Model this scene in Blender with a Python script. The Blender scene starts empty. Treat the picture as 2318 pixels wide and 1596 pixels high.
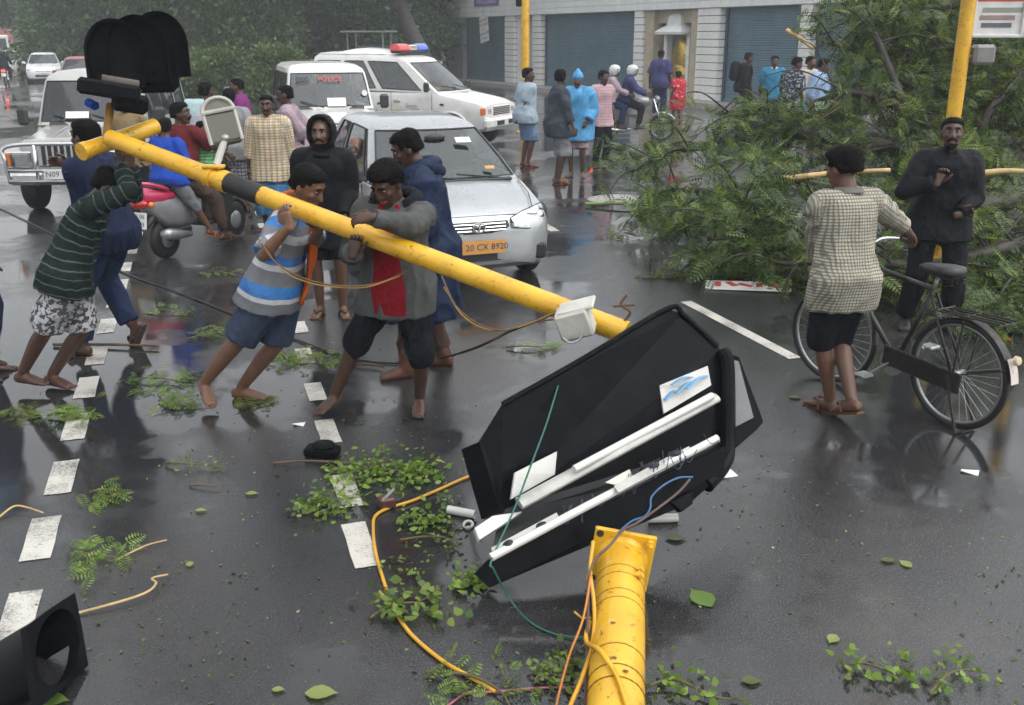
import bpy, math, random
import numpy as np
from mathutils import Vector, Matrix
PI = math.pi
R = math.radians
SC = bpy.context.scene
COL = SC.collection

# ------------------------------------------------------------------ camera
CAMH, FPX, CU, CV, HORIZON = 2.3, 2254.0, 1159.0, 798.0, 82.0      # measured on the photograph (2318 px wide)
PITCH = math.atan((CV-HORIZON)/FPX)
cam_d = bpy.data.cameras.new('camera'); cam = bpy.data.objects.new('camera', cam_d); COL.objects.link(cam)
cam.location = (0, 0, CAMH); cam.rotation_euler = (PI/2-PITCH, 0, 0)
cam_d.sensor_width = 36; cam_d.lens = 36*FPX/2318; cam_d.clip_start = .05; cam_d.clip_end = 2000
cam_d.dof.use_dof = True; cam_d.dof.focus_distance = 8.0; cam_d.dof.aperture_fstop = 5.6
SC.camera = cam

# ------------------------------------------------------------------ sky, sun, exposure
SUN_EL, SUN_AZ = 60, 115
w = bpy.data.worlds.new('World'); SC.world = w; w.use_nodes = True
nt = w.node_tree; nt.nodes.clear()
sk = nt.nodes.new('ShaderNodeTexSky'); sk.sky_type = 'NISHITA'; sk.sun_disc = False
sk.sun_elevation = R(SUN_EL); sk.sun_rotation = R(SUN_AZ); sk.air_density = 1.5; sk.dust_density = 2.5; sk.ozone_density = 1.0
hs = nt.nodes.new('ShaderNodeHueSaturation'); hs.inputs['Saturation'].default_value = .13
bg = nt.nodes.new('ShaderNodeBackground'); bg.inputs['Strength'].default_value = .15
wo = nt.nodes.new('ShaderNodeOutputWorld')
nt.links.new(sk.outputs[0], hs.inputs['Color']); nt.links.new(hs.outputs[0], bg.inputs[0]); nt.links.new(bg.outputs[0], wo.inputs[0])
sl = bpy.data.lights.new('sun', 'SUN'); sl.energy = .95; sl.angle = R(110); sl.color = (1, .97, .93)
so = bpy.data.objects.new('sun', sl); COL.objects.link(so)
so.rotation_euler = (R(90-SUN_EL), 0, R(180-SUN_AZ))
SC.view_settings.view_transform = 'Standard'; SC.view_settings.look = 'None'
SC.view_settings.exposure = .85; SC.view_settings.gamma = 1; SC.view_settings.use_curve_mapping = False
SC.cycles.max_bounces = 5; SC.cycles.diffuse_bounces = 2; SC.cycles.glossy_bounces = 3; SC.cycles.volume_bounces = 0; SC.cycles.transparent_max_bounces = 12
SC.cycles.sample_clamp_indirect = 4; SC.cycles.use_adaptive_sampling = True; SC.cycles.adaptive_threshold = .03; SC.cycles.adaptive_min_samples = 16

# ------------------------------------------------------------------ measuring: photograph pixel -> place
CP, SP = math.cos(PITCH), math.sin(PITCH)
def ray(u, v):
    a = (u-CU)/FPX; b = (CV-v)/FPX
    return Vector((a, CP+b*SP, -SP+b*CP))
def G(u, v, z=0.0):                       # point of the ray at height z
    r = ray(u, v); return Vector((0, 0, CAMH))+r*((z-CAMH)/r.z)
def AT(u, v, Y):                          # point of the ray at distance Y
    r = ray(u, v); return Vector((0, 0, CAMH))+r*(Y/r.y)
RD = Vector((-.296, .955, 0))             # direction of the road
RN = Vector((.955, .296, 0))

# ------------------------------------------------------------------ materials
MATS = {}
class NB:
    def __init__(s, name):
        s.m = bpy.data.materials.new(name); s.m.use_nodes = True; s.t = s.m.node_tree; s.n = s.t.nodes
        s.b = s.n['Principled BSDF']; s.out = s.n['Material Output']
    def add(s, typ, **kw):
        n = s.n.new(typ)
        for k, v in kw.items():
            if k.startswith('i_'):
                key = k[2:]; key = int(key) if key.isdigit() else key.replace('_', ' ')
                s.set(n, key, v)
            else: setattr(n, k, v)
        return n
    def set(s, n, key, v):
        if hasattr(v, 'is_output') or hasattr(v, 'links'): s.t.links.new(v, n.inputs[key])
        else: n.inputs[key].default_value = v
    def link(s, a, b): s.t.links.new(a, b)
    def math(s, op, a, b=0.0, c=None, clamp=False):
        n = s.n.new('ShaderNodeMath'); n.operation = op; n.use_clamp = clamp
        s.set(n, 0, a); s.set(n, 1, b)
        if c is not None: s.set(n, 2, c)
        return n.outputs[0]
    def mix(s, fac, a, b):
        n = s.n.new('ShaderNodeMix'); n.data_type = 'RGBA'
        s.set(n, 0, fac); s.set(n, 6, a if not isinstance(a, tuple) else c4(a)); s.set(n, 7, b if not isinstance(b, tuple) else c4(b))
        return n.outputs[2]
    def noise(s, scale, detail=3, rough=.55, vec=None, dim='3D', out=0):
        n = s.n.new('ShaderNodeTexNoise'); n.noise_dimensions = dim
        n.inputs['Scale'].default_value = scale; n.inputs['Detail'].default_value = detail; n.inputs['Roughness'].default_value = rough
        if vec is None: vec = s.obj()
        s.link(vec, n.inputs['Vector']); return n.outputs[out]
    def obj(s):
        if not hasattr(s, '_o'): s._o = s.n.new('ShaderNodeTexCoord')
        return s._o.outputs['Object']
    def pos(s):
        if not hasattr(s, '_g'): s._g = s.n.new('ShaderNodeNewGeometry')
        return s._g.outputs['Position']
    def ramp(s, fac, stops, interp='LINEAR'):
        n = s.n.new('ShaderNodeValToRGB'); n.color_ramp.interpolation = interp; e = n.color_ramp.elements
        while len(e) < len(stops): e.new(.5)
        for k, (p, c) in enumerate(stops):
            e[k].position = p; e[k].color = c4(c if isinstance(c, tuple) else (c, c, c))
        s.set(n, 0, fac); return n.outputs[0]
    def bump(s, h, strength=.3, dist=.01):
        n = s.n.new('ShaderNodeBump'); n.inputs['Strength'].default_value = strength; n.inputs['Distance'].default_value = dist
        s.link(h, n.inputs['Height']); s.link(n.outputs[0], s.b.inputs['Normal'])
    def P(s, **kw):
        for k, v in kw.items():
            key = k.replace('_', ' ')
            if isinstance(v, tuple) and len(v) == 3: v = c4(v)
            s.set(s.b, key, v)
        return s
def c4(c): return (c[0], c[1], c[2], 1.0)
def mat(name, col, rough=.5, metal=0.0, var=.18, vscale=6.0, bump=0.0, bscale=40.0, coat=0.0, dirt=None, spec=None):
    """plain procedural surface: base colour with blotchy wear, optional relief, optional dirt colour"""
    if name in MATS: return MATS[name]
    b = NB(name)
    n = b.noise(vscale, 4)
    lo = tuple(x*(1-var) for x in col); hi = tuple(min(1, x*(1+var*.6)) for x in col)
    c = b.mix(b.ramp(n, [(.3, 0.0), (.7, 1.0)]), lo, hi)
    if dirt:
        d = b.noise(vscale*2.7, 5, .65); c = b.mix(b.ramp(d, [(.52, 0.0), (.72, dirt[3] if len(dirt) > 3 else .6)]), c, tuple(dirt[:3]))
    b.P(Base_Color=c, Metallic=metal, Roughness=b.math('MULTIPLY_ADD', n, rough*.35, rough*.82))
    if coat: b.P(Coat_Weight=coat, Coat_Roughness=.08)
    if spec is not None: b.P(Specular_IOR_Level=spec)
    if bump: b.bump(b.noise(bscale, 3), bump, .004)
    MATS[name] = b.m; return b.m
def glass(name, tint=(.55, .6, .6), refl=.35, rough=.05):
    if name in MATS: return MATS[name]
    b = NB(name); n = b.n
    tr = b.add('ShaderNodeBsdfTransparent'); tr.inputs[0].default_value = c4(tint)
    gl = b.add('ShaderNodeBsdfGlossy'); gl.inputs['Roughness'].default_value = rough; gl.inputs[0].default_value = (.9, .95, .97, 1)
    lw = b.add('ShaderNodeLayerWeight'); lw.inputs[0].default_value = refl
    drop = b.noise(55, 2); fac = b.math('MAXIMUM', b.math('MULTIPLY_ADD', lw.outputs[0], 1.0, .06), b.ramp(drop, [(.62, 0.0), (.72, .25)]), clamp=True)
    mx = b.add('ShaderNodeMixShader'); b.link(fac, mx.inputs[0]); b.link(tr.outputs[0], mx.inputs[1]); b.link(gl.outputs[0], mx.inputs[2])
    b.link(mx.outputs[0], b.out.inputs[0]); MATS[name] = b.m; return b.m
def emit(name, col, strength):
    if name in MATS: return MATS[name]
    b = NB(name); b.P(Base_Color=col, Emission_Color=col, Emission_Strength=strength, Roughness=.2); MATS[name] = b.m; return b.m
def leafmat(name, a, bb, rough=.35, trans=.35, dry=None):
    if name in MATS: return MATS[name]
    b = NB(name)
    g = b.add('ShaderNodeNewGeometry'); r = g.outputs['Random Per Island']
    stops = [(0.0, a), (.85, bb)]
    if dry: stops += [(.95, bb), (1.0, dry)]
    c = b.ramp(r, stops)
    b.P(Base_Color=c, Roughness=rough, Specular_IOR_Level=.45)
    t = b.add('ShaderNodeBsdfTranslucent'); b.link(c, t.inputs[0])
    mx = b.add('ShaderNodeMixShader'); mx.inputs[0].default_value = trans
    b.link(b.b.outputs[0], mx.inputs[1]); b.link(t.outputs[0], mx.inputs[2]); b.link(mx.outputs[0], b.out.inputs[0])
    MATS[name] = b.m; return b.m

# ------------------------------------------------------------------ mesh collecting
def V3(p): return np.array((p[0], p[1], p[2]), float)
def unit(v):
    v = V3(v); n = np.linalg.norm(v); return v/n if n > 1e-9 else v
def perp(d, hint=(0, 0, 1)):
    d = unit(d); h = V3(hint)
    if abs(np.dot(d, unit(h))) > .97: h = np.array((1., 0, 0)) if abs(d[0]) < .9 else np.array((0, 1., 0))
    a = unit(np.cross(d, h)); b = np.cross(a, d); return a, b
class MB:
    def __init__(s): s.v = []; s.f = []
    def quad(s, a, b, c, d):
        k = len(s.v); s.v += [tuple(a), tuple(b), tuple(c), tuple(d)]; s.f.append((k, k+1, k+2, k+3)); return s
    def poly(s, pts):
        k = len(s.v); s.v += [tuple(p) for p in pts]; s.f.append(tuple(range(k, k+len(pts)))); return s
    def rings(s, rings, caps=True, closed=True):
        k = len(s.v); n = len(rings[0])
        for r in rings: s.v += [tuple(p) for p in r]
        for i in range(len(rings)-1):
            for j in range(n if closed else n-1):
                a = k+i*n+j; b = k+i*n+(j+1) % n; s.f.append((a, b, b+n, a+n))
        if caps and closed:
            s.f.append(tuple(k+j for j in reversed(range(n)))); e = k+(len(rings)-1)*n; s.f.append(tuple(e+j for j in range(n)))
        return s
    def tube(s, pts, r, n=8, caps=True, flat=1.0, hint=(0, 0, 1)):
        pts = [V3(p) for p in pts]; m = len(pts)
        rr = [r]*m if not hasattr(r, '__len__') else r
        out = []; a = None
        for i, p in enumerate(pts):
            d = pts[min(i+1, m-1)]-pts[max(i-1, 0)]
            if a is None: a, b = perp(d, hint)
            else:
                d = unit(d); a = unit(a-d*np.dot(a, d)); b = np.cross(a, d)
            out.append([p+(a*math.cos(t)+b*math.sin(t)*flat)*rr[i] for t in np.linspace(0, 2*PI, n, endpoint=False)])
        return s.rings(out, caps)
    def box(s, c, size, rot=None, bev=0.0):
        h = np.array(size)/2.0; c = V3(c)
        M = np.eye(3) if rot is None else np.array(rot)
        if not bev:
            vs = [c+M@(h*np.array(q)) for q in ((-1,-1,-1),(1,-1,-1),(1,1,-1),(-1,1,-1),(-1,-1,1),(1,-1,1),(1,1,1),(-1,1,1))]
            k = len(s.v); s.v += [tuple(q) for q in vs]
            s.f += [tuple(k+i for i in q) for q in ((3,2,1,0),(4,5,6,7),(0,1,5,4),(1,2,6,5),(2,3,7,6),(3,0,4,7))]
            return s
        bev = min(bev, h.min()*.95)
        def loop(z, ins):
            x, y = h[0]-ins, h[1]-ins; e = max(bev-ins, 0.001)
            q = [(x, y-e), (x-e, y), (-x+e, y), (-x, y-e), (-x, -y+e), (-x+e, -y), (x-e, -y), (x, -y+e)]
            return [c+M@np.array((a, b, z)) for a, b in q]
        return s.rings([loop(-h[2], bev*.9), loop(-h[2]+bev, 0), loop(h[2]-bev, 0), loop(h[2], bev*.9)])
    def lathe(s, prof, n=16, M=None, o=(0, 0, 0)):           # prof (r, z) about z, M 3x3 orientation
        M = np.eye(3) if M is None else np.array(M); o = V3(o)
        return s.rings([[o+M@np.array((max(r, 1e-4)*math.cos(t), max(r, 1e-4)*math.sin(t), z)) for t in np.linspace(0, 2*PI, n, endpoint=False)] for r, z in prof])
    def ell(s, c, rad, M=None, n=10, m=6):
        rad = np.array(rad, float) if hasattr(rad, '__len__') else np.array((rad,)*3, float)
        M = np.eye(3) if M is None else np.array(M); c = V3(c)
        rs = []
        for i in range(m+1):
            a = -PI/2+PI*i/m; cr = max(math.cos(a), .02)
            rs.append([c+M@(rad*np.array((cr*math.cos(t), cr*math.sin(t), math.sin(a)))) for t in np.linspace(0, 2*PI, n, endpoint=False)])
        return s.rings(rs)
    def prism(s, poly, axis_o, ax, ay, az, depth):            # 2-D outline extruded along az
        o, ax, ay, az = V3(axis_o), V3(ax), V3(ay), V3(az)
        return s.rings([[o+ax*x+ay*y+az*d for x, y in poly] for d in (0, depth)])
    def build(s, name, m, parent=None, smooth=False, angle=None):
        me = bpy.data.meshes.new(name); me.from_pydata(s.v, [], s.f); me.update()
        return link(name, me, m, parent, smooth, angle)
def link(name, me, m, parent=None, smooth=False, angle=None):
    if m is not None and not me.materials: me.materials.append(m)
    o = bpy.data.objects.new(name, me); COL.objects.link(o)
    if parent is not None: o.parent = parent
    if smooth:
        me.polygons.foreach_set('use_smooth', [True]*len(me.polygons))
        if angle: me.set_sharp_from_angle(angle=R(angle))
    return o
def tag(o, label=None, cat=None, group=None, kind=None):
    if label: o['label'] = label
    if cat: o['category'] = cat
    if group: o['group'] = group
    if kind: o['kind'] = kind
    return o
def thing(name, loc=(0, 0, 0), rz=0.0, label=None, cat=None, group=None):
    o = bpy.data.objects.new(name, None); COL.objects.link(o); o.empty_display_size = .2
    o.location = loc; o.rotation_euler = (0, 0, rz); return tag(o, label, cat, group)
def copy_tree(o, parent=None):
    c = o.copy(); COL.objects.link(c); c.parent = parent
    for ch in list(o.children): copy_tree(ch, c)
    return c
def curve(pts, n=8):                       # Catmull-Rom through points
    P = [V3(p) for p in pts]; P = [2*P[0]-P[1]]+P+[2*P[-1]-P[-2]]; out = []
    for i in range(1, len(P)-2):
        for t in np.linspace(0, 1, n, endpoint=False):
            a, b, c, d = P[i-1], P[i], P[i+1], P[i+2]
            out.append(.5*((2*b)+(c-a)*t+(2*a-5*b+4*c-d)*t*t+(3*b-a-3*c+d)*t**3))
    out.append(P[-2]); return out
def text(name, s, m, parent, M, size, align='CENTER', ext=.001):
    """flat lettering as a mesh; M is a 4x4 placing its x-right / y-up plane"""
    cu = bpy.data.curves.new(name, 'FONT'); cu.body = s; cu.size = size; cu.align_x = align; cu.align_y = 'CENTER'; cu.extrude = ext; cu.resolution_u = 2
    o = bpy.data.objects.new(name, cu); COL.objects.link(o)
    me = bpy.data.meshes.new_from_object(o.evaluated_get(bpy.context.evaluated_depsgraph_get()))
    bpy.data.objects.remove(o); bpy.data.curves.remove(cu)
    me.materials.clear(); me.materials.append(m)
    me.transform(M); q = link(name, me, m, parent); return q
def frame(o, x, y):                        # 4x4 from origin, x dir, y dir
    x = Vector(x).normalized(); y = Vector(y); y = (y-x*y.dot(x)).normalized(); z = x.cross(y)
    M = Matrix((x, y, z)).transposed().to_4x4(); M.translation = Vector(o); return M
def rot3(rx=0, ry=0, rz=0):
    return np.array(Matrix.Rotation(R(rz), 3, 'Z')@Matrix.Rotation(R(ry), 3, 'Y')@Matrix.Rotation(R(rx), 3, 'X'))
RNG = np.random.default_rng(7); random.seed(7)
# ================================================================== SETTING
# ---- wet road
def asphalt():
    b = NB('wet_asphalt'); p = b.pos()
    agg = b.noise(120, 3, .75, p); big = b.noise(.42, 4, .6, p); mid = b.noise(1.7, 4, .6, p)
    v = b.add('ShaderNodeTexVoronoi'); v.inputs['Scale'].default_value = 150; b.link(p, v.inputs['Vector'])
    c = b.mix(b.ramp(agg, [(.42, 0.0), (.64, 1.0)]), (.006, .007, .009), (.062, .063, .066))
    c = b.mix(b.ramp(mid, [(.35, 0.0), (.7, .55)]), c, (.035, .034, .033))
    spk = b.ramp(b.noise(150, 1, .5, p), [(.68, 0.0), (.73, .7)]); c = b.mix(spk, c, (.22, .21, .2))
    silt = b.ramp(b.noise(.9, 5, .7, p), [(.52, 0.0), (.72, .6)]); c = b.mix(silt, c, (.065, .060, .052))
    dk = b.ramp(b.noise(.27, 3, .5, p), [(.38, .55), (.55, 0.0)]); c = b.mix(dk, c, (.010, .011, .013))
    wet = b.ramp(b.math('MULTIPLY_ADD', b.noise(7, 3, .6, p), .10, big), [(.515, 0.0), (.575, 1.0)])                # 1 = standing water
    film = b.ramp(mid, [(.3, .12), (.75, .32)])
    rough = b.mix(wet, film, (.05, .05, .05))
    h = b.math('ADD', b.math('MULTIPLY', agg, .6), b.math('MULTIPLY', v.outputs[0], .5))
    bn = b.add('ShaderNodeBump'); bn.inputs['Distance'].default_value = .0045; b.link(h, bn.inputs['Height'])
    b.link(b.math('MULTIPLY_ADD', wet, -.33, .36), bn.inputs['Strength'])
    rip = b.add('ShaderNodeBump'); rip.inputs['Distance'].default_value = .02; rip.inputs['Strength'].default_value = .045
    b.link(b.noise(5, 2, .5, p), rip.inputs['Height']); b.link(bn.outputs[0], rip.inputs['Normal'])
    b.P(Base_Color=c, Roughness=rough, Specular_IOR_Level=.8); b.link(rip.outputs[0], b.b.inputs['Normal'])
    return b.m
M_ASPH = asphalt()
def rquad(c, along, lat, z):               # rectangle in road coordinates about c
    c = Vector((c[0], c[1], 0)); return [tuple(c+RD*a+RN*l+Vector((0, 0, z))) for a, l in ((-along, -lat), (-along, lat), (along, lat), (along, -lat))]
g = MB().quad((-900, -60, -.06), (900, -60, -.06), (900, 1500, -.06), (-900, 1500, -.06)).build('ground', mat('earth', (.10, .085, .06), .8, var=.4, vscale=.3))
tag(g, 'muddy ground reaching the horizon beyond the road', 'ground', kind='structure')
o = RD*25
m = MB(); N = 24
road = MB().quad(*rquad(RD*60, 110, 22, 0)).build('road', M_ASPH); tag(road, 'wet dark asphalt road strewn with storm debris', 'road', kind='structure')
# ---- painted marks
def paint(sh=0.0, nm='worn_white_paint'):
    b = NB(nm); p = b.pos()
    n = b.noise(75, 4, .75, p); n2 = b.noise(3.2, 3, .6, p)
    wear = b.ramp(b.math('MULTIPLY_ADD', n2, .55, b.math('MULTIPLY', n, .6)), [(.54+sh, 0.0), (.70+sh, .85)])
    c = b.mix(wear, (.56, .54, .49), (.05, .05, .05))
    b.P(Base_Color=c, Roughness=b.ramp(n, [(.3, .22), (.7, .5)]), Specular_IOR_Level=.5); b.bump(n, .4, .004); return b.m
M_PAINT = paint()
def dash(u, v, L=.45, wd=.135, name='lane_dash', seed=0, m=None):
    c = G(u, v); rr = random.Random(seed+int(u*7+v)); pts = []
    for (a, l) in [(-1, -1), (-1, -.3), (-1, .4), (-1, 1), (-.3, 1), (.4, 1), (1, 1), (1, .3), (1, -.4), (1, -1), (.3, -1), (-.4, -1)]:
        q = c+RD*(a*L/2+rr.uniform(-.004, .004))+RN*(l*wd/2+rr.uniform(-.003, .003)); pts.append((q.x, q.y, .004))
    MB().poly(pts).build(name, m or M_PAINT, road)
for u, v in ((42, 1402), (93, 1218), (140, 1080), (172, 966), (197, 877), (219, 806), (243, 738), (262, 682), (272, 645), (282, 605), (297, 566), (309, 533), (316, 505)): dash(u, v)
for u, v, L in ((815, 1233, .52), (784, 1110, .48), (742, 977, .46), (714, 887, .42), (690, 806, .45), (678, 741, .4), (596, 511, .4), (588, 483, .4), (580, 456, .4)): dash(u, v, L*.86, .118)
c0, c1 = G(1552, 683), G(1800, 812)
d = (c1-c0).normalized(); nn = Vector((-d.y, d.x, 0))*.055
MB().quad(*[(q.x, q.y, .004) for q in (c0-nn, c1-nn, c1+nn, c0+nn)]).build('edge_line', M_PAINT, road)
c0, c1 = G(1225, 505), G(1257, 524); d = (c1-c0).normalized(); nn = Vector((-d.y, d.x, 0))*.06
MB().quad(*[(q.x, q.y, .004) for q in (c0-nn, c1-nn, c1+nn, c0+nn)]).build('edge_line', M_PAINT, road)
# concrete patch rings round the manhole by the palm frond
mh = G(1400, 452)
o = MB().lathe([(.05, .004), (.34, .006), (.36, .012), (.44, .012), (.46, .004)], 28, o=(mh.x, mh.y, 0)).build('manhole_cover', mat('concrete', (.32, .31, .29), .5, var=.3, vscale=9), None, True, 40)
tag(o, 'round pale concrete manhole cover in the road beside the green palm stem', 'manhole')

# ---- shop building behind the fallen tree
FA, FB = G(969, 43, 3.21), G(1809, 9.6, 3.21)
FE = Vector((FB.x-FA.x, FB.y-FA.y, 0)).normalized(); FN = Vector((FE.y, -FE.x, 0))
if FN.y > 0: FN = -FN
FO = Vector((FA.x, FA.y, 0))
def FP(s, z, out=0.0): return FO+FE*s+FN*out+Vector((0, 0, z))
def su(u):                                   # distance along the shop front seen in column u
    a = (u-CU)/FPX; r = Vector((a, CP+.3*SP, 0)); den = FE.x*r.y-FE.y*r.x
    return -(FO.x*r.y-FO.y*r.x)/den
FROT = np.array([[FE.x, -FN.x, 0], [FE.y, -FN.y, 0], [0, 0, 1]])
shop = thing('shop_building', FO, 0, 'single storey shop row with white boarded fascia and rolled down blue grey shutters', 'building')
def fbox(mb, s0, s1, z0, z1, o0, o1, bev=0.0):   # box in shop-front coordinates (relative to FO)
    c = FE*((s0+s1)/2)+FN*((o0+o1)/2)+Vector((0, 0, (z0+z1)/2)); return mb.box(c, (abs(s1-s0), abs(o1-o0), z1-z0), FROT, bev)
M_WHITE = mat('weathered_white_board', (.74, .75, .75), .45, var=.10, vscale=2, dirt=(.42, .42, .40, .4))
M_TILE = mat('white_tile', (.76, .76, .74), .3, var=.10, vscale=3, dirt=(.33, .32, .3, .4))
M_SHUT = mat('blue_grey_shutter', (.10, .175, .225), .45, .2, var=.2, vscale=1.5, dirt=(.10, .12, .13, .5))
M_GROUT = mat('dark_grout', (.06, .06, .06), .8)
M_TAN = mat('tan_wall', (.42, .36, .26), .6, var=.2, vscale=3)
M_GREYW = mat('grey_render', (.30, .32, .33), .7, var=.25, vscale=1.5)
SEND = su(2420)
z0 = .18; zf = 3.21
fbox(MB(), -1.0, SEND, -.05, z0, -5, .9).build('plinth', mat('concrete', (.32, .31, .29), .5), shop)
fbox(MB(), .1, SEND, z0, 4.55, -6, -1.1).build('wall', M_GREYW, shop)
fbox(MB(), .0, SEND, zf+.02, 4.62, -1.1, -.05).build('fascia_core', M_GROUT, shop)
bm = fbox(MB(), 0, SEND, 0, .232, 0, .06, .008).build('fascia_board', M_WHITE, shop)
for k in range(6):
    q = bm if k == 0 else bm.copy()
    if k: COL.objects.link(q); q.parent = shop
    q.location = (0, 0, zf+k*.24)
fbox(MB(), 0, SEND, zf-.02, zf+.025, -1.1, -.04).build('soffit', M_GREYW, shop)
def shutter(u0, u1):
    s0, s1 = su(u0), su(u1); m = MB(); n = int((zf-z0)/.075); pr = []
    for k in range(n*4+1):
        z = z0+(zf-z0)*k/(n*4); pr.append((z, -.28+.022*abs(math.sin(k*PI/4))))
    m.rings([[FE*s+FN*o+Vector((0, 0, z)) for s in (s0, s1)] for z, o in pr], False, False)
    sh = m.build('shutter', M_SHUT, shop, True)
    fbox(MB(), s0, s1, z0, z0+.09, -.30, -.22, .01).build('bottom_bar', M_SHUT, sh)
    for s in (s0, s1): fbox(MB(), s-.05, s+.05, z0, zf, -.32, -.20).build('guide_rail', mat('dark_blue_steel', (.06, .09, .13), .4, .5), sh)
for a, b in ((1050, 1140), (1226, 1428), (1630, 1803), (1835, 2010), (2040, 2200)): shutter(a, b)
PLUM = None
def tile_pillar(u0, u1, rows=12, name='tiled_pillar'):
    s0, s1 = su(u0), su(u1)
    p = fbox(MB(), s0, s1, z0, zf, -.5, -.02).build(name, M_GROUT, shop); hgt = (zf-z0)/rows
    t = fbox(MB(), s0-.004, s1+.004, .012, hgt-.012, -.4, .012, .006).build('tile', M_TILE, p); t.location = (0, 0, z0)
    for k in range(1, rows):
        q = t.copy(); COL.objects.link(q); q.parent = p; q.location = (random.uniform(-.003, .003), random.uniform(-.004, .004), z0+k*hgt)
for a in ((1143, 1164), (1205, 1222), (1434, 1452), (1576, 1626), (1806, 1832), (2012, 2036)): tile_pillar(*a)
def post(u0, u1, m, name='column', o0=-.55, o1=-.1):
    return fbox(MB(), su(u0), su(u1), z0, zf, o0, o1, .01).build(name, m, shop)
post(1166, 1186, M_WHITE); post(1004, 1012, M_GREYW); post(1034, 1044, M_GREYW); post(1453, 1472, M_TAN); post(1556, 1574, M_TAN)
# open entrance with white arched canopy and gilded display
s0, s1 = su(1472), su(1556)
fbox(MB(), s0, s1, z0, zf, -2.4, -2.3).build('entrance_back_wall', mat('entrance_wall', (.34, .30, .27), .6), shop)
fbox(MB(), s0, s1, 2.75, zf, -.6, -.3).build('entrance_lintel', M_TAN, shop)
can = MB(); sm = (su(1488)+su(1540))/2; hw = (su(1540)-su(1488))/2
for k, (z, f, o) in enumerate(((2.42, 1.0, .35), (2.55, .82, .2), (2.70, .6, .05), (2.95, .5, -.1), (3.05, .3, -.2))):
    pass
rs = [[FE*(sm+hw*f*x)+FN*(o-.5*(1-y))+Vector((0, 0, z)) for x, y in ((-1, 1), (1, 1), (1, -1), (-1, -1))] for z, f, o in ((2.36, 1.1, .1), (2.45, 1.12, .12), (2.62, .78, -.1), (2.66, .60, -.15), (2.98, .52, -.2), (3.06, .3, -.25))]
can.rings(rs).build('entrance_canopy', M_WHITE, shop)
for q in (-1, 1): fbox(MB(), sm+q*hw*.98-.09, sm+q*hw*.98+.09, z0, 2.4, -.6, -.3, .02).build('entrance_pillar', M_WHITE, shop)
gm = MB(); M_GOLD = mat('gilded_brass', (.62, .42, .10), .3, .85, var=.5, vscale=14)
for k in range(26):
    a = random.uniform(0, 2*PI); r = random.uniform(.05, .42); zz = random.uniform(.9, 2.25)
    gm.tube(curve([FE*(sm+r*math.cos(a))+FN*(-.7)+Vector((0, 0, zz)), FE*(sm+r*math.cos(a+.6)*1.1)+FN*(-.62)+Vector((0, 0, zz+.12)), FE*(sm+r*math.cos(a+1.1))+FN*(-.7)+Vector((0, 0, zz+.2))], 4), .028, 5)
gm.ell(FE*(sm+.1)+FN*(-.45)+Vector((0, 0, 1.6)), (.50, .1, .68), FROT); gm.ell(FE*(sm+.1)+FN*(-.42)+Vector((0, 0, 1.0)), (.55, .12, .34), FROT)
tag(gm.build('gilded_ornament', M_GOLD, None, True), 'gilded leafy ornament in the white arched shop entrance', 'ornament').location = FO
fbox(MB(), sm-.42, sm+.42, z0, .62, -.95, -.45, .03).build('display_step', M_TAN, shop)
# small signs on the shop
M_PURP = mat('purple_sign', (.20, .10, .33), .4); M_LILAC = mat('lilac_print', (.62, .55, .75), .5); M_INK = mat('dark_print', (.05, .06, .12), .5); M_RED = mat('red_print', (.55, .06, .05), .5)
sa, sb = su(1078), su(1133)
sg = thing('shop_sign', FO, 0, 'purple shop sign with pale lettering on the white fascia', 'sign')
fbox(MB(), sa, sb, zf+.50, zf+1.15, .065, .10, .01).build('panel', M_PURP, sg)
text('lettering', 'WMS Entertainment', M_LILAC, sg, frame(FE*((sa+sb)/2)+FN*.103+Vector((0, 0, zf+.68)), FE, (0, 0, 1)), .26)
pc = AT(1096, 66, FP(su(1096), 0).y-.5); pw, ph = 1.0, 1.2
pr = thing('hanging_poster', pc, 0, 'tilted white printed poster hanging under the shop fascia', 'poster')
ex = (FE*math.cos(R(9))+Vector((0, 0, math.sin(R(9))))).normalized(); ez = Vector((0, 0, 1))*math.cos(R(9))-FE*math.sin(R(9))
MB().rings([[ex*x*pw/2+ez*y*ph/2+FN*o for x, y in ((-1, -1), (1, -1), (1, 1), (-1, 1))] for o in (0, .012)]).build('sheet', mat('poster_white', (.70, .70, .70), .5), pr)
for k, (s, mm, sz) in enumerate((('BAJAJ ELEC', M_INK, .2), ('MEGA SALE', M_RED, .2), ('50% OFF', M_RED, .12), ('HOUSE OFFER', M_INK, .19), ('open all days', M_INK, .11))):
    text('print_line', s, mm, pr, frame(ez*(.42-.21*k)+FN*.014, ex, ez), sz)
MB().tube([ez*.6, ez*.6+Vector((0, 0, .6))], .008, 5).build('string', M_INK, pr)

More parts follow.
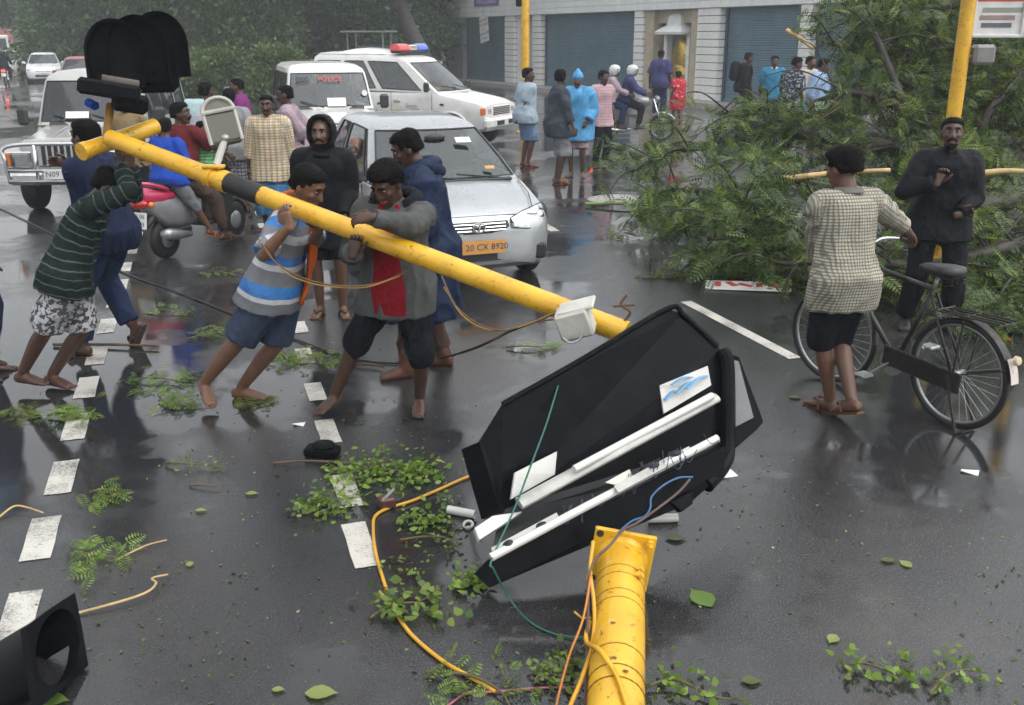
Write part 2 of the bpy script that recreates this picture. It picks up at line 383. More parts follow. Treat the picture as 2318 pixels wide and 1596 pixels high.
# ---- poles along the shop side
M_YEL = None
def yellow():
    b = NB('chipped_yellow_paint'); n = b.noise(5, 4); n2 = b.noise(26, 5, .7); n3 = b.noise(2.0, 3)
    c = b.mix(b.ramp(n, [(.3, 0.0), (.7, 1.0)]), (.62, .33, .012), (.80, .47, .025))
    c = b.mix(b.ramp(n3, [(.5, 0.0), (.8, .5)]), c, (.55, .26, .01))
    c = b.mix(b.ramp(b.noise(2.6, 5, .7), [(.55, 0.0), (.78, .55)]), c, (.30, .16, .02))
    mp = b.add('ShaderNodeMapping'); mp.inputs['Scale'].default_value = (6, 14, 60); b.link(b.obj(), mp.inputs[0]); c = b.mix(b.ramp(b.noise(1.0, 3, .6, mp.outputs[0]), [(.66, 0.0), (.74, .45)]), c, (.80, .62, .25))
    c = b.mix(b.ramp(n2, [(.60, 0.0), (.66, .85)]), c, (.09, .045, .02))
    b.P(Base_Color=c, Roughness=b.ramp(n, [(.3, .22), (.7, .4)]), Coat_Weight=.35, Coat_Roughness=.1); b.bump(n2, .12, .003); return b.m
M_YEL = yellow()
M_BLACK = mat('black_plastic', (.005, .006, .008), .42, var=.3, vscale=4, bump=.06, bscale=60, spec=.06)
M_STEEL = mat('galvanised_steel', (.36, .37, .37), .4, .7, var=.25, vscale=8)
M_GREYBOX = mat('grey_paint', (.40, .40, .38), .45, var=.2, vscale=5, dirt=(.2, .19, .17, .5))
def pole(name, u, v, r, h, m, label, cat, z=0.0, top=0.0):
    p = G(u, v, z); t = thing(name, (p.x, p.y, z), 0, label, cat)
    MB().tube([(0, 0, 0), (0, 0, h*.5), (top, 0, h)], [r, r, r*.85], 12).build('post', m, t, True, 50)
    MB().lathe([(r*2.2, 0), (r*2.2, .03), (r*1.1, .05), (r*1.1, .2), (r, .22)], 12).build('base_collar', m, t, True, 40)
    return t
t = pole('signal_pole', 1188, 300, .10, 6.5, M_YEL, 'slim yellow signal pole standing in front of the white fascia, left of the blue raincoat', 'pole')
MB().box((-.16, 0, 3.15), (.14, .12, .34), None, .03).build('bracket_box', M_BLACK, t); MB().tube([(0, 0, 3.2), (-.15, 0, 3.2)], .02, 6).build('bracket', M_BLACK, t)
M_WSTK = mat('white_sticker', (.7, .7, .68), .5)
MB().lathe([(.102, 1.3), (.102, 1.42)], 12).build('sticker', M_WSTK, t)
_q = AT(2180, 100, 10.6); t = pole('signal_pole', CU+FPX*_q.x/(_q.y*CP+CAMH*SP), CV-FPX*(_q.y*SP-CAMH*CP)/(_q.y*CP+CAMH*SP), .075, 6.5, M_YEL, 'thick yellow signal pole beside the framed board at the right, behind the foliage', 'pole')
MB().box((-.38, -.05, 2.95), (.55, .30, .34), None, .04).build('signal_housing', M_BLACK, t)
MB().tube([(0, 0, 3.0), (-.2, 0, 3.0)], .03, 6).build('bracket', M_BLACK, t)
MB().box((.20, -.02, 2.12), (.22, .16, .20), None, .03).build('control_box', mat('mid_grey_box', (.20, .20, .195), .5), t); MB().tube([(.05, 0, 2.1), (.2, 0, 2.1)], .02, 6).build('box_bracket', M_STEEL, t)
# framed board beside that pole
bp = AT(2258, 34, 10.9); bd = thing('notice_board', (bp.x, bp.y, 0), R(-6), 'white framed notice board on a post at the top right corner', 'sign')
MB().tube([(.75, .06, 0), (.75, .06, 3.6)], .06, 10).build('post', mat('dark_green_paint', (.03, .06, .05), .4), bd, True)
MB().box((0, 0, bp.z), (.50, .05, .44), None, .01).build('panel', mat('poster_white', (.70, .70, .70), .5), bd)
for x, z, sx, sz in ((0, .21, .54, .035), (0, -.21, .54, .035), (-.25, 0, .035, .45), (.25, 0, .035, .45)): MB().box((x, -.03, bp.z+z), (sx, .06, sz), None, .008).build('frame_bar', mat('pale_frame', (.62, .63, .62), .4), bd)
MB().box((0, -.028, bp.z+.15), (.44, .006, .035)).build('red_heading', M_RED, bd)
for k in range(3): MB().box((random.uniform(-.04, .04), -.028, bp.z+.05-k*.075), (.40-.05*k, .006, .045)).build('print_band', mat('faded_print_%d' % k, ((.25, .3, .25), (.3, .22, .22), (.12, .13, .15))[k], .5), bd)
MB().tube([(.25, 0, bp.z), (.74, .05, bp.z)], .025, 6).build('bracket', M_STEEL, bd)
# yellow/black barrier post at the right edge
p = G(2316, 640); t = thing('striped_post', (p.x, p.y, 0), 0, 'yellow and black banded post at the right edge of the road', 'post')
for k in range(7): MB().lathe([(.06, k*.3), (.06, k*.3+.3)], 12).build('band', M_YEL if k % 2 == 0 else M_BLACK, t, True, 40)

# ---- kit at the far kerb: poles, junction boxes, railings
def far_pole(u, v, r, h, label):
    return pole('utility_pole', u, v, r, h, M_STEEL, label, 'pole')
far_pole(641, 190, .07, 7, 'grey steel utility pole with a cabinet at its foot, leftmost of three')
t = far_pole(667, 190, .05, 7, 'thin grey steel pole carrying a beige junction box behind the police jeep')
p = t.location; D = p.y
MB().box((.02, -.12, 2.05), (.55, .22, 1.0), None, .03).build('junction_box', mat('beige_box', (.42, .40, .31), .5, var=.2), t)
MB().box((.02, -.24, 2.2), (.3, .02, .3)).build('hatch', mat('beige_hatch', (.33, .31, .24), .5), t)
far_pole(746, 180, .06, 7, 'plain thin grey steel pole behind the white jeep roof, rightmost of three')
p = G(648, 195); t = thing('meter_cabinet', (p.x, p.y, 0), R(8), 'grey metal meter cabinet standing at the foot of the steel poles', 'cabinet')
MB().box((0, -.3, .75), (.75, .4, 1.5), None, .02).build('casing', M_GREYBOX, t); MB().box((0, -.515, .8), (.6, .02, 1.2)).build('door', mat('grey_door', (.33, .33, .32), .5), t); MB().box((0, -.3, 1.53), (.85, .5, .06)).build('roof', M_STEEL, t)
p = G(800, 185); t = thing('kerbside_railing', (p.x, p.y, 0), R(-25), 'low grey tube railing behind the police vehicles', 'railing')
for k in range(7): MB().tube([(k*.9-1, 0, 0), (k*.9-1, 0, 2.2)], .03, 8).build('baluster', M_STEEL, t)
for z in (1.5, 2.2): MB().tube([(-1, 0, z), (4.4, 0, z)], .03, 8).build('rail', M_STEEL, t)
p = G(838, 200); t = thing('bus_stop_shelter', (p.x, p.y, 0), R(-20), 'small grey roadside shelter with a flat metal roof behind the white jeep', 'shelter')
for x in (-.9, .9):
    for y in (-.3, .5): MB().tube([(x, y, 0), (x, y, 2.45)], .04, 8).build('post', M_STEEL, t)
MB().box((0, .1, 2.5), (2.3, 1.2, .08), None, .02).build('roof', M_GREYBOX, t); MB().box((0, .5, 1.3), (1.8, .04, 1.2)).build('back_panel', mat('dull_panel', (.14, .16, .17), .5), t); MB().box((0, .25, .5), (1.7, .35, .06)).build('bench', M_GREYBOX, t)

# ================================================================== FOLIAGE
def leaf_cloud(pts, dirs, size, shape='leaf', rng=RNG, jit=.6):
    """array of small leaves: each a pointed 4-gon folded a little; pts Nx3, dirs Nx3"""
    n = len(pts); d = dirs/np.maximum(np.linalg.norm(dirs, axis=1, keepdims=True), 1e-6)
    q = rng.normal(size=(n, 3)); s = np.cross(d, q); s /= np.maximum(np.linalg.norm(s, axis=1, keepdims=True), 1e-6)
    nrm = np.cross(s, d); L = size*rng.uniform(1-jit*.6, 1+jit*.6, size=(n, 1)); wd = L*rng.uniform(.22, .34, size=(n, 1))
    a = pts; b = pts+d*L*.5+s*wd+nrm*L*.08; c = pts+d*L; e = pts+d*L*.5-s*wd+nrm*L*.08
    return np.stack([a, b, c, e], 1).reshape(-1, 3)
def leaf_round(pts, dirs, size, rng=RNG):
    n = len(pts); d = dirs/np.maximum(np.linalg.norm(dirs, axis=1, keepdims=True), 1e-6); q = rng.normal(size=(n, 3))*np.array((.5, .5, 1)); s = np.cross(d, q); s /= np.maximum(np.linalg.norm(s, axis=1, keepdims=True), 1e-6)
    nr = np.cross(s, d); L = size*rng.uniform(.6, 1.4, size=(n, 1)); w_ = L*rng.uniform(.2, .36, size=(n, 1)); o = []
    for x, y in ((0, 0), (.22, .75), (.5, 1), (.78, .6), (1, 0), (.78, -.6), (.5, -1), (.22, -.75)): o.append(pts+d*L*x+s*w_*y+nr*L*(.10*abs(y)-.12*x*x))
    return np.stack(o, 1).reshape(-1, 3)
def mesh_quads(name, v, m, parent=None, kind=None, K=4):
    n = len(v)//K; me = bpy.data.meshes.new(name)
    me.vertices.add(len(v)); me.vertices.foreach_set('co', np.ascontiguousarray(v, dtype=np.float32).ravel())
    me.loops.add(n*K); me.loops.foreach_set('vertex_index', np.arange(n*K, dtype=np.int32))
    me.polygons.add(n); me.polygons.foreach_set('loop_start', np.arange(0, n*K, K, dtype=np.int32))
    me.update(calc_edges=True); o = link(name, me, m, parent)
    if kind: o['kind'] = kind
    return o
def clumps(blobs, per, size, rng=RNG, clump=.28, nper=26, droop=.4):
    """leaf points gathered in small clumps near the surface of ellipsoid blobs"""
    P = []; D = []
    for (c, rad) in blobs:
        c = np.array(c, float); rad = np.array(rad, float); k = max(4, int(per))
        q = rng.normal(size=(k, 3)); q /= np.linalg.norm(q, axis=1, keepdims=True)
        rr = rng.uniform(.45, 1.08, size=(k, 1))**.7; cc = c+q*rad*rr
        off = rng.normal(size=(k, nper, 3))*clump*np.minimum(1, rad.min()); p = cc[:, None, :]+off
        dd = off/clump*.6+q[:, None, :]*.8+rng.normal(size=off.shape)*.5; dd[..., 2] -= droop
        P.append(p.reshape(-1, 3)); D.append(dd.reshape(-1, 3))
    P = np.concatenate(P); D = np.concatenate(D); keep = P[:, 2] > .02
    return P[keep], D[keep]
M_BARK = mat('wet_bark', (.045, .036, .03), .6, var=.45, vscale=7, bump=.5, bscale=18)
M_LEAF_D = leafmat('dark_wet_leaf', (.022, .058, .014), (.075, .14, .028))
M_LEAF_M = leafmat('mid_green_leaf', (.04, .08, .018), (.12, .18, .04), dry=(.14, .12, .04))
M_LEAF_G = leafmat('grey_green_leaf', (.06, .08, .035), (.13, .155, .07), .5)
M_LEAF_B = leafmat('bright_leaf', (.06, .13, .015), (.22, .34, .05), dry=(.28, .24, .06))
def tree(name, label, base, trunk, blobs, m, per=60, size=.12, cat='tree', clump=.3, nper=26, r0=.16):
    t = thing(name, base, 0, label, cat); tm = MB()
    tm.tube(curve([V3(q) for q in trunk], 5), np.linspace(r0, r0*.35, (len(trunk)-1)*5+1), 10)
    for c, rad in blobs:
        k = trunk[random.randrange(max(0, len(trunk)-2), len(trunk))]; a = V3(k); b = V3(c)
        mid = (a+b)/2+np.array((random.uniform(-.2, .2), random.uniform(-.2, .2), -.15))
        tm.tube(curve([a, mid, b], 4), np.linspace(r0*.45, .012, 9), 6)
    tm.build('trunk', M_BARK, t, True)
    P, D = clumps(blobs, per, size, clump=clump, nper=nper)
    mesh_quads('crown', leaf_cloud(P, D, size), m, t, 'stuff'); return t
def bush_line(label, u, v, wdt, hgt, m, per, size, name='roadside_tree', n=7, cat='tree', seed=1, lift=.2):
    rr = random.Random(seed); p = G(u, v); bl = []
    for k in range(n):
        x = rr.uniform(-.5, .5)*wdt; z = rr.uniform(lift, .85)*hgt; r = rr.uniform(.2, .34)*min(wdt, hgt)
        bl.append(((x, rr.uniform(-.15, .15)*wdt, z), (r*1.15, r, r*.85)))
    return tree(name, label, (p.x, p.y, 0), [(0, 0, 0), (rr.uniform(-.2, .2), 0, hgt*.35), (rr.uniform(-.5, .5), 0, hgt*.6)], bl, m, per, size, cat, r0=.05*hgt**.8)

def frond_base(npairs=9, L=.22):
    """one feathery leaf: leaflets in pairs along a drooping midrib; Nx3 quads"""
    q = []
    for k in range(npairs):
        t = (k+.6)/npairs; x = L*t; z = -.25*L*t*t; ln = L*.30*math.sin(PI*min(1, .25+t*.8))
        for s in (-1, 1):
            a = np.array((x, 0, z)); d = np.array((.45, s*1.0, -.15)); d /= np.linalg.norm(d); wv = np.array((.9, -s*.35, 0))*ln*.16
            q += [a, a+d*ln*.5+wv, a+d*ln, a+d*ln*.5-wv]
    q += [np.array((0, .002, 0)), np.array((L, .001, -.25*L)), np.array((L, -.001, -.25*L)), np.array((0, -.002, 0))]
    return np.array(q)
def fronds(P, D, scale, rng, npairs=9):
    B = frond_base(npairs); d = D/np.linalg.norm(D, axis=1, keepdims=True); up = np.array((0, 0, 1.))+rng.normal(size=D.shape)*.45
    y = np.cross(up, d); y /= np.maximum(np.linalg.norm(y, axis=1, keepdims=True), 1e-6); z = np.cross(d, y)
    M = np.stack([d, y, z], 2)*(scale*rng.uniform(.6, 1.35, len(P)))[:, None, None]
    return (np.einsum('nij,mj->nmi', M, B)+P[:, None, :]).reshape(-1, 3)
bush_line('far grey green bushy tree rising behind the queue of cars', 165, 122, 17, 10.0, M_LEAF_G, 150, .55, n=13, seed=3, lift=.08)
bush_line('far hazy tree at the left end of the road beyond the truck', -40, 108, 14, 9, M_LEAF_G, 120, .6, n=9, seed=5, lift=.15)
bush_line('large dark green tree behind the fallen black signal hoods', 330, 172, 9, 8.5, M_LEAF_D, 170, .32, n=12, seed=8, lift=.05)
bush_line('green leafy tree left of the steel utility poles', 490, 195, 6.5, 7.0, M_LEAF_M, 170, .24, n=12, seed=11, lift=.05)
bush_line('wet green shrub heap behind the man in the purple shirt', 520, 225, 5.0, 1.9, M_LEAF_M, 130, .16, 'roadside_shrub', 9, 'shrub', 13, .1)
bush_line('dark tree crown behind the steel poles', 700, 180, 7, 8.0, M_LEAF_D, 150, .28, n=11, seed=17, lift=.12)
bush_line('broad dark tree between the police jeep and the shops', 880, 185, 7.5, 8.0, M_LEAF_D, 150, .28, n=11, seed=19, lift=.2)
# thick leaning trunk beside the shops
p = G(930, 205)
tree('leaning_tree', 'thick dark tree trunk leaning left beside the end of the shop row', (p.x, p.y, 0), [(1.0, 0, 0), (.5, 0, 1.6), (-.2, .2, 3.2), (-.7, .3, 5.5)], [((-2.0, 0, 5.2), (1.8, 1.5, 1.0)), ((.8, 0, 5.9), (1.8, 1.5, 1.0)), ((-.5, 0, 6.8), (2.2, 1.8, 1.1))], M_LEAF_D, 160, .26, r0=.5)
# overhanging boughs entering at the top left
p = G(330, 150)
tree('overhanging_tree', 'dark wet boughs hanging into the top left of the view', (p.x-12, p.y-6, 0), [(0, 0, 0), (.6, 0, 2.8), (2.5, -1, 4.6)], [((1.5, 0, 4.4), (2.2, 1.4, 1.0)), ((4.5, -1, 3.9), (2.0, 1.2, .7)), ((7.5, -1, 3.85), (2.2, 1.2, .75)), ((10.5, -1, 3.95), (2.2, 1.2, .7)), ((13.0, -1, 4.1), (2.0, 1.2, .7)), ((5, -.5, 5.2), (3, 1.6, 1.2)), ((10, -.5, 5.3), (3, 1.6, 1.2))], M_LEAF_D, 190, .2, r0=.3)
# ================================================================== VEHICLES
M_TYRE = mat('tyre_rubber', (.014, .014, .015), .6, var=.3, vscale=12)
M_CHROME = mat('chrome', (.62, .63, .64), .16, 1.0, var=.1)
M_RIM = mat('steel_rim', (.34, .35, .36), .35, .8, var=.2)
M_TRIM = mat('dark_trim', (.025, .026, .028), .5, var=.2)
M_SEAL = mat('rubber_seal', (.015, .015, .016), .6)
M_SEAT = mat('grey_seat', (.10, .10, .105), .8, var=.2)
M_LENS = glass('lamp_lens', (.8, .82, .82), .45)
M_GLASS = glass('car_glass', (.42, .48, .48), .30)
M_GLASSD = glass('dark_glass', (.16, .18, .18), .42)
M_AMBER = mat('amber_lens', (.62, .16, .02), .2, coat=.5); M_REDLENS = mat('red_lens', (.45, .02, .02), .2, coat=.5)
M_PLATEW = mat('white_plate', (.68, .68, .66), .4); M_PLATEY = mat('yellow_plate', (.62, .30, .08), .4, var=.1)
M_PAPER = mat('white_paper', (.72, .72, .70), .6, var=.06)
def carpaint(name, col, metal=.0): return mat(name, col, .28, metal, var=.05, vscale=1.5, coat=.6, dirt=(col[0]*.62, col[1]*.6, col[2]*.56, .35))
def smoothmesh(me, ang=38):
    me.polygons.foreach_set('use_smooth', [True]*len(me.polygons)); me.set_sharp_from_angle(angle=R(ang))
def cut(me, cutter):
    a = bpy.data.objects.new('tmp_a', me); b = bpy.data.objects.new('tmp_b', cutter); COL.objects.link(a); COL.objects.link(b)
    md = a.modifiers.new('b', 'BOOLEAN'); md.object = b; md.operation = 'DIFFERENCE'; md.solver = 'EXACT'
    r = bpy.data.meshes.new_from_object(a.evaluated_get(bpy.context.evaluated_depsgraph_get()))
    bpy.data.objects.remove(a); bpy.data.objects.remove(b); return r
def body_mesh(st, wheels, wr):
    m = MB(); rings = []
    for x, zt, zb, w_, cr in st:
        h = [(0, zt+cr), (.35*w_, zt+.92*cr), (.66*w_, zt+.62*cr), (.86*w_, zt+.15*cr), (.955*w_, zt-.03), (w_*.995, zt-.11), (w_*1.0, zb+(zt-zb)*.55), (.985*w_, zb+(zt-zb)*.28), (.95*w_, zb+.05), (.86*w_, zb)]
        rings.append([(x, y, z) for y, z in h]+[(x, 0, zb)]+[(x, -y, z) for y, z in reversed(h[1:])])
    m.rings(rings); me = bpy.data.meshes.new('body'); me.from_pydata(m.v, [], m.f); me.update()
    c = MB()
    for x, y in wheels:
        c.lathe([(wr*1.17, -.14), (wr*1.17, .16)], 22, np.array(((1, 0, 0), (0, 0, 1), (0, -1, 0))), (x, y, wr*1.02))
    cm = bpy.data.meshes.new('cut'); cm.from_pydata(c.v, [], c.f); cm.update()
    return cut(me, cm)
def loop_pts(x0, x1, w_, z, zfront=None, bul=.08, rc=.09, nF=10, nS=20, nR=8):
    """closed loop seen from above: front edge right->left, left side, rear edge, right side"""
    zf_ = z if zfront is None else zfront; P = []
    for t in np.linspace(-1, 1, nF+1): P.append((x0-bul*t*t, w_*.90*t, zf_))
    for s in np.linspace(0, 1, nS+1):
        e = 1-.035*(2*s-1)**2; P.append((x0-bul-rc+(x1-x0+bul+2*rc)*s, w_*e, zf_+(z-zf_)*min(1, s*2.5)))
    for t in np.linspace(1, -1, nR+1): P.append((x1+.03*t*t, w_*.88*t, z))
    for s in np.linspace(1, 0, nS+1):
        e = 1-.035*(2*s-1)**2; P.append((x0-bul-rc+(x1-x0+bul+2*rc)*s, -w_*e, zf_+(z-zf_)*min(1, s*2.5)))
    return P
def greenhouse(root, loops, paint, sides, glassm, bul=.08, rear=True, glass_side=None, rc=.09):
    nF, nS, nR = 10, 20, 8; n = nF+nS*2+nR+4
    L = [loop_pts(a, b, w_, z, zf_, bul, rc) for (z, zf_, a, b, w_) in loops]
    fr = set(range(0, nF)); lft = nF+1; rr0 = lft+nS+1; rgt = rr0+nR+1
    wins = {'windscreen': fr}
    if rear: wins['rear_window'] = set(range(rr0, rr0+nR))
    for k, (a, b) in enumerate(sides):
        ia, ib = int(round(a*nS)), int(round(b*nS))
        wins['side_window'+'L%d' % k] = set(range(lft+ia, lft+ib)); wins['side_window'+'R%d' % k] = set(range(rgt+nS-ib, rgt+nS-ia))
    glassed = set().union(*wins.values()); V = [p for l in L for p in l]; N = len(L[0])
    f = []; wf = {k: [] for k in wins}
    for i in range(len(L)-1):
        for j in range(N):
            q = (i*N+j, i*N+(j+1) % N, (i+1)*N+(j+1) % N, (i+1)*N+j)
            hit = [k for k in wins if j in wins[k]] if 1 <= i <= 3 else []
            if hit: wf[hit[0]].append(q)
            else: f.append(q)
    f.append(tuple((len(L)-1)*N+j for j in range(N)))
    me = bpy.data.meshes.new('cabin'); me.from_pydata(V, [], f); me.update(); cb = link('cabin', me, paint, root); smoothmesh(me, 35)
    out = {}
    for k, fs in wf.items():
        idx = sorted({i for q in fs for i in q}); mp = {a: b for b, a in enumerate(idx)}
        me = bpy.data.meshes.new('pane'); me.from_pydata([(V[i][0]*.998, V[i][1]*.996, V[i][2]) for i in idx], [], [tuple(mp[i] for i in q) for q in fs]); me.update()
        nm = 'windscreen' if k == 'windscreen' else 'rear_window' if k == 'rear_window' else 'side_window'
        g_ = link(nm, me, glassm if nm == 'windscreen' or glass_side is None else glass_side, root); smoothmesh(me, 60); out[k] = g_
        cols = sorted(wins[k]); c0, c1 = cols[0], (cols[-1]+1) % N
        edge = [V[1*N+j % N] for j in range(c0, c0+len(cols)+1)]+[V[i*N+c1] for i in (2, 3, 4)]+[V[4*N+j % N] for j in reversed(range(c0, c0+len(cols)))]+[V[i*N+c0] for i in (3, 2, 1)]
        MB().tube(edge, .011, 5, False).build('seal', M_SEAL, g_)
    return cb, out
def wheel_obj(root, x, y, r, wd=.17, rim=M_RIM):
    s = 1 if y > 0 else -1; M = np.array(((1, 0, 0), (0, 0, s), (0, -s, 0)))
    t = MB().lathe([(r*.62, -wd/2), (r*.9, -wd/2), (r, -wd*.33), (r, wd*.33), (r*.9, wd/2), (r*.62, wd/2)], 24, M, (x, y, r)).build('wheel', M_TYRE, root, True, 45)
    MB().lathe([(.02, wd*.42), (r*.2, wd*.44), (r*.32, wd*.3), (r*.52, wd*.28), (r*.63, wd*.48), (r*.63, wd*.1)], 20, M, (x, y, r)).build('rim', rim, t, True, 40)
def interior(root, xs, xr, w_, zf_, seat=True, drv=-1):
    MB().box(((xs+xr)/2, 0, zf_-.3), (xs-xr, w_*1.7, .3)).build('cabin_floor', M_TRIM, root)
    MB().box((xs-.12, 0, zf_+.02), (.35, w_*1.75, .22), None, .05).build('dashboard', M_TRIM, root)
    for y in (-.36, .36):
        s = MB(); s.box((xs-1.02, y, zf_+.12), (.16, .46, .62), rot3(0, -10), .05); s.box((xs-1.05, y, zf_+.52), (.1, .24, .18), None, .04); s.box((xs-.82, y, zf_-.12), (.46, .46, .14), None, .04); s.build('front_seat', M_SEAT, root)
    MB().box((xr+.3, 0, zf_+.1), (.16, w_*1.6, .6), rot3(0, -10), .05).build('rear_seat', M_SEAT, root)
    MB().tube([(xs-.42+.04*math.sin(t), drv*.36+.18*math.cos(t), zf_+.12+.17*math.sin(t)) for t in np.linspace(0, 2*PI, 17)], .014, 6, False).build('steering_wheel', M_TRIM, root)
def plate(root, o, x, y, wd, hg, s, m, ink=M_INK, size=.1, name='number_plate'):
    o, x, y = Vector(o), Vector(x).normalized(), Vector(y).normalized(); n = x.cross(y)
    p = MB().rings([[o+x*a*wd/2+y*b*hg/2+n*d for a, b in ((-1, -1), (1, -1), (1, 1), (-1, 1))] for d in (0, .012)]).build(name, m, root)
    lines = s.split('|')
    for k, t in enumerate(lines): text('characters', t, ink, p, frame(o+n*.014+y*(hg*.25*(len(lines)-1)-k*hg*.5), x, y), size)
    return p
def mirror(root, x, y, z, m, sz=(.1, .17, .13)):
    q = MB(); s = 1 if y > 0 else -1; q.box((x, y+s*.1, z), sz, rot3(0, 0, s*12), .035); q.tube([(x, y-s*.03, z-.05), (x, y+s*.06, z-.02)], .022, 6); q.build('wing_mirror', m, root)
def wipers(root, pts):
    for a, b, c in pts:
        q = MB(); q.tube([a, b], .009, 5); q.tube([b, c], .008, 5) if c else None; q.build('wiper', M_SEAL, root)
def seam(root, pts, r=.0045): MB().tube(pts, r, 4).build('panel_gap', M_SEAL, root)
NY = (0, 1, 0); NZ = (0, 0, 1)

# ---- silver hatchback taxi
def hatchback():
    P = carpaint('silver_paint', (.43, .45, .47), .4)
    t = thing('hatchback_car', (-.97, 10.9, 0), R(-69.3), 'silver hatchback taxi with yellow number plate stopped behind the pole carriers', 'car')
    st = [(1.86, .54, .30, .50, .012), (1.845, .60, .25, .62, .02), (1.80, .665, .21, .70, .03), (1.70, .715, .185, .765, .04), (1.5, .775, .18, .80, .05), (1.22, .845, .18, .815, .05), (1.0, .90, .18, .82, .03), (.85, .93, .18, .825, .0), (0, .94, .18, .83, 0), (-1.1, .96, .18, .825, 0), (-1.5, .97, .2, .80, 0), (-1.72, .95, .24, .74, 0), (-1.82, .86, .32, .66, 0)]
    me = body_mesh(st, [(1.17, -.80), (1.17, .80), (-1.23, -.80), (-1.23, .80)], .285); b = link('body', me, P, t); smoothmesh(me, 40)
    greenhouse(t, [(.93, .915, 1.04, -1.76, .80), (.965, .945, .985, -1.74, .785), (1.12, 1.10, .74, -1.66, .73), (1.26, 1.24, .49, -1.56, .665), (1.385, 1.365, .27, -1.44, .605), (1.425, 1.41, .17, -1.38, .57), (1.462, 1.455, -.02, -1.22, .48), (1.475, 1.475, -.2, -1.0, .28)], P, [(.03, .09), (.11, .50), (.56, .86)], M_GLASS, .10)
    interior(t, .95, -1.6, .70, .80)
    for x in (1.17, -1.23):
        for y in (-.74, .74): wheel_obj(t, x, y, .285)
    for s in (-1, 1):
        h = MB()        # almond headlamp following the wing
        out = [(1.845, .30), (1.80, .40), (1.73, .56), (1.62, .70), (1.50, .765)]
        top = [(1.80, s*.33, .665), (1.755, s*.46, .715), (1.69, s*.60, .745), (1.58, s*.715, .755), (1.46, s*.785, .735)]
        bot = [(1.865, s*.34, .585), (1.845, s*.47, .565), (1.785, s*.62, .555), (1.68, s*.745, .575), (1.52, s*.81, .63)]
        mid = [(1.86, s*.335, .63), (1.825, s*.47, .65), (1.755, s*.62, .66), (1.645, s*.745, .675), (1.495, s*.812, .69)]
        top, mid, bot = [[(x+.022, y*1.012, z+.006) for x, y, z in q] for q in (top, mid, bot)]; h.rings([top, mid, bot], False, False); hl = h.build('headlight', glass('headlamp_glass', (.78, .8, .8), .35), t, True)
        r_ = MB(); r_.rings([[(x-.012, y*.985, z) for x, y, z in q] for q in (top, mid, bot)], False, False); r_.build('reflector', mat('lamp_reflector', (.55, .56, .57), .2, .9, var=.3, vscale=18), hl, True)
        MB().ell((1.735, s*.65, .66), (.05, .06, .055)).build('bulb_bowl', M_CHROME, hl, True); MB().ell((1.80, s*.46, .61), (.03, .05, .022)).build('indicator', emit('indicator_glow', (1, .55, .2), 1.2), hl, True)
        MB().tube([top[0], top[1], top[2], top[3], top[4], mid[4], bot[4], bot[3], bot[2], bot[1], bot[0], mid[0], top[0]], .006, 4, False).build('lamp_gap', M_SEAL, hl)
        mirror(t, .78, s*.82, 1.0, M_TRIM, (.14, .2, .15)) if s < 0 else None
        MB().box((-.05, s*.835, .83), (.17, .02, .035), None, .008).build('door_handle', M_TRIM, t); MB().box((-1.05, s*.83, .84), (.17, .02, .035), None, .008).build('door_handle', M_TRIM, t)
        seam(t, [(.72, s*.832, .9), (.74, s*.838, .5), (.68, s*.825, .24)]); seam(t, [(-.28, s*.838, .92), (-.28, s*.842, .5), (-.28, s*.825, .24)]); seam(t, [(-1.0, s*.832, .93), (-.86, s*.84, .6)])
        MB().box((.2, s*.842, .56), (2.0, .018, .05), None, .008).build('side_moulding', M_TRIM, t)
        f = MB(); f.box((1.79, s*.52, .345), (.05, .36, .15), rot3(0, 0, -s*24), .02); f.build('fog_intake', M_TRIM, t)
    g = MB(); g.rings([[(1.835, y*w_, z) for y in np.linspace(-1, 1, 9)] for w_, z in ((.30, .655), (.31, .60), (.24, .545))], False, False)
    g.v = [(1.862-.09*y*y-.35*max(0, z-.6), y, z) for x, y, z in g.v]; gr = g.build('grille', M_TRIM, t, True)
    for k, z in enumerate((.635, .605, .575)): MB().tube([(1.872-.09*y*y-.35*max(0, z-.6), y, z) for y in np.linspace(-.27, .27, 9)], .008, 5).build('grille_bar', M_CHROME, gr)
    em = MB(); em.tube([(1.885, .058*math.cos(a), .607+.042*math.sin(a)) for a in np.linspace(0, 2*PI, 21)], .009, 6, False); em.tube([(1.885, 0, .572), (1.885, 0, .635)], .008, 5); em.tube(curve([(1.885, -.05, .63), (1.888, -.015, .628), (1.888, 0, .60), (1.888, .015, .628), (1.885, .05, .63)], 4), .007, 5)
    em.build('emblem', M_CHROME, gr)
    lip = MB(); lip.rings([[(1.88-.20*y*y, y, z) for y in np.linspace(-.62, .62, 11)] for z in (.25, .215)], False, False); lip.build('chin_lip', M_TRIM, t)
    c_ = MB(); c_.rings([[(1.866-.16*y*y, y, z) for y in np.linspace(-.34, .34, 9)] for z in (.36, .285)], False, False); c_.build('lower_intake', M_TRIM, t)
    plate(t, (1.885, 0, .425), NY, NZ, .52, .125, 'TN 20 CX 8920', M_PLATEY, size=.085)
    seam(t, [(1.79, y, .70-.02*y*y) for y in np.linspace(-.62, .62, 7)]); 
    for s in (-1, 1): seam(t, [(1.75, s*.58, .75), (1.4, s*.68, .83), (1.0, s*.72, .91)])
    wipers(t, [((1.02, .05, .945), (.955, -.42, .985), None), ((1.02, .55, .935), (.97, .08, .985), None)])
    MB().box((1.0, 0, .925), (.08, 1.3, .03), None, .01).build('scuttle', M_TRIM, t)
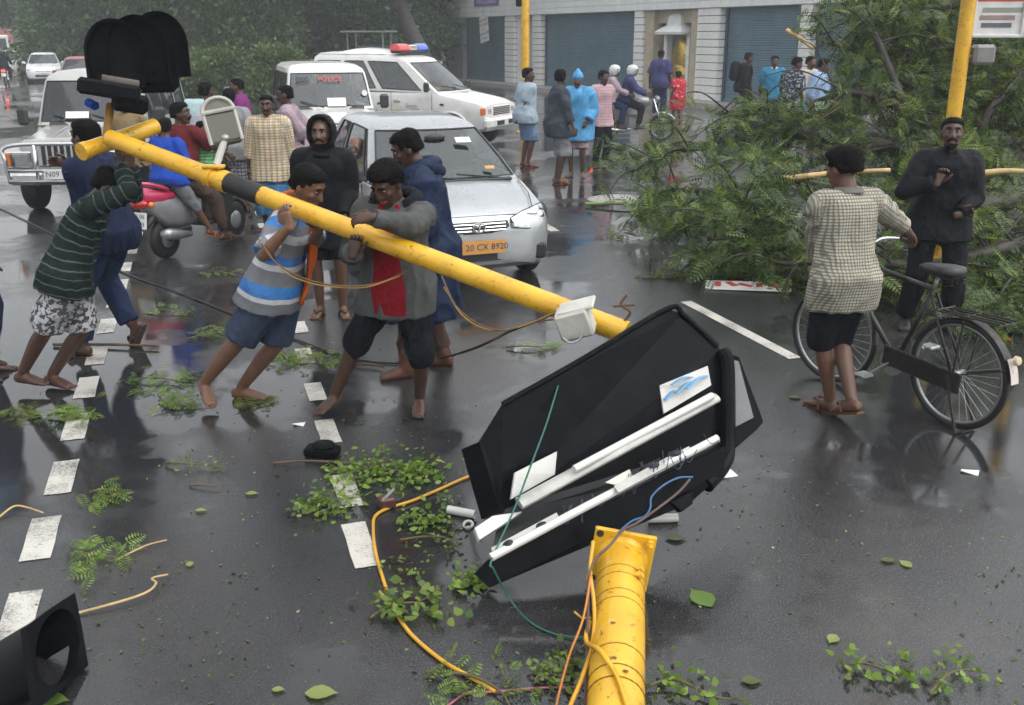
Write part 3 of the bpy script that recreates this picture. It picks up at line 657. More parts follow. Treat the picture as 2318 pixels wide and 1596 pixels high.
    MB().box((.50, .30, 1.275), (.002, .16, .09), rot3(0, -60)).build('permit_sticker', M_PAPER, t); MB().box((.88, .46, 1.03), (.002, .1, .05), rot3(0, -60)).build('toll_sticker', M_PLATEY, t)
    MB().ell((.42, .02, 1.30), (.03, .12, .035)).build('rear_view_mirror', M_TRIM, t, True)
    return t
hatchback()

# ---- box-nosed jeeps
def jeep(loc, rz, label, paint, side_paint, glassm, plate_txt, guard=True, police=False, side_glass=None):
    t = thing('jeep', loc, R(rz), label, 'car')
    st = [(1.90, .98, .45, .60, .01), (1.88, 1.0, .42, .64, .02), (1.4, 1.04, .40, .66, .025), (.86, 1.09, .38, .70, .02), (.78, 1.10, .38, .78, 0), (-.6, 1.10, .38, .80, 0), (-2.0, 1.10, .40, .80, 0), (-2.05, 1.08, .42, .78, 0)]
    me = body_mesh(st, [(1.3, -.72), (1.3, .72), (-1.35, -.72), (-1.35, .72)], .34); link('body', me, paint, t); smoothmesh(me, 35)
    for s in (-1, 1):
        f = MB(); pr = [(.86, .52), (.90, .82), (1.0, .90), (1.82, .90), (1.92, .84), (1.93, .60), (1.74, .56), (1.66, .72), (1.3, .80), (.98, .72), (.95, .5)]
        f.prism(pr, (0, s*.60, 0), (1, 0, 0), NZ, (0, s, 0), .24); f.build('wing', paint, t)
        wheel_obj(t, 1.3, s*.70, .34, .2); wheel_obj(t, -1.35, s*.70, .34, .2)
        MB().box((1.935, s*.64, .74), (.03, .32, .22), None, .012).build('lamp_surround', M_CHROME, t)
        h = MB().box((1.955, s*.62, .745), (.03, .24, .17), None, .012).build('headlight', M_LENS, t)
        MB().box((1.948, s*.62, .745), (.012, .2, .14), None, .004).build('reflector', mat('lamp_reflector', (.55, .56, .57), .2, .9), h)
        MB().box((1.95, s*.765, .745), (.03, .07, .17), None, .01).build('indicator', M_AMBER, t)
        mirror(t, .78, s*.84, 1.22, M_TRIM, (.09, .16, .24))
        seam(t, [(.74, s*.802, 1.08), (.74, s*.806, .5)]); seam(t, [(-.22, s*.806, 1.08), (-.22, s*.81, .45)]); seam(t, [(-1.0, s*.806, 1.08), (-1.0, s*.81, .8)])
        for x in (-.1, -.9): MB().box((x, s*.815, .98), (.16, .03, .04), None, .01).build('door_handle', M_TRIM, t)
        q = MB().box((-.35, s*.812, .78), (2.3, .012, .40)); q.build('side_panel', side_paint, t)
        MB().box((-.1, s*.86, .40), (1.7, .16, .05), None, .02).build('running_board', M_TRIM, t)
    greenhouse(t, [(1.10, 1.10, .86, -2.03, .775), (1.16, 1.15, .82, -2.01, .765), (1.34, 1.34, .74, -1.99, .74), (1.52, 1.52, .66, -1.97, .715), (1.69, 1.69, .58, -1.95, .685), (1.77, 1.76, .50, -1.93, .66), (1.83, 1.82, .30, -1.8, .58), (1.85, 1.85, 0, -1.5, .35)], paint, [(.03, .38), (.42, .66), (.70, .95)], glassm, .03, glass_side=side_glass, rc=.04)
    interior(t, .80, -1.9, .70, 1.02)
    g = MB().box((1.915, 0, .80), (.03, .82, .30), None, .02).build('grille', M_TRIM if not guard else M_CHROME, t)
    for k in range(9): MB().box((1.937, -.32+k*.08, .80), (.02, .045, .25), None, .006).build('grille_slat', M_TRIM if guard else paint, g)
    MB().box((1.98, 0, .50), (.14, 1.56, .16), None, .04).build('bumper', M_CHROME if guard else M_GREYBOX, t)
    if guard:
        gd = MB(); gd.tube(curve([(2.06, -.74, .45), (2.08, -.76, .72), (2.07, -.72, .93), (2.07, 0, .96), (2.07, .72, .93), (2.08, .76, .72), (2.06, .74, .45)], 6), .028, 8); bar = gd.build('bull_bar', M_CHROME, t, True)
        for z in (.62, .48): MB().tube([(2.08, -.74, z), (2.1, 0, z), (2.08, .74, z)], .024, 8).build('cross_bar', M_CHROME, bar, True)
        for y in (-.38, .38): MB().tube([(2.07, y, .42), (2.085, y, .95)], .024, 8).build('upright', M_CHROME, bar, True)
        plate(t, (2.135, -.02, .575), NY, NZ, .52, .125, plate_txt, M_PLATEW, size=.10)
    else: plate(t, (2.06, 0, .52), NY, NZ, .48, .12, plate_txt, M_PLATEW, size=.09)
    wipers(t, [((.875, -.12, 1.13), (.80, -.52, 1.24), None), ((.875, .42, 1.13), (.80, .02, 1.24), None)])
    if police:
        x = .695; M_ = frame((x, .02, 1.60), NY, (-.42, 0, 1))
        text('police_lettering', 'POLICE', mat('red_letter', (.70, .06, .05), .5), t, M_, .125); text('tamil_lettering', 'காவல்'[:0]+'&nob', M_INK, t, frame((x, -.42, 1.60), NY, (-.42, 0, 1)), .13) if False else None
        mk = MB()
        for k in range(3): mk.tube([(x+.005, -.52+k*.075+.03*math.cos(a), 1.60+.035*math.sin(a)) for a in np.linspace(.4*k, .4*k+5.2, 9)], .008, 4)
        mk.build('tamil_lettering', M_INK, t)
        MB().box((.83, .1, 1.22), (.004, .32, .15), rot3(0, -24)).build('dashboard_paper', M_PAPER, t)
        MB().lathe([(.001, 0), (.05, 0), (.05, .003)], 14, np.array(((0, 0, 1), (0, 1, 0), (-1, 0, 0))), (.765, .60, 1.36)).build('round_sticker', M_PAPER, t)
    else: MB().box((.82, -.18, 1.24), (.004, .32, .1), rot3(0, -24)).build('dashboard_paper', M_PAPER, t)
    seam(t, [(1.87, y, 1.01) for y in (-.6, 0, .6)])
    for s in (-1, 1): MB().tube(curve([(.9, s*.25, 1.115), (1.5, s*.22, 1.075), (1.88, s*.2, 1.03)], 4), .007, 4).build('bonnet_crease', paint, t)
    return t
PW = carpaint('white_paint', (.66, .66, .64)); PS = carpaint('silver_grey_paint', (.42, .43, .43), .3); PDG = carpaint('dark_green_paint_car', (.035, .05, .045)); PBK = carpaint('black_paint', (.012, .013, .014))
suv = jeep((-6.05, 15.28, 0), -84.6, 'silver white jeep with chrome bull bar at the head of the queue on the left', carpaint('pearl_paint', (.44, .44, .42), .15), PS, M_GLASS, 'TN09 CB9312', True, side_glass=M_GLASSD)
jeep((-3.37, 18.43, 0), -72.3, 'white police jeep with red POLICE lettering across its windscreen', PW, PDG, M_GLASS, 'TN 01 G 3382', False, True)

# ---- long white jeep with beacon
def long_jeep():
    t = thing('long_jeep', (-2.26, 22.78, 0), R(-25.0), 'long white jeep with red and blue roof beacon parked side on', 'car'); P = PW
    st = [(2.24, .86, .42, .70, .01), (2.22, .92, .40, .76, .02), (2.0, 1.0, .38, .80, .03), (1.5, 1.09, .36, .815, .04), (1.12, 1.16, .36, .82, .02), (1.0, 1.18, .36, .825, 0), (0, 1.18, .36, .83, 0), (-2.1, 1.18, .4, .82, 0), (-2.2, 1.16, .44, .80, 0)]
    me = body_mesh(st, [(1.45, -.76), (1.45, .76), (-1.3, -.76), (-1.3, .76)], .35); link('body', me, P, t); smoothmesh(me, 35)
    greenhouse(t, [(1.18, 1.15, 1.24, -2.19, .80), (1.23, 1.19, 1.19, -2.18, .79), (1.42, 1.39, .94, -2.16, .755), (1.61, 1.58, .70, -2.14, .72), (1.79, 1.76, .47, -2.12, .685), (1.86, 1.84, .36, -2.10, .66), (1.95, 1.92, .05, -2.0, .58), (1.98, 1.98, -.3, -1.8, .35)], P, [(.10, .40), (.45, .66), (.70, .95)], glass('misted_glass', (.55, .58, .58), .42, .12), .08, glass_side=M_GLASSD, rc=.06)
    interior(t, 1.1, -2.0, .72, 1.05)
    r_ = MB(); r_.rings([[(-.25-1.85*s, y*.62*(1-.05*abs(2*s-1)), 1.93+.13*math.sin(PI*min(1, s*1.15+.05))*(1-abs(y)**3)) for y in np.linspace(-1, 1, 9)] for s in np.linspace(0, 1, 9)], False, False); r_.build('raised_roof', P, t, True)
    for s in (-1, 1):
        for x in (1.45, -1.3): wheel_obj(t, x, s*.74, .35, .2)
        MB().box((2.215, s*.56, .80), (.05, .20, .14), None, .02).build('headlight', M_LENS, t); MB().box((2.205, s*.56, .80), (.04, .18, .12), None, .01).build('reflector', mat('lamp_reflector', (.55, .56, .57), .2, .9), t)
        MB().box((2.17, s*.725, .80), (.12, .10, .16), rot3(0, 0, -s*20), .02).build('indicator', M_AMBER, t)
        seam(t, [(1.02, s*.832, 1.16), (1.0, s*.838, .5)]); seam(t, [(.02, s*.838, 1.16), (.02, s*.842, .44)]); seam(t, [(-.95, s*.838, 1.16), (-.95, s*.842, .44)])
        MB().box((.16, s*.845, .98), (.17, .02, .05), None, .008).build('door_handle', M_CHROME, t); MB().box((-.8, s*.845, .98), (.17, .02, .05), None, .008).build('door_handle', M_CHROME, t)
        ys = MB(); ys.rings([[(x, s*.836, z) for x, z in q] for q in (((.0, .66), (.5, .70), (.95, .62)), ((0, .80), (.5, .80), (.95, .64)))], False, False); ys.build('yellow_stripe', mat('pale_yellow_stripe', (.58, .50, .22), .4), t)
        mirror(t, .95, s*.84, 1.28, M_TRIM, (.1, .14, .2))
        f = MB(); f.tube([(1.45+.45*math.cos(a), s*.83, .36+.42*math.sin(a)) for a in np.linspace(.1, PI-.1, 13)], .035, 6, flat=.8); f.build('wheel_arch', P, t, True)
        MB().box((1.25, s*.833, .93), (.09, .012, .035)).build('side_repeater', M_TRIM, t)
    MB().box((2.27, 0, .56), (.16, 1.62, .22), None, .05).build('bumper', P, t)
    g = MB().box((2.232, 0, .80), (.03, .84, .20), None, .01).build('grille', P, t)
    for k in range(5): MB().box((2.25, 0, .73+k*.035), (.012, .80, .018)).build('grille_slat', M_TRIM, g)
    for k, y in enumerate((-.25, .3)):
        MB().box((2.355, y, .56), (.012, .34, .09), None, .003).build('bumper_vent', M_TRIM, t)
    text('badge', 'GOLD', M_INK, t, frame((.62, -.846, .80), (1, 0, 0), NZ), .07); text('script_badge', 'Spacio', M_STEEL, t, frame((.52, -.846, .89), (1, 0, 0), NZ), .11)
    wipers(t, [((1.22, -.1, 1.22), (1.10, -.5, 1.30), None), ((1.22, .4, 1.22), (1.10, .0, 1.30), None)])
    bc = MB().box((.02, 0, 1.985), (.26, 1.22, .07), None, .03).build('beacon_base', M_TRIM, t)
    for y, m, n_ in ((-.40, mat('red_beacon', (.62, .03, .04), .15, coat=1), 'red_dome'), (.40, mat('blue_beacon', (.05, .12, .55), .15, coat=1), 'blue_dome')):
        q = MB(); q.rings([[(.02+.14*math.cos(a)*k, y+o, 2.0+.15*max(0, math.sin(a))*k) for a in np.linspace(-.2, PI+.2, 12)] for o, k in ((-.23, .7), (-.20, 1), (.20, 1), (.23, .7))]); q.build(n_, m, bc, True, 50)
    MB().box((.02, 0, 2.06), (.22, .32, .12), None, .02).build('loudspeaker', mat('cream_plastic', (.6, .55, .40), .5), bc); text('beacon_lettering', 'POLICE', M_INK, bc, frame((.135, 0, 2.07), NY, NZ), .07)
    return t
long_jeep()

# ---- queue of cars down the road
def saloon(loc, rz, label, paint, lights=False, L=1.0, high=0.0, plate_m=M_PLATEW):
    t = thing('saloon_car', loc, R(rz), label, 'car')
    st = [(2.0, .56, .30, .56, .01), (1.96, .64, .24, .70, .02), (1.8, .72, .2, .80, .035), (1.4, .82, .2, .84, .04), (.95, .91, .2, .85, .02), (.8, .93, .2, .85, 0), (-1.5, .97, .2, .85, 0), (-1.9, .95, .26, .76, 0), (-1.98, .84, .34, .68, 0)]
    st = [(x, z+high*.5, b, w_, c_) for x, z, b, w_, c_ in st]
    me = body_mesh(st, [(1.25, -.80), (1.25, .80), (-1.25, -.80), (-1.25, .80)], .30); link('body', me, paint, t); smoothmesh(me, 38)
    greenhouse(t, [(z+high*(.5 if k < 2 else .8), f+high*(.5 if k < 2 else .8), a, b_, w_) for k, (z, f, a, b_, w_) in enumerate([(.94, .92, 1.0, -1.75, .80), (.98, .955, .94, -1.73, .785), (1.12, 1.10, .72, -1.64, .735), (1.27, 1.25, .47, -1.52, .67), (1.40, 1.38, .25, -1.4, .61), (1.44, 1.43, .15, -1.34, .57), (1.48, 1.475, -.05, -1.2, .46), (1.49, 1.49, -.25, -1.0, .25)])], paint, [(.08, .48), (.55, .86)], M_GLASS, .1)
    interior(t, .9, -1.5, .7, .82)
    for x in (1.25, -1.25):
        for y in (-.76, .76): wheel_obj(t, x, y, .3)
    for s in (-1, 1):
        MB().ell((1.84, s*.62, .66+high*.4), (.10, .17, .06), rot3(0, 0, -s*30)).build('headlight', emit('lit_headlamp', (1, .8, .5), 9) if lights else M_LENS, t, True); mirror(t, .72, s*.84, 1.0+high*.5, paint)
        MB().ell((1.9, s*.60, .38), (.04, .07, .05)).build('fog_lamp', M_LENS if not lights else emit('lit_fog_lamp', (1, .72, .35), 14), t, True)
    MB().box((1.985, 0, .60+high*.4), (.03, .7, .06), None, .01).build('upper_grille', M_CHROME, t); MB().box((1.985, 0, .38), (.04, .84, .14), None, .03).build('lower_grille', M_TRIM, t)
    plate(t, (2.02, 0, .47), NY, NZ, .48, .11, 'TN 07', plate_m, size=.08); wipers(t, [((1.0, 0, .96+high*.5), (.9, -.45, 1.0+high*.5), None)])
    return t
saloon((-24.6, 54.5, 0), -68, 'white hatchback behind the maroon car in the queue', carpaint('clean_white_paint', (.72, .73, .74)))
saloon((-16.0, 38.6, 0), -70, 'maroon car with lit headlamp between the silver jeep and white hatchback', carpaint('maroon_paint', (.26, .035, .05)), True, high=.12)
saloon((-34.5, 76, 0), -68, 'pale grey car behind the white hatchback in the far queue', PS, high=.3)
saloon((-4.6, 23.2, 0), -74, 'black car half hidden left of the police jeep', PBK, high=.1)
_g = G(22, 172); saloon((_g.x, _g.y, 0), -68, 'small white car beside the motorcycle at the left edge of the queue', PW)
_g = G(112, 128); saloon((_g.x, _g.y, 0), -68, 'dark grey car far back in the queue, right of the pale grey car', carpaint('graphite_paint', (.07, .075, .08)))
def truck(loc, rz, label, cab, box):
    t = thing('truck', loc, R(rz), label, 'truck')
    MB().box((1.6, 0, 1.45), (1.5, 2.1, 1.9), None, .12).build('cab', cab, t); MB().box((2.36, 0, 1.75), (.03, 1.8, .75), None, .02).build('windscreen', M_GLASSD, t)
    MB().box((-1.2, 0, 1.75), (4.0, 2.2, 2.2), None, .04).build('cargo_box', box, t); MB().box((2.38, 0, .65), (.12, 2.1, .3), None, .04).build('bumper', M_TRIM, t)
    for s in (-1, 1):
        MB().box((2.37, s*.75, .95), (.04, .3, .2), None, .02).build('headlight', M_LENS, t)
        for x in (1.5, -2.0): wheel_obj(t, x, s*.9, .42, .25)
        mirror(t, 2.2, s*1.05, 1.9, M_TRIM, (.08, .16, .3))
    MB().box((2.375, 0, 1.22), (.03, 1.5, .25), None, .01).build('grille', M_TRIM, t)
    return t
truck((-43.5, 88, 0), -68, 'white truck at the far end of the queue by the left edge', PW, mat('red_cargo', (.35, .10, .09), .5))
truck((-47, 108, 0), -68, 'farthest truck with a dark cargo body, barely visible at the end of the queue', PS, mat('dark_cargo', (.09, .09, .1), .6))
# ================================================================== PEOPLE
def remesh(mb, voxel, smooth=2):
    me = bpy.data.meshes.new('t'); me.from_pydata(mb.v, [], mb.f); me.update()
    o = bpy.data.objects.new('tmp', me); COL.objects.link(o)
    md = o.modifiers.new('r', 'REMESH'); md.mode = 'VOXEL'; md.voxel_size = voxel; md.adaptivity = 0
    r = bpy.data.meshes.new_from_object(o.evaluated_get(bpy.context.evaluated_depsgraph_get()))
    bpy.data.objects.remove(o); bpy.data.meshes.remove(me)
    n = len(r.vertices); co = np.empty(n*3); r.vertices.foreach_get('co', co); co = co.reshape(-1, 3)
    ed = np.empty(len(r.edges)*2, dtype=np.int32); r.edges.foreach_get('vertices', ed); ed = ed.reshape(-1, 2)
    deg = np.bincount(ed.ravel(), minlength=n).reshape(-1, 1)
    for _ in range(smooth):
        acc = np.zeros_like(co)
        for c in range(3):
            acc[:, c] = np.bincount(ed[:, 0], co[ed[:, 1], c], n)+np.bincount(ed[:, 1], co[ed[:, 0], c], n)
        co = co*.45+.55*acc/np.maximum(deg, 1)
    r.vertices.foreach_set('co', co.ravel()); r.update(); return r
def getco(me):
    a = np.empty(len(me.vertices)*3); me.vertices.foreach_get('co', a); return a.reshape(-1, 3)
def getno(me):
    a = np.empty(len(me.vertices)*3); me.vertices.foreach_get('normal', a); return a.reshape(-1, 3)
def wrinkle(me, amp, freq, seed, stretch=(1, 1, .45)):
    co = getco(me); no = getno(me); rg = np.random.default_rng(seed); p = co*np.array(stretch); d = np.zeros(len(co))
    wv = sum(np.sin(p@(rg.normal(size=3)*freq*.5)+rg.uniform(0, 6))*.8 for _ in range(3))
    for k in range(7):
        q = rg.normal(size=3)*freq*rg.uniform(.6, 1.7); d += np.sin(p@q+rg.uniform(0, 6)+wv*1.3)
    d = -np.abs(d/2.6)+.6
    me.vertices.foreach_set('co', (co+no*(d*amp)[:, None]).ravel()); me.update()
def append_mesh(me, mb):
    """join the directly lofted pieces (fingers, toes) to a remeshed body"""
    if not mb.v: return me
    n0 = len(me.vertices); V = [tuple(v.co) for v in me.vertices]+mb.v
    F = [tuple(p.vertices) for p in me.polygons]+[tuple(i+n0 for i in f) for f in mb.f]
    r = bpy.data.meshes.new('b'); r.from_pydata(V, [], F); r.update(); bpy.data.meshes.remove(me); return r
def ik(a, t, l1, l2, hint):
    a, t, hint = V3(a), V3(t), V3(hint); d = t-a; L = np.linalg.norm(d); u = d/max(L, 1e-6)
    if L > (l1+l2)*.999: t = a+u*(l1+l2)*.999; L = (l1+l2)*.999
    if L < abs(l1-l2)+.02: L = abs(l1-l2)+.02
    x = (l1*l1-l2*l2+L*L)/(2*L); h = math.sqrt(max(l1*l1-x*x, 0)); p = hint-u*np.dot(hint, u); p = unit(p) if np.linalg.norm(p) > 1e-6 else perp(u)[0]
    return a+u*x+p*h, t
TD = np.array([-.14, -.06, 0, .1, .22, .34, .42, .47, .505]); TX = np.array([.10, .160, .168, .152, .156, .172, .168, .128, .078]); TY = np.array([.075, .112, .118, .108, .110, .118, .108, .085, .062])
class Pose: pass
def make_pose(base, head, h, pel, lean, twist, look, wl, wr, al, ar, hk=None, he=None, shrug=0.0, bulk=1.0):
    p = Pose(); a = R(head); p.k = k = h/1.7; p.bulk = bulk; p.base = V3(base)
    p.f = np.array((math.sin(a), math.cos(a), 0)); p.r = np.array((math.cos(a), -math.sin(a), 0)); p.u = np.array((0, 0, 1.))
    W_ = lambda q: V3(q) if isinstance(q, Vector) else p.base+(p.r*q[0]+p.f*q[1]+p.u*q[2])*1.0
    p.W = W_
    p.pel = W_(pel) if pel is not None else p.base+p.u*.925*k
    p.sp = unit(p.u*math.cos(R(lean[0]))*math.cos(R(lean[1]))+p.f*math.sin(R(lean[0]))+p.r*math.sin(R(lean[1])))
    p.sp0 = unit(p.sp*.6+p.u*.4)
    p.mid = p.pel+p.sp0*.22*k; p.neck = p.mid+p.sp*.28*k
    tr = R(twist); p.sr = unit(p.r*math.cos(tr)+p.f*math.sin(tr)); p.sr = unit(p.sr-p.sp*np.dot(p.sr, p.sp)); p.sf = np.cross(p.sp, p.sr)
    p.hr = unit(p.r-p.sp0*np.dot(p.r, p.sp0)); p.hf = np.cross(p.sp0, p.hr)
    sw = .178*k*bulk**.5; p.sh = {s: p.neck-p.sp*(.055-shrug)*k+p.sr*s*sw for s in (-1, 1)}
    p.hip = {s: p.pel-p.sp0*.03*k+p.hr*s*.088*k for s in (-1, 1)}
    ua, fa, th, sn = .285*k, .25*k, .425*k, .415*k
    wl = wl if wl is not None else (-.27*k*bulk**.5, .04, .86*k); wr = wr if wr is not None else (.27*k*bulk**.5, .04, .86*k)
    al = al if al is not None else (-.10*k, 0, .075*k); ar = ar if ar is not None else (.10*k, -.02, .075*k)
    hk = hk or {}; he = he or {}
    p.el, p.wr, p.kn, p.an = {}, {}, {}, {}
    for s, w_, an in ((-1, wl, al), (1, wr, ar)):
        eh = he.get(s, (s*.35, -.8, -.4)); p.el[s], p.wr[s] = ik(p.sh[s], W_(w_), ua, fa, p.r*eh[0]+p.f*eh[1]+p.u*eh[2])
        kh = hk.get(s, (s*.12, 1, 0)); p.kn[s], p.an[s] = ik(p.hip[s], W_(an), th, sn, p.r*kh[0]+p.f*kh[1]+p.u*kh[2])
    yaw, pit = look; y = a+R(yaw)
    f0 = np.array((math.sin(y), math.cos(y), 0)); p.hrr = np.array((math.cos(y), -math.sin(y), 0))
    p.hff = f0*math.cos(R(pit))+p.u*math.sin(R(pit)); p.huu = np.cross(p.hrr, p.hff)
    p.hc = p.neck+unit(p.sp*.5+p.huu*.5)*.155*k+p.hff*.025*k
    p.HM = np.stack([p.hrr, p.hff, p.huu], 1)
    return p
def tring(p, d, o=0.0, n=20, ex=2.3):
    k = p.k
    rx = (np.interp(d, TD, TX)*p.bulk+o)*k; ry = (np.interp(d, TD, TY)*p.bulk**1.3+o)*k
    if d <= .22:
        t = max(0, min(1, (d+.06)/.28)); c = p.pel+p.sp0*d*k; ar = p.hr; af = p.hf
        ar = unit(p.hr*(1-t)+(p.hr+p.sr)*.5*t); af = unit(p.hf*(1-t)+(p.hf+p.sf)*.5*t)
        if d < 0: c = p.pel+unit(unit((p.kn[-1]+p.kn[1])/2-p.pel)*.6-p.sp0*.4)*(-d)*k
    else: c = p.mid+p.sp*(d-.22)*k; ar, af = p.sr, p.sf
    return ering(c, ar, af, rx, ry, n, ex)
def ering(c, ax, ay, rx, ry, n=16, ex=2.0):
    out = []
    for t in np.linspace(0, 2*PI, n, endpoint=False):
        cs, sn = math.cos(t), math.sin(t); out.append(c+ax*rx*math.copysign(abs(cs)**(2/ex), cs)+ay*ry*math.copysign(abs(sn)**(2/ex), sn))
    return out
def legpt(p, s, d):                        # point at length d down the leg
    k = p.k; a, b, c = p.hip[s], p.kn[s], p.an[s]; l1 = np.linalg.norm(b-a); l2 = np.linalg.norm(c-b)
    return a+(b-a)*d/l1 if d < l1 else b+(c-b)*min(1, (d-l1)/l2)
def limb(mb, pts, rr, n=12, flat=1.0):
    """smooth tapered tube through the joints"""
    P = [V3(q) for q in pts]; out = []; rad = []
    for i in range(len(P)-1):
        for t in np.linspace(0, 1, 5, endpoint=False): out.append(P[i]+(P[i+1]-P[i])*t); rad.append(rr[i]+(rr[i+1]-rr[i])*t)
    out.append(P[-1]); rad.append(rr[-1]); mb.tube(out, rad, n, True, flat)
    for q, r_ in zip(P[1:-1], rr[1:-1]): mb.ell(q, r_*1.0, n=10, m=6)
def foot_dir(p, s, fd):
    f = fd.get(s) if fd else None
    return unit(V3(f)) if isinstance(f, Vector) else unit(p.f+p.r*s*.22) if f is None else unit(p.r*f[0]+p.f*f[1]+p.u*(f[2] if len(f) > 2 else 0))
def foot(mb, p, s, fd, o=0.0, toes=None):
    k = p.k; A = p.an[s]; f = foot_dir(p, s, fd); sd = unit(np.cross(f, p.u)); up = np.cross(sd, f); c0 = A-up*.042*k
    L = [(-.062, .024, .028, .004), (-.045, .033, .036, .004), (.0, .035, .044, .008), (.06, .040, .036, .0), (.11, .046, .026, -.012), (.15, .044, .019, -.018), (.172 if toes is not None else .185, .034, .013, -.022)]
    mb.rings([ering(c0+f*x*k+up*z*k, sd, up, (w_+o)*k, (h_+o)*k, 12, 2.4) for x, w_, h_, z in L])
    if toes is not None:
        for q, (y, x, r_) in enumerate(((-.031, .178, .0135), (-.010, .186, .0095), (.006, .181, .009), (.020, .172, .0085), (.032, .160, .008))):
            toes.ell(c0+f*(x)*k+sd*(y*(s))*(-1)*k-up*.024*k, (.018*k, r_*k, .010*k), np.stack([f, sd, up], 1), 8, 5)
def hand(mb, fing, p, s, spec):
    k = p.k; Wp = p.wr[s]; fore = unit(Wp-p.el[s])
    d, n, curl = spec if spec else (None, None, .45)
    d = unit(V3(d)) if d is not None else unit(fore*.85-p.u*.15)
    n = unit(V3(n)) if n is not None else unit(-p.r*s*.9+p.f*-.3)
    n = unit(n-d*np.dot(n, d)); sd = np.cross(d, n)*(1 if s > 0 else -1)           # sd: thumb side
    mb.rings([ering(Wp+d*x*k, sd, n, w_*k, t_*k, 12, 2.6) for x, w_, t_ in ((-.03, .027, .022), (0, .027, .02), (.03, .036, .019), (.065, .041, .016), (.088, .039, .013))])
    for y, L, r_ in ((.029, .070, .0092), (.0098, .080, .0096), (-.0098, .074, .0092), (-.028, .058, .0082)):
        a = Wp+d*.082*k+sd*y*k; pts = [a]; ang = 0
        for q, fr in enumerate((.42, .32, .26)):
            ang += curl*(.75 if q == 0 else 1.0); v = d*math.cos(ang)+n*math.sin(ang); a = a+v*L*fr*k; pts.append(a)
        fing.tube(pts, [r_*k*1.05, r_*k, r_*k*.92, r_*k*.72], 7); fing.ell(pts[-1], r_*k*.75, n=7, m=4)
    a = Wp+d*.022*k+sd*.024*k; v1 = unit(d*.6+sd*.75+n*.25); v2 = unit(d*.85+sd*.25+n*(.3+curl*.5)); pts = [a, a+v1*.038*k, a+v1*.038*k+v2*.030*k, a+v1*.038*k+v2*.056*k]
    fing.tube(pts, [.014*k, .0115*k, .0105*k, .008*k], 7); fing.ell(pts[-1], .0085*k, n=7, m=4)
def head_mesh(mb, p, ex=0.0):
    k = p.k; H = p.HM; c = p.hc
    prof = [(-.118, .026, .030, .052), (-.105, .040, .044, .042), (-.075, .054, .066, .024), (-.04, .064, .083, .010), (0, .071, .092, .0), (.04, .075, .097, -.004), (.075, .068, .088, -.008), (.10, .048, .062, -.010), (.112, .02, .03, -.01)]
    mb.rings([ering(c+(H[:, 1]*yo+H[:, 2]*z)*k, H[:, 0], H[:, 1], (rx+ex)*k, (ry+ex)*k, 16, 2.15) for z, rx, ry, yo in prof])
    if ex: return
    L = lambda x, y, z: c+(H[:, 0]*x+H[:, 1]*y+H[:, 2]*z)*k
    mb.tube([L(0, .086, .022), L(0, .102, -.008), L(0, .112, -.030), L(0, .094, -.040)], [.009*k, .013*k, .019*k, .013*k], 8)
    mb.ell(L(-.013, .096, -.036), .010*k, n=8, m=5); mb.ell(L(.013, .096, -.036), .010*k, n=8, m=5)
    mb.ell(L(0, .080, .036), (.058*k, .020*k, .012*k), H); mb.ell(L(0, .080, -.066), (.030*k, .018*k, .013*k), H); mb.ell(L(0, .074, -.105), (.026*k, .02*k, .018*k), H)
    for s in (-1, 1): mb.ell(L(s*.077, -.008, -.012), (.011*k, .024*k, .034*k), H, 8, 6); mb.ell(L(s*.045, .066, -.020), (.022*k, .024*k, .020*k), H, 8, 6)
    mb.tube([p.neck-p.sp*.06*k, p.neck+p.sp*.02*k, c-H[:, 2]*.07*k-H[:, 1]*.015*k], [.075*k, .056*k, .054*k], 12)
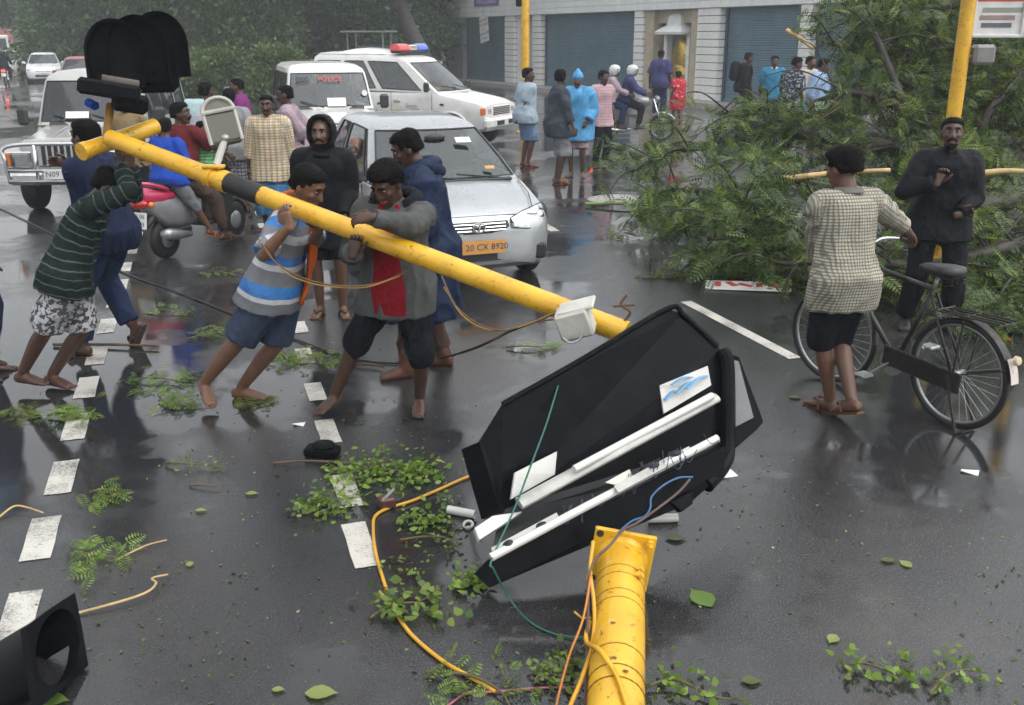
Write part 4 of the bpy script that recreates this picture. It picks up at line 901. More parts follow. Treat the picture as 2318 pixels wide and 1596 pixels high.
def face_parts(root, p, hm, lip, full=True, stache=0, beard=0, glasses=False):
    k = p.k; H = p.HM; c = p.hc; L = lambda x, y, z: c+(H[:, 0]*x+H[:, 1]*y+H[:, 2]*z)*k-p.base
    for s in (-1, 1):
        e = MB().ell(L(s*.031, .081, .014), (.0155*k, .010*k, .0085*k), H, 10, 6).build('eye', MATS['eye_white'], root, True)
        MB().ell(L(s*.031, .0895, .014), (.0075*k, .004*k, .0078*k), H, 8, 5).build('iris', MATS['eye_dark'], e, True)
        if full:
            MB().tube(curve([L(s*.049, .080, .034), L(s*.032, .0945, .040), L(s*.013, .097, .036)], 3), [.003*k]+[.006*k]*5+[.004*k], 6).build('eyebrow', hm, root, True)
            MB().tube(curve([L(s*.046, .079, .018), L(s*.031, .0925, .0245), L(s*.015, .084, .017)], 3), .0026*k, 5).build('eyelid', hm, root, True)
    m = MB(); m.tube(curve([L(-.026, .083, -.066), L(-.010, .0965, -.062), L(0, .098, -.064), L(.010, .0965, -.062), L(.026, .083, -.066)], 3), [.003*k]+[.007*k]*11+[.003*k], 7); m.tube(curve([L(-.022, .084, -.069), L(0, .096, -.075), L(.022, .084, -.069)], 4), [.003*k]+[.0075*k]*7+[.003*k], 7); m.build('lips', lip, root, True)
    if stache: MB().tube(curve([L(-.036, .078, -.066), L(-.02, .096, -.052), L(0, .102, -.049), L(.02, .096, -.052), L(.036, .078, -.066)], 4), [.004*k]+[.0095*k]*15+[.004*k], 7).build('moustache', hm, root, True)
    if beard:
        b = MB(); b.rings([ering(c+(H[:, 1]*yo+H[:, 2]*z)*k-p.base, H[:, 0], H[:, 1], rx*k, ry*k, 14, 2.2) for z, rx, ry, yo in ((-.124, .022, .026, .052), (-.106, .043, .047, .043), (-.082, .055, .067, .027))]); b.build('beard', hm, root, True)
    if glasses:
        for s in (-1, 1): MB().ell(L(s*.033, .100, .012), (.026*k, .006*k, .018*k), H, 10, 5).build('sunglass_lens' if glasses == 'dark' else 'spectacle_lens', M_TRIM if glasses == 'dark' else M_LENS, root, True)
        MB().tube([L(-.078, 0, .016), L(-.06, .09, .018), L(0, .106, .018), L(.06, .09, .018), L(.078, 0, .016)], .0035*k, 5).build('spectacle_frame', M_TRIM, root)
def hair_mesh(p, style, seed, vox):
    k = p.k; H = p.HM; c = p.hc; m = MB(); t = {'short': .009, 'full': .016, 'bushy': .027}.get(style, .012)
    pr = [(-.052, .052, .036, -.060), (-.035, .066, .048, -.052), (-.005, .073, .060, -.042), (.028, .076, .071, -.033), (.052, .077, .083, -.022), (.078, .072, .089, -.010), (.100, .055, .068, -.008), (.117, .027, .038, -.010)]
    m.rings([ering(c+(H[:, 1]*yo+H[:, 2]*(z+t*.55))*k, H[:, 0], H[:, 1], (rx+t*.75)*k, (ry+t*.75)*k, 18, 2.2) for z, rx, ry, yo in pr])
    rg = np.random.default_rng(seed)
    for _ in range(110 if style != 'short' else 60):
        q = rg.normal(size=3); q /= np.linalg.norm(q); q[2] = abs(q[2])*.9-.08
        if q[1] > .55 and q[2] < .5: continue
        m.ell(c+(H[:, 0]*q[0]*.074+H[:, 1]*(q[1]*.092-.012)+H[:, 2]*(q[2]*.108+.02))*k*(1+t*1.6), rg.uniform(.010, .019)*k*(.6+t*22), n=6, m=4)
    me = remesh(m, max(vox*.75, .007), 1); co, no = getco(me), getno(me); n = 520 if vox < .016 else 160; idx = rg.integers(0, len(co), n); s = MB()
    for i in idx:                             # loose strands that break the outline
        a = co[i]-no[i]*.004; d = unit(no[i]*rg.uniform(.25, .9)+rg.normal(size=3)*.55-np.array((0, 0, .25))); L = rg.uniform(.008, .021)*k*(.6+t*25); wv = perp(d, rg.normal(size=3))[0]*.0022*k*(1 if vox < .012 else 1.6)
        s.quad(a-wv, a+wv, a+d*L+wv*.3-np.array((0, 0, L*.25)), a+d*L-wv*.3-np.array((0, 0, L*.25)))
    return append_mesh(me, s)
def garment_coords(me, p, kind):
    co = getco(me); bones = [('t', p.pel-p.sp0*.3*p.k, p.pel, -.3), ('t', p.pel, p.mid, 0), ('t', p.mid, p.neck+p.sp*.1, .22*p.k)]
    if kind in ('top',):
        for s in (-1, 1): bones += [('a', p.sh[s]+(p.el[s]-p.sh[s])*.12, p.el[s], 1.0), ('a', p.el[s], p.wr[s]+(p.wr[s]-p.el[s])*.3, 1.0+.285*p.k)]
    else:
        bones = [('t', p.pel+p.sp0*.2*p.k, p.pel-p.sp0*.05*p.k, -.2)]
        for s in (-1, 1): bones += [('l', p.hip[s], p.kn[s], 0.0), ('l', p.kn[s], p.an[s], .425*p.k)]
    best = np.full(len(co), 1e9); uv = np.zeros((len(co), 3))
    for kd, a, b, off in bones:
        d = b-a; L = np.linalg.norm(d); d = d/L; t = np.clip((co-a)@d, 0, L); q = co-(a+t[:, None]*d); ds = np.linalg.norm(q, axis=1)-(.12 if kd == 't' else .0)
        ax = p.sr-d*np.dot(p.sr, d); ax = unit(ax) if np.linalg.norm(ax) > .2 else perp(d)[0]; ay = np.cross(d, ax)
        if kd == 't': vv = (co-a)@d+off
        else: vv = t+off
        w_ = ds < best; best[w_] = ds[w_]; uv[w_] = np.stack([q@ax, q@ay, vv], 1)[w_]
    at = me.attributes.new('g', 'FLOAT_VECTOR', 'POINT'); at.data.foreach_set('vector', uv.astype(np.float32).ravel())
for nm, c_ in (('eye_white', (.34, .31, .28)), ('eye_dark', (.02, .012, .01))): mat(nm, c_, .2)
def skin(name, c):
    if name in MATS: return MATS[name]
    b = NB(name); n = b.noise(9, 4); n2 = b.noise(60, 2)
    cc = b.mix(b.ramp(n, [(.3, 0.0), (.75, 1.0)]), tuple(x*.82 for x in c), tuple(min(1, x*1.15) for x in c))
    b.P(Base_Color=cc, Roughness=.42, Subsurface_Weight=.08, Subsurface_Scale=.01, Specular_IOR_Level=.5); b.bump(n2, .08, .003); MATS[name] = b.m; return b.m
SKD = skin('deep_brown_skin', (.070, .034, .022)); SKM = skin('brown_skin', (.12, .06, .037)); SKL = skin('light_brown_skin', (.155, .078, .047))
LIPS = mat('lip', (.15, .055, .045), .4); HAIRB = mat('black_hair', (.006, .0055, .006), .62, var=.4, vscale=60, bump=.9, bscale=90, spec=.05); HAIRG = mat('grey_hair', (.24, .23, .22), .5, var=.3, vscale=60)
def cloth(name, col, pattern=None, rough=.75, wet=0.0):
    """woven cloth; pattern builds its colour from the garment coordinates (across, through, along)"""
    if name in MATS: return MATS[name]
    b = NB(name); at = b.add('ShaderNodeAttribute'); at.attribute_name = 'g'; sep = b.add('ShaderNodeSeparateXYZ'); b.link(at.outputs['Vector'], sep.inputs[0])
    u, w_, v = sep.outputs[0], sep.outputs[1], sep.outputs[2]
    c = pattern(b, u, w_, v) if pattern else b.mix(0.0, col, col)
    n = b.noise(7, 4); weave = b.noise(260, 1)
    c2 = b.mix(b.math('MULTIPLY', b.ramp(n, [(.35, 1.0), (.7, 0.0)]), .35+wet*.3), c, tuple(x*.45 for x in col))
    b.P(Base_Color=c2, Roughness=rough, Specular_IOR_Level=.09+wet*.2)
    b.bump(b.math('ADD', b.math('MULTIPLY', b.noise(22, 3, .6), 1.0), b.math('MULTIPLY', weave, .05)), .55, .02); MATS[name] = b.m; return b.m
def stripes_v(v0, v1, stops):               # bands along the garment between v0 and v1
    def f(b, u, w_, v):
        vv = b.math('SUBTRACT', v, b.math('MULTIPLY', b.math('GREATER_THAN', v, .9), 1.05)); t = b.math('DIVIDE', b.math('SUBTRACT', vv, v0), v1-v0, clamp=True); return b.ramp(t, stops, 'CONSTANT')
    return f
def checks(base, lines, period, duty=.25, across=True):
    def f(b, u, w_, v):
        def ln(x, ph): return b.math('LESS_THAN', b.math('FRACT', b.math('ADD', b.math('DIVIDE', x, period), ph)), duty)
        c = b.mix(b.math('MULTIPLY', ln(v, 20.3), .85), base, lines[0])
        if across: c = b.mix(b.math('MULTIPLY', ln(b.math('ADD', u, b.math('MULTIPLY', w_, .12)), 20.1), .7), c, lines[1 % len(lines)])
        if len(lines) > 2: c = b.mix(b.math('MULTIPLY', ln(v, 20.75), .6), c, lines[2]); c = b.mix(b.math('MULTIPLY', ln(u, 20.62), .5), c, lines[2])
        return c
    return f
def rings_v(base, line, period, duty=.3):
    def f(b, u, w_, v):
        wv = b.math('ADD', v, b.math('MULTIPLY', b.noise(9, 2), .03)); return b.mix(b.math('LESS_THAN', b.math('FRACT', b.math('ADD', b.math('DIVIDE', wv, period), 20)), duty), base, line)
    return f
def blotch(base, other, scale=22, th=.5):
    def f(b, u, w_, v):
        n = b.noise(scale, 3, .6); return b.mix(b.ramp(n, [(th-.02, 0.0), (th+.02, 1.0)]), base, other)
    return f
def person(label, base, head=180, h=1.68, pel=None, lean=(2, 0), twist=0, look=(0, -4), wl=None, wr=None, al=None, ar=None, hk=None, he=None, hl=None, hrr=None, fd=None, skinm=SKM, hair='short', hairm=HAIRB, top=None, bottom=None, shoes=None, stache=0, beard=0, glasses=False, vox=.013, bulk=1.0, extras=(), group=None, face=True, shrug=0.0, seed=1, coat=None, hood=None, collar=None, bald=False):
    p = make_pose(base, head, h, pel, lean, twist, look, wl, wr, al, ar, hk, he, shrug, bulk); k = p.k
    root = thing('person', Vector(base), 0, label, 'person', group); off = -p.base
    def put(name, me, m, sm=True, parent=root):
        me.transform(Matrix.Translation(Vector(off))); o = link(name, me, m, parent)
        if sm: me.polygons.foreach_set('use_smooth', [True]*len(me.polygons))
        return o
    def mk(mb):
        me = bpy.data.meshes.new('m'); me.from_pydata(mb.v, [], mb.f); me.update(); return me
    mb = MB(); fing = MB()
    mb.rings([tring(p, d) for d in (-.10, -.06, 0, .1, .22, .34, .42, .47, .505)])
    head_mesh(mb, p)
    for s in (-1, 1):
        mb.tube([p.neck-p.sp*.03*k, p.sh[s]], [.06*k, .058*k], 10); mb.ell(p.sh[s], .062*k*bulk**.5)
        e, w_ = p.el[s], p.wr[s]; limb(mb, [p.sh[s], p.sh[s]+(e-p.sh[s])*.4, e, e+(w_-e)*.3, w_], [.056*k*bulk**.5, .05*k*bulk**.5, .038*k, .040*k, .026*k])
        kn, an = p.kn[s], p.an[s]; limb(mb, [p.hip[s], p.hip[s]+(kn-p.hip[s])*.35, kn, kn+(an-kn)*.3-p.hf*.008*k, an], [.088*k*bulk**.5, .080*k*bulk**.5, .054*k, .056*k, .036*k])
        foot(mb, p, s, fd, 0, fing if shoes is None or shoes[0] == 'sandals' else None); hand(mb, fing, p, s, hl if s < 0 else hrr)
        mb.ell(p.hip[s]-p.hf*.055*k-p.sp0*.01*k, (.085*k, .075*k, .09*k))
    me = append_mesh(remesh(mb, vox, 2), fing); put('body', me, skinm)
    if face: face_parts_ = face_parts(root, p, hairm, LIPS, vox < .016, stache, beard, glasses)
    if not bald and hair: put('hair', hair_mesh(p, hair, seed, vox), hairm)
    def torso_shell(m, o, hem, neck=.50, flare=0.0):
        ds = [-hem]+[d for d in (-.35, -.25, -.15, -.06, 0, .08, .16, .26, .36, .43, .475) if d > -hem+.03]+[neck]; rs = []
        for d in ds:
            if d < -.05:
                L = -d*k; c = (legpt(p, -1, L)+legpt(p, 1, L))/2*.55+(p.pel+unit((p.kn[1]+p.kn[-1])/2-p.pel)*L)*.45; sep = np.linalg.norm(legpt(p, -1, L)-legpt(p, 1, L))/2
                rs.append(ering(c-p.hf*.026*k, p.hr, p.hf, max(.174*k*bulk+(o+.034)*k, sep+.122*k)+flare*L, (.152*bulk**1.3+o+flare*L)*k+.3*abs(np.dot(legpt(p, -1, L)-legpt(p, 1, L), p.hf)), 22, 2.3))
            else:
                oo = o+(.012 if -.02 < d < .25 else .012 if d <= -.02 else 0)
                q = tring(p, d, oo+(.022 if d < .03 else .012 if d < .1 else 0), 22); sh = -p.hf*(.026 if d < .03 else .012 if d < .1 else 0)*k; rs.append([x+sh for x in q])
        m.rings(rs)
        for s in (-1, 1): m.tube([p.neck-p.sp*.045*k, p.sh[s]], [(.062+o)*k, (.060+o)*k], 12); m.ell(p.sh[s], (.060+o*.8)*k)
    def sleeve(m, o, fr):
        for s in (-1, 1):
            e, w_ = p.el[s], p.wr[s]; P = [p.sh[s], p.sh[s]+(e-p.sh[s])*.45]; r_ = [(.060*bulk**.5+o)*k, (.056*bulk**.5+o)*k]
            if fr <= 1: P.append(p.sh[s]+(e-p.sh[s])*fr); r_.append((.054+o*1.3)*k)
            else: P += [e, e+(w_-e)*.5*(fr-1), e+(w_-e)*(fr-1)]; r_ += [(.046+o)*k, (.043+o)*k, (.036+o)*k]
            limb(m, P, r_)
    def dress(name, m, kind, matl, amp=.010, fq=15):
        q = remesh(m, vox, 2); wrinkle(q, amp*k, fq/k, seed+len(name)); garment_coords(q, p, kind); return put(name, q, matl)
    if bottom:
        bt, bm, ln = bottom[:3]; o = bottom[3] if len(bottom) > 3 else .012; m = MB()
        m.rings([tring(p, d, o*.35+.002) for d in (-.13, -.06, 0, .06, .10)])
        if bt in ('trousers', 'shorts'):
            for s in (-1, 1):
                kn, an = p.kn[s], p.an[s]; P = [p.hip[s]+p.hr*s*.0, p.hip[s]+(kn-p.hip[s])*.35]; r_ = [(.094*bulk**.5+o)*k, (.086*bulk**.5+o)*k]
                if ln <= 1: P += [p.hip[s]+(kn-p.hip[s])*ln]; r_ += [(.072+o*1.9)*k]
                else: P += [kn, kn+(an-kn)*.5*(ln-1), kn+(an-kn)*(ln-1)]; r_ += [(.062+o*1.2)*k, (.058+o*1.1)*k, (.046+o*1.3)*k]
                limb(m, P, r_); m.ell(p.hip[s]-p.hf*.050*k-p.sp0*.02*k, (.086*k+o*.5, .078*k+o*.5, .09*k+o*.5))
        else:
            rs = []
            for d in np.linspace(.04, ln, 7):
                a, b_ = legpt(p, -1, d*k), legpt(p, 1, d*k); c = (a+b_)/2; sep = abs(np.dot(b_-a, p.hr))/2; dp = abs(np.dot(b_-a, p.hf))/2
                rs.append(ering(c, p.hr, p.hf, sep+(.105+.02*d)*k, dp+(.11+.02*d)*k, 22, 2.4))
            m.rings(rs)
        dress({'trousers': 'trousers', 'shorts': 'shorts'}.get(bt, 'lungi'), m, 'bot', bm, .016, 15)
    if top:
        nm, tm, slv, hem = top[:4]; o = top[4] if len(top) > 4 else .014; m = MB(); torso_shell(m, o, hem); sleeve(m, o*.9, slv); tp = dress(nm, m, 'top', tm, .014, 15)
        if collar:
            cm = MB(); N_ = 14; rg = []
            for z, r_ in ((-.005, .072), (.03, .066), (.042, .075), (.008, .092)): rg.append([p.neck+p.sp*z*k+(p.sr*math.sin(t)*r_*1.05+p.sf*math.cos(t)*r_)*k-p.sf*.006*k for t in np.linspace(.25, 2*PI-.25, N_)])
            cm.rings(rg, False, False); q = mk(cm); put('collar', q, collar)
    if coat:
        nm, cm_, slv, hem, o = coat; m = MB(); torso_shell(m, o, hem, .505, .04); sleeve(m, o, slv); dress(nm, m, 'top', cm_, .022, 12)
    if hood:
        hm_, up_ = hood; m = MB(); H = p.HM; c = p.hc
        if up_:
            rg = [(-.02, .082, .105, .012), (.055, .094, .125, .010), (.07, .108, .140, .008), (.03, .116, .150, .010), (-.05, .122, .150, .008), (-.11, .100, .120, -.01), (-.145, .05, .06, -.02)]
            m.rings([ering(c+(H[:, 1]*y+H[:, 2]*zo)*k, H[:, 0], H[:, 2], rx*k, rz*k, 18, 2.2) for y, rx, rz, zo in rg], True)
            m.tube([p.neck-p.sp*.06*k, p.neck+p.sp*.03*k-p.sf*.02*k, c-H[:, 2]*.10*k-H[:, 1]*.035*k], [.15*k, .115*k, .105*k], 16)
        else:
            for q in range(2): m.tube(curve([p.neck+p.sr*(-.10+.02*q)*k+p.sf*(.05)*k-p.sp*.01*k, p.neck+p.sr*-.12*k-p.sf*.05*k+p.sp*.03*k, p.neck-p.sf*(.13+.02*q)*k+p.sp*(.03-.06*q)*k, p.neck+p.sr*.12*k-p.sf*.05*k+p.sp*.03*k, p.neck+p.sr*(.10-.02*q)*k+p.sf*.05*k-p.sp*.01*k], 5), [.018*k]+[.045*k]*19+[.018*k], 10)
        q = mk(m); wrinkle(q, .008, 14, seed); put('hood', q, hm_)
    if shoes:
        kind, sm = shoes[:2]
        for s in (-1, 1):
            m = MB(); f = foot_dir(p, s, fd); sd = unit(np.cross(f, p.u)); up = np.cross(sd, f); A = p.an[s]-up*.042*k
            if kind == 'sandals':
                m.rings([ering(A+f*x*k-up*(.034+.010*q)*k, sd, f, .001, .001, 4) if False else [A+(f*(.06+x*.125)+sd*y*.048)*k-up*(.032+.014*q)*k for x, y in ((-1, -.6), (-1, .6), (-.6, .85), (.2, .95), (.8, 1), (1.05, .5), (1.05, -.5), (.8, -1), (.2, -.95), (-.6, -.85))] for q in (1, 0)])
                m.tube(curve([A+(f*.05+sd*.05)*k-up*.03*k, A+(f*.08+sd*.03)*k+up*.03*k, A+(f*.13)*k+up*.018*k, A+(f*.08-sd*.03)*k+up*.03*k, A+(f*.05-sd*.05)*k-up*.03*k], 4), .009*k, 6)
                put('sandal', mk(m), sm, False)
            else:
                foot(m, p, s, fd, .008)
                if kind == 'boots': m.tube([p.an[s]-p.u*.02*k, p.an[s]+unit(p.kn[s]-p.an[s])*.14*k], [.055*k, .06*k], 12)
                put('boot' if kind == 'boots' else 'shoe', remesh(m, vox, 1), sm)
    for fn in extras: fn(root, p, put, mk)
    return root, p
# ================================================================== THE FALLEN SIGNAL AND ITS CARRIERS
def AX(u, v, d): return Vector((0, 0, CAMH))+ray(u, v)*d
PL, PR = AX(262, 318, 6.22), AX(1418, 754, 5.13); PAX = (PR-PL).normalized()
def on_pole(u):                              # point of the pole axis seen in column u
    a = (u-CU)/FPX; f = Vector((0, CP, -SP)); d0 = (PL-Vector((0, 0, CAMH))).dot(f); d1 = (PR-Vector((0, 0, CAMH))).dot(f)
    t = (PL.x-a*d0)/(a*(d1-d0)-(PR.x-PL.x)); return PL+(PR-PL)*t
PRAD = .058
C = {}
C['band'] = cloth('band_striped_jersey', (.25, .26, .28), stripes_v(-.22, .52, [(0, (.05, .20, .52)), (.07, (.19, .20, .22)), (.20, (.62, .63, .65)), (.245, (.05, .21, .55)), (.345, (.19, .20, .22)), (.47, (.62, .63, .65)), (.52, (.05, .20, .52)), (.62, (.20, .21, .23)), (.74, (.62, .63, .65)), (.82, (.20, .21, .23)), (.9, (.05, .2, .5))]))
C['denim'] = cloth('denim', (.045, .065, .105), None, .8); C['navy'] = cloth('navy_cotton', (.018, .026, .06)); C['jean'] = cloth('dark_jean', (.02, .035, .085))
C['greyhood'] = cloth('grey_fleece', (.085, .088, .088)); C['red'] = cloth('red_shirt', (.22, .010, .018)); C['char'] = cloth('charcoal_cotton', (.012, .014, .020))
C['rain'] = cloth('navy_raincoat', (.013, .024, .058), None, .55, .2); C['black'] = cloth('black_raincoat', (.005, .006, .009), None, .55, .1)
C['green'] = cloth('ringed_green_knit', (.02, .035, .032), rings_v((.014, .024, .022), (.10, .12, .12), .062, .15)); C['floral'] = cloth('black_white_print', (.3, .3, .32), blotch((.06, .06, .07), (.50, .50, .52), 30, .5))
C['ycheck'] = cloth('yellow_check', (.58, .52, .40), checks((.62, .58, .48), [(.46, .27, .05), (.40, .22, .05), (.16, .09, .05)], .062, .22)); C['lungib'] = cloth('blue_lungi', (.07, .22, .42), checks((.06, .2, .4), [(.25, .4, .5), (.2, .35, .45)], .1, .1))
C['mauve'] = cloth('mauve_stripe', (.36, .28, .32), checks((.40, .31, .35), [(.30, .21, .26), (.28, .18, .24)], .03, .3)); C['greyt'] = cloth('grey_jersey', (.27, .27, .28)); C['bwcheck'] = cloth('black_white_check', (.3, .3, .32), checks((.50, .50, .52), [(.05, .06, .08), (.05, .06, .09)], .05, .4))
C['purple'] = cloth('purple_shirt', (.20, .035, .17)); C['wcheck'] = cloth('white_check', (.6, .61, .64), checks((.64, .65, .68), [(.30, .34, .44), (.32, .36, .46)], .035, .16)); C['tow'] = cloth('pale_blue_towel', (.50, .68, .70))
C['royal'] = cloth('royal_blue_jersey', (.02, .07, .40)); C['maroon'] = cloth('maroon_jersey', (.12, .018, .022)); C['gstripe'] = cloth('green_stripe', (.12, .4, .15), rings_v((.10, .42, .14), (.45, .6, .4), .035, .35)); C['tgrey'] = cloth('grey_track', (.17, .18, .20)); C['brown'] = cloth('brown_cotton', (.085, .055, .045))
C['dgrey'] = cloth('dark_grey_shirt', (.055, .065, .085)); C['lgrey'] = cloth('grey_lungi', (.24, .24, .26)); C['paleb'] = cloth('pale_blue_jersey', (.36, .45, .52)); C['blueb'] = cloth('blue_check_lungi', (.13, .21, .35), checks((.13, .22, .36), [(.3, .38, .48), (.28, .36, .46)], .04, .14))
C['sky'] = cloth('sky_blue_plastic', (.10, .36, .66), None, .35, .3); C['pink'] = cloth('pink_check', (.5, .3, .34), checks((.55, .36, .40), [(.4, .16, .2), (.5, .5, .5)], .05, .25)); C['dviolet'] = cloth('violet_shirt', (.05, .05, .14)); C['redf'] = cloth('red_white_print', (.5, .03, .04), blotch((.52, .03, .05), (.65, .6, .6), 16, .62))
C['lblue'] = cloth('light_blue_shirt', (.30, .42, .62)); C['teal'] = cloth('teal_shirt', (.04, .22, .36)); C['flor2'] = cloth('floral_print', (.1, .12, .16), blotch((.02, .03, .06), (.45, .45, .42), 26, .55)); C['bcheck'] = cloth('houndstooth_check', (.36, .36, .31), checks((.50, .47, .37), [(.15, .14, .11), (.12, .12, .11)], .019, .42)); C['bchk2'] = cloth('blue_check_sleeve', (.13, .25, .4), checks((.14, .27, .42), [(.35, .45, .5), (.04, .08, .15)], .05, .2))
C['orange'] = cloth('orange_cotton', (.62, .12, .02)); C['white'] = cloth('white_cotton', (.6, .6, .58)); C['tan'] = cloth('tan_shirt', (.26, .19, .10)); C['khaki'] = cloth('khaki', (.22, .19, .12)); C['cream'] = cloth('cream_shirt', (.5, .47, .4))
M_SAND = mat('brown_sandal', (.06, .035, .025), .6); M_SANDR = mat('orange_sandal', (.35, .09, .03), .5); M_LEATH = mat('brown_leather', (.10, .04, .02), .4, var=.3, vscale=9)
def scarf(root, p, put, mk):                # orange cloth round the neck with a hanging end
    m = MB(); k = p.k
    m.tube(curve([p.neck+p.sr*.13*k+p.sf*.04*k-p.sp*.02*k, p.neck+p.sr*.10*k-p.sf*.06*k+p.sp*.04*k, p.neck-p.sr*.11*k-p.sf*.05*k+p.sp*.03*k, p.neck-p.sr*.10*k+p.sf*.09*k-p.sp*.02*k, p.neck+p.sr*.03*k+p.sf*.135*k-p.sp*.09*k], 5), [.035*k]*21, 10, flat=.8)
    q = mk(m); wrinkle(q, .01, 18, 3); put('scarf', q, C['orange'])
    m = MB(); A = p.neck+p.sr*.16*k+p.sf*.04*k-p.sp*.01*k; m.tube([A, p.sh[1]+p.sr*.03+p.sp*.06*k, p.sh[1]+p.sr*.06*k-p.sp*.10*k], [.05*k, .06*k, .045*k], 10, flat=.55); q = mk(m); wrinkle(q, .008, 18, 4); put('scarf_shoulder', q, C['orange'])
    B = p.neck+p.sf*.135*k-p.sp*.10*k-p.sr*.02*k; D_ = unit(-p.sp*.75-p.u*.25)
    m = MB(); rs = []
    for i, t in enumerate(np.linspace(0, 1, 9)):
        c = B+D_*t*.46*k+p.sf*.03*math.sin(t*3)*k+p.sr*.02*math.sin(t*5)*k; rs.append(ering(c, unit(p.sr+p.sf*.3), p.sf, (.075+.03*t+.008*math.sin(9*t))*k, (.02+.006*math.sin(7*t))*k, 14, 2.5))
    m.rings(rs); q = mk(m); wrinkle(q, .01, 22, 5, (1, 1, .2)); put('scarf_end', q, C['orange'])
GR = 'people round the fallen signal'
# man in the striped jersey, shoulder under the pole
person('barefoot man in blue, white and grey striped jersey with orange scarf pushing the pole', G(520, 898), 104, 1.72, pel=AX(632, 640, 6.20), lean=(21, 1), twist=8, look=(4, -30),
       wr=AX(655, 512, 5.62), wl=AX(722, 520, 5.85), ar=G(447, 887, .085), al=G(545, 878, .075), he={1: (.6, -.5, -.9), -1: (-.4, -.2, -1)}, fd={1: Vector((.45, -.75, -.25)), -1: Vector((.97, -.1, 0))},
       hrr=((-.35, .1, 1), (.2, .9, .35), .75), hl=((-.1, -.2, 1), (-.1, -1, 0), .8), skinm=SKL, hair='full', top=('jersey', C['band'], .95, .14, .016), bottom=('shorts', C['denim'], .92, .022), vox=.0095, bulk=1.06, extras=(scarf,), shrug=.03, seed=4)
# man in grey hoodie over a red shirt
def hoodie_front(root, p, put, mk):
    k = p.k; m = MB(); rs = []
    for d in (-.14, 0, .12, .25, .36, .43):
        q = tring(p, max(d, -.05), .05, 22); c = np.mean(q, 0); dn = (p.pel-p.sp0*0) if d >= -.05 else None
        c2 = c-(p.sp0*.09*k if d < -.05 else 0); rs.append([c2+p.sr*x*(.125-.18*max(0, d))*k+p.sf*(np.interp(max(d, -.02), TD, TY)*p.bulk**1.3+.062-.03*x*x)*k for x in (-1, -.5, 0, .5, 1)])
    m.rings(rs, False, False); q = mk(m); wrinkle(q, .004, 20, 2); put('red_shirt', q, C['red'])
    for s, mm in ((-1, C['white']), (1, C['white'])):
        m = MB(); m.tube(curve([p.neck+p.sr*s*.075*k+p.sf*.03*k+p.sp*.015*k, p.neck+p.sr*s*.085*k+p.sf*.10*k-p.sp*.08*k, p.neck+p.sr*s*.08*k+p.sf*.14*k-p.sp*.22*k], 5), .011*k, 6); put('hoodie_edge', mk(m), mm)
        m = MB(); m.tube(curve([p.neck+p.sr*s*.05*k+p.sf*.07*k+p.sp*.02*k, p.neck+p.sr*s*.05*k+p.sf*.11*k-p.sp*.05*k, p.neck+p.sr*s*.03*k+p.sf*.13*k-p.sp*.12*k], 5), [.012*k]+[.02*k]*9+[.01*k], 8, flat=.5); put('shirt_collar', mk(m), C['red'])
person('barefoot man in grey zip hoodie over a red shirt gripping the pole', G(848, 918), 188, 1.67, pel=AX(900, 640, 6.02), lean=(8, -2), twist=-10, look=(24, -34),
       wl=AX(842, 492, 5.40), wr=AX(800, 575, 5.60), ar=G(752, 905, .08), al=G(950, 900, .08), he={-1: (-1, -.1, -.35), 1: (.6, -.3, -1)}, hk={1: (.5, 1, 0), -1: (-.5, 1, 0)}, fd={1: (.35, 1), -1: (-.15, 1)},
       hl=((-.95, .15, -.1), (.1, .7, -.7), .55), hrr=((.2, .1, 1), (.1, -1, .1), .8), skinm=SKD, hair='bushy', top=('hoodie', C['greyhood'], 1.95, .17, .026), bottom=('trousers', C['char'], 1.12, .02), vox=.0095, bulk=1.08, hood=(C['char'], False), extras=(hoodie_front,), seed=9)
person('man in long navy raincoat with hood down and brown boots behind the pole', G(972, 838), 262, 1.72, lean=(6, 0), look=(4, -26), wl=(-.20, .20, .95), wr=(.2, .2, .95), al=(-.13, .17, .08), ar=(.10, -.12, .08), skinm=SKD, hair='full', top=('white_shirt', C['white'], 1.9, .1, .008), bottom=('trousers', C['brown'], 1.85, .016), coat=('raincoat', C['rain'], 2.0, .50, .040), hood=(C['rain'], False), shoes=('boots', M_LEATH), vox=.0105, bulk=1.12, seed=12, stache=1)
person('bearded man in black hooded raincoat standing with sandals behind the striped jersey', G(752, 712), 176, 1.66, look=(8, 2), wl=(-.16, .17, .88), wr=(.16, .17, .9), skinm=SKM, hair=None, bottom=('shorts', C['char'], .9, .02), coat=('raincoat', C['black'], 1.95, .28, .034), hood=(C['black'], True), shoes=('sandals', M_SAND), vox=.012, bulk=1.04, stache=1, beard=1, seed=15)
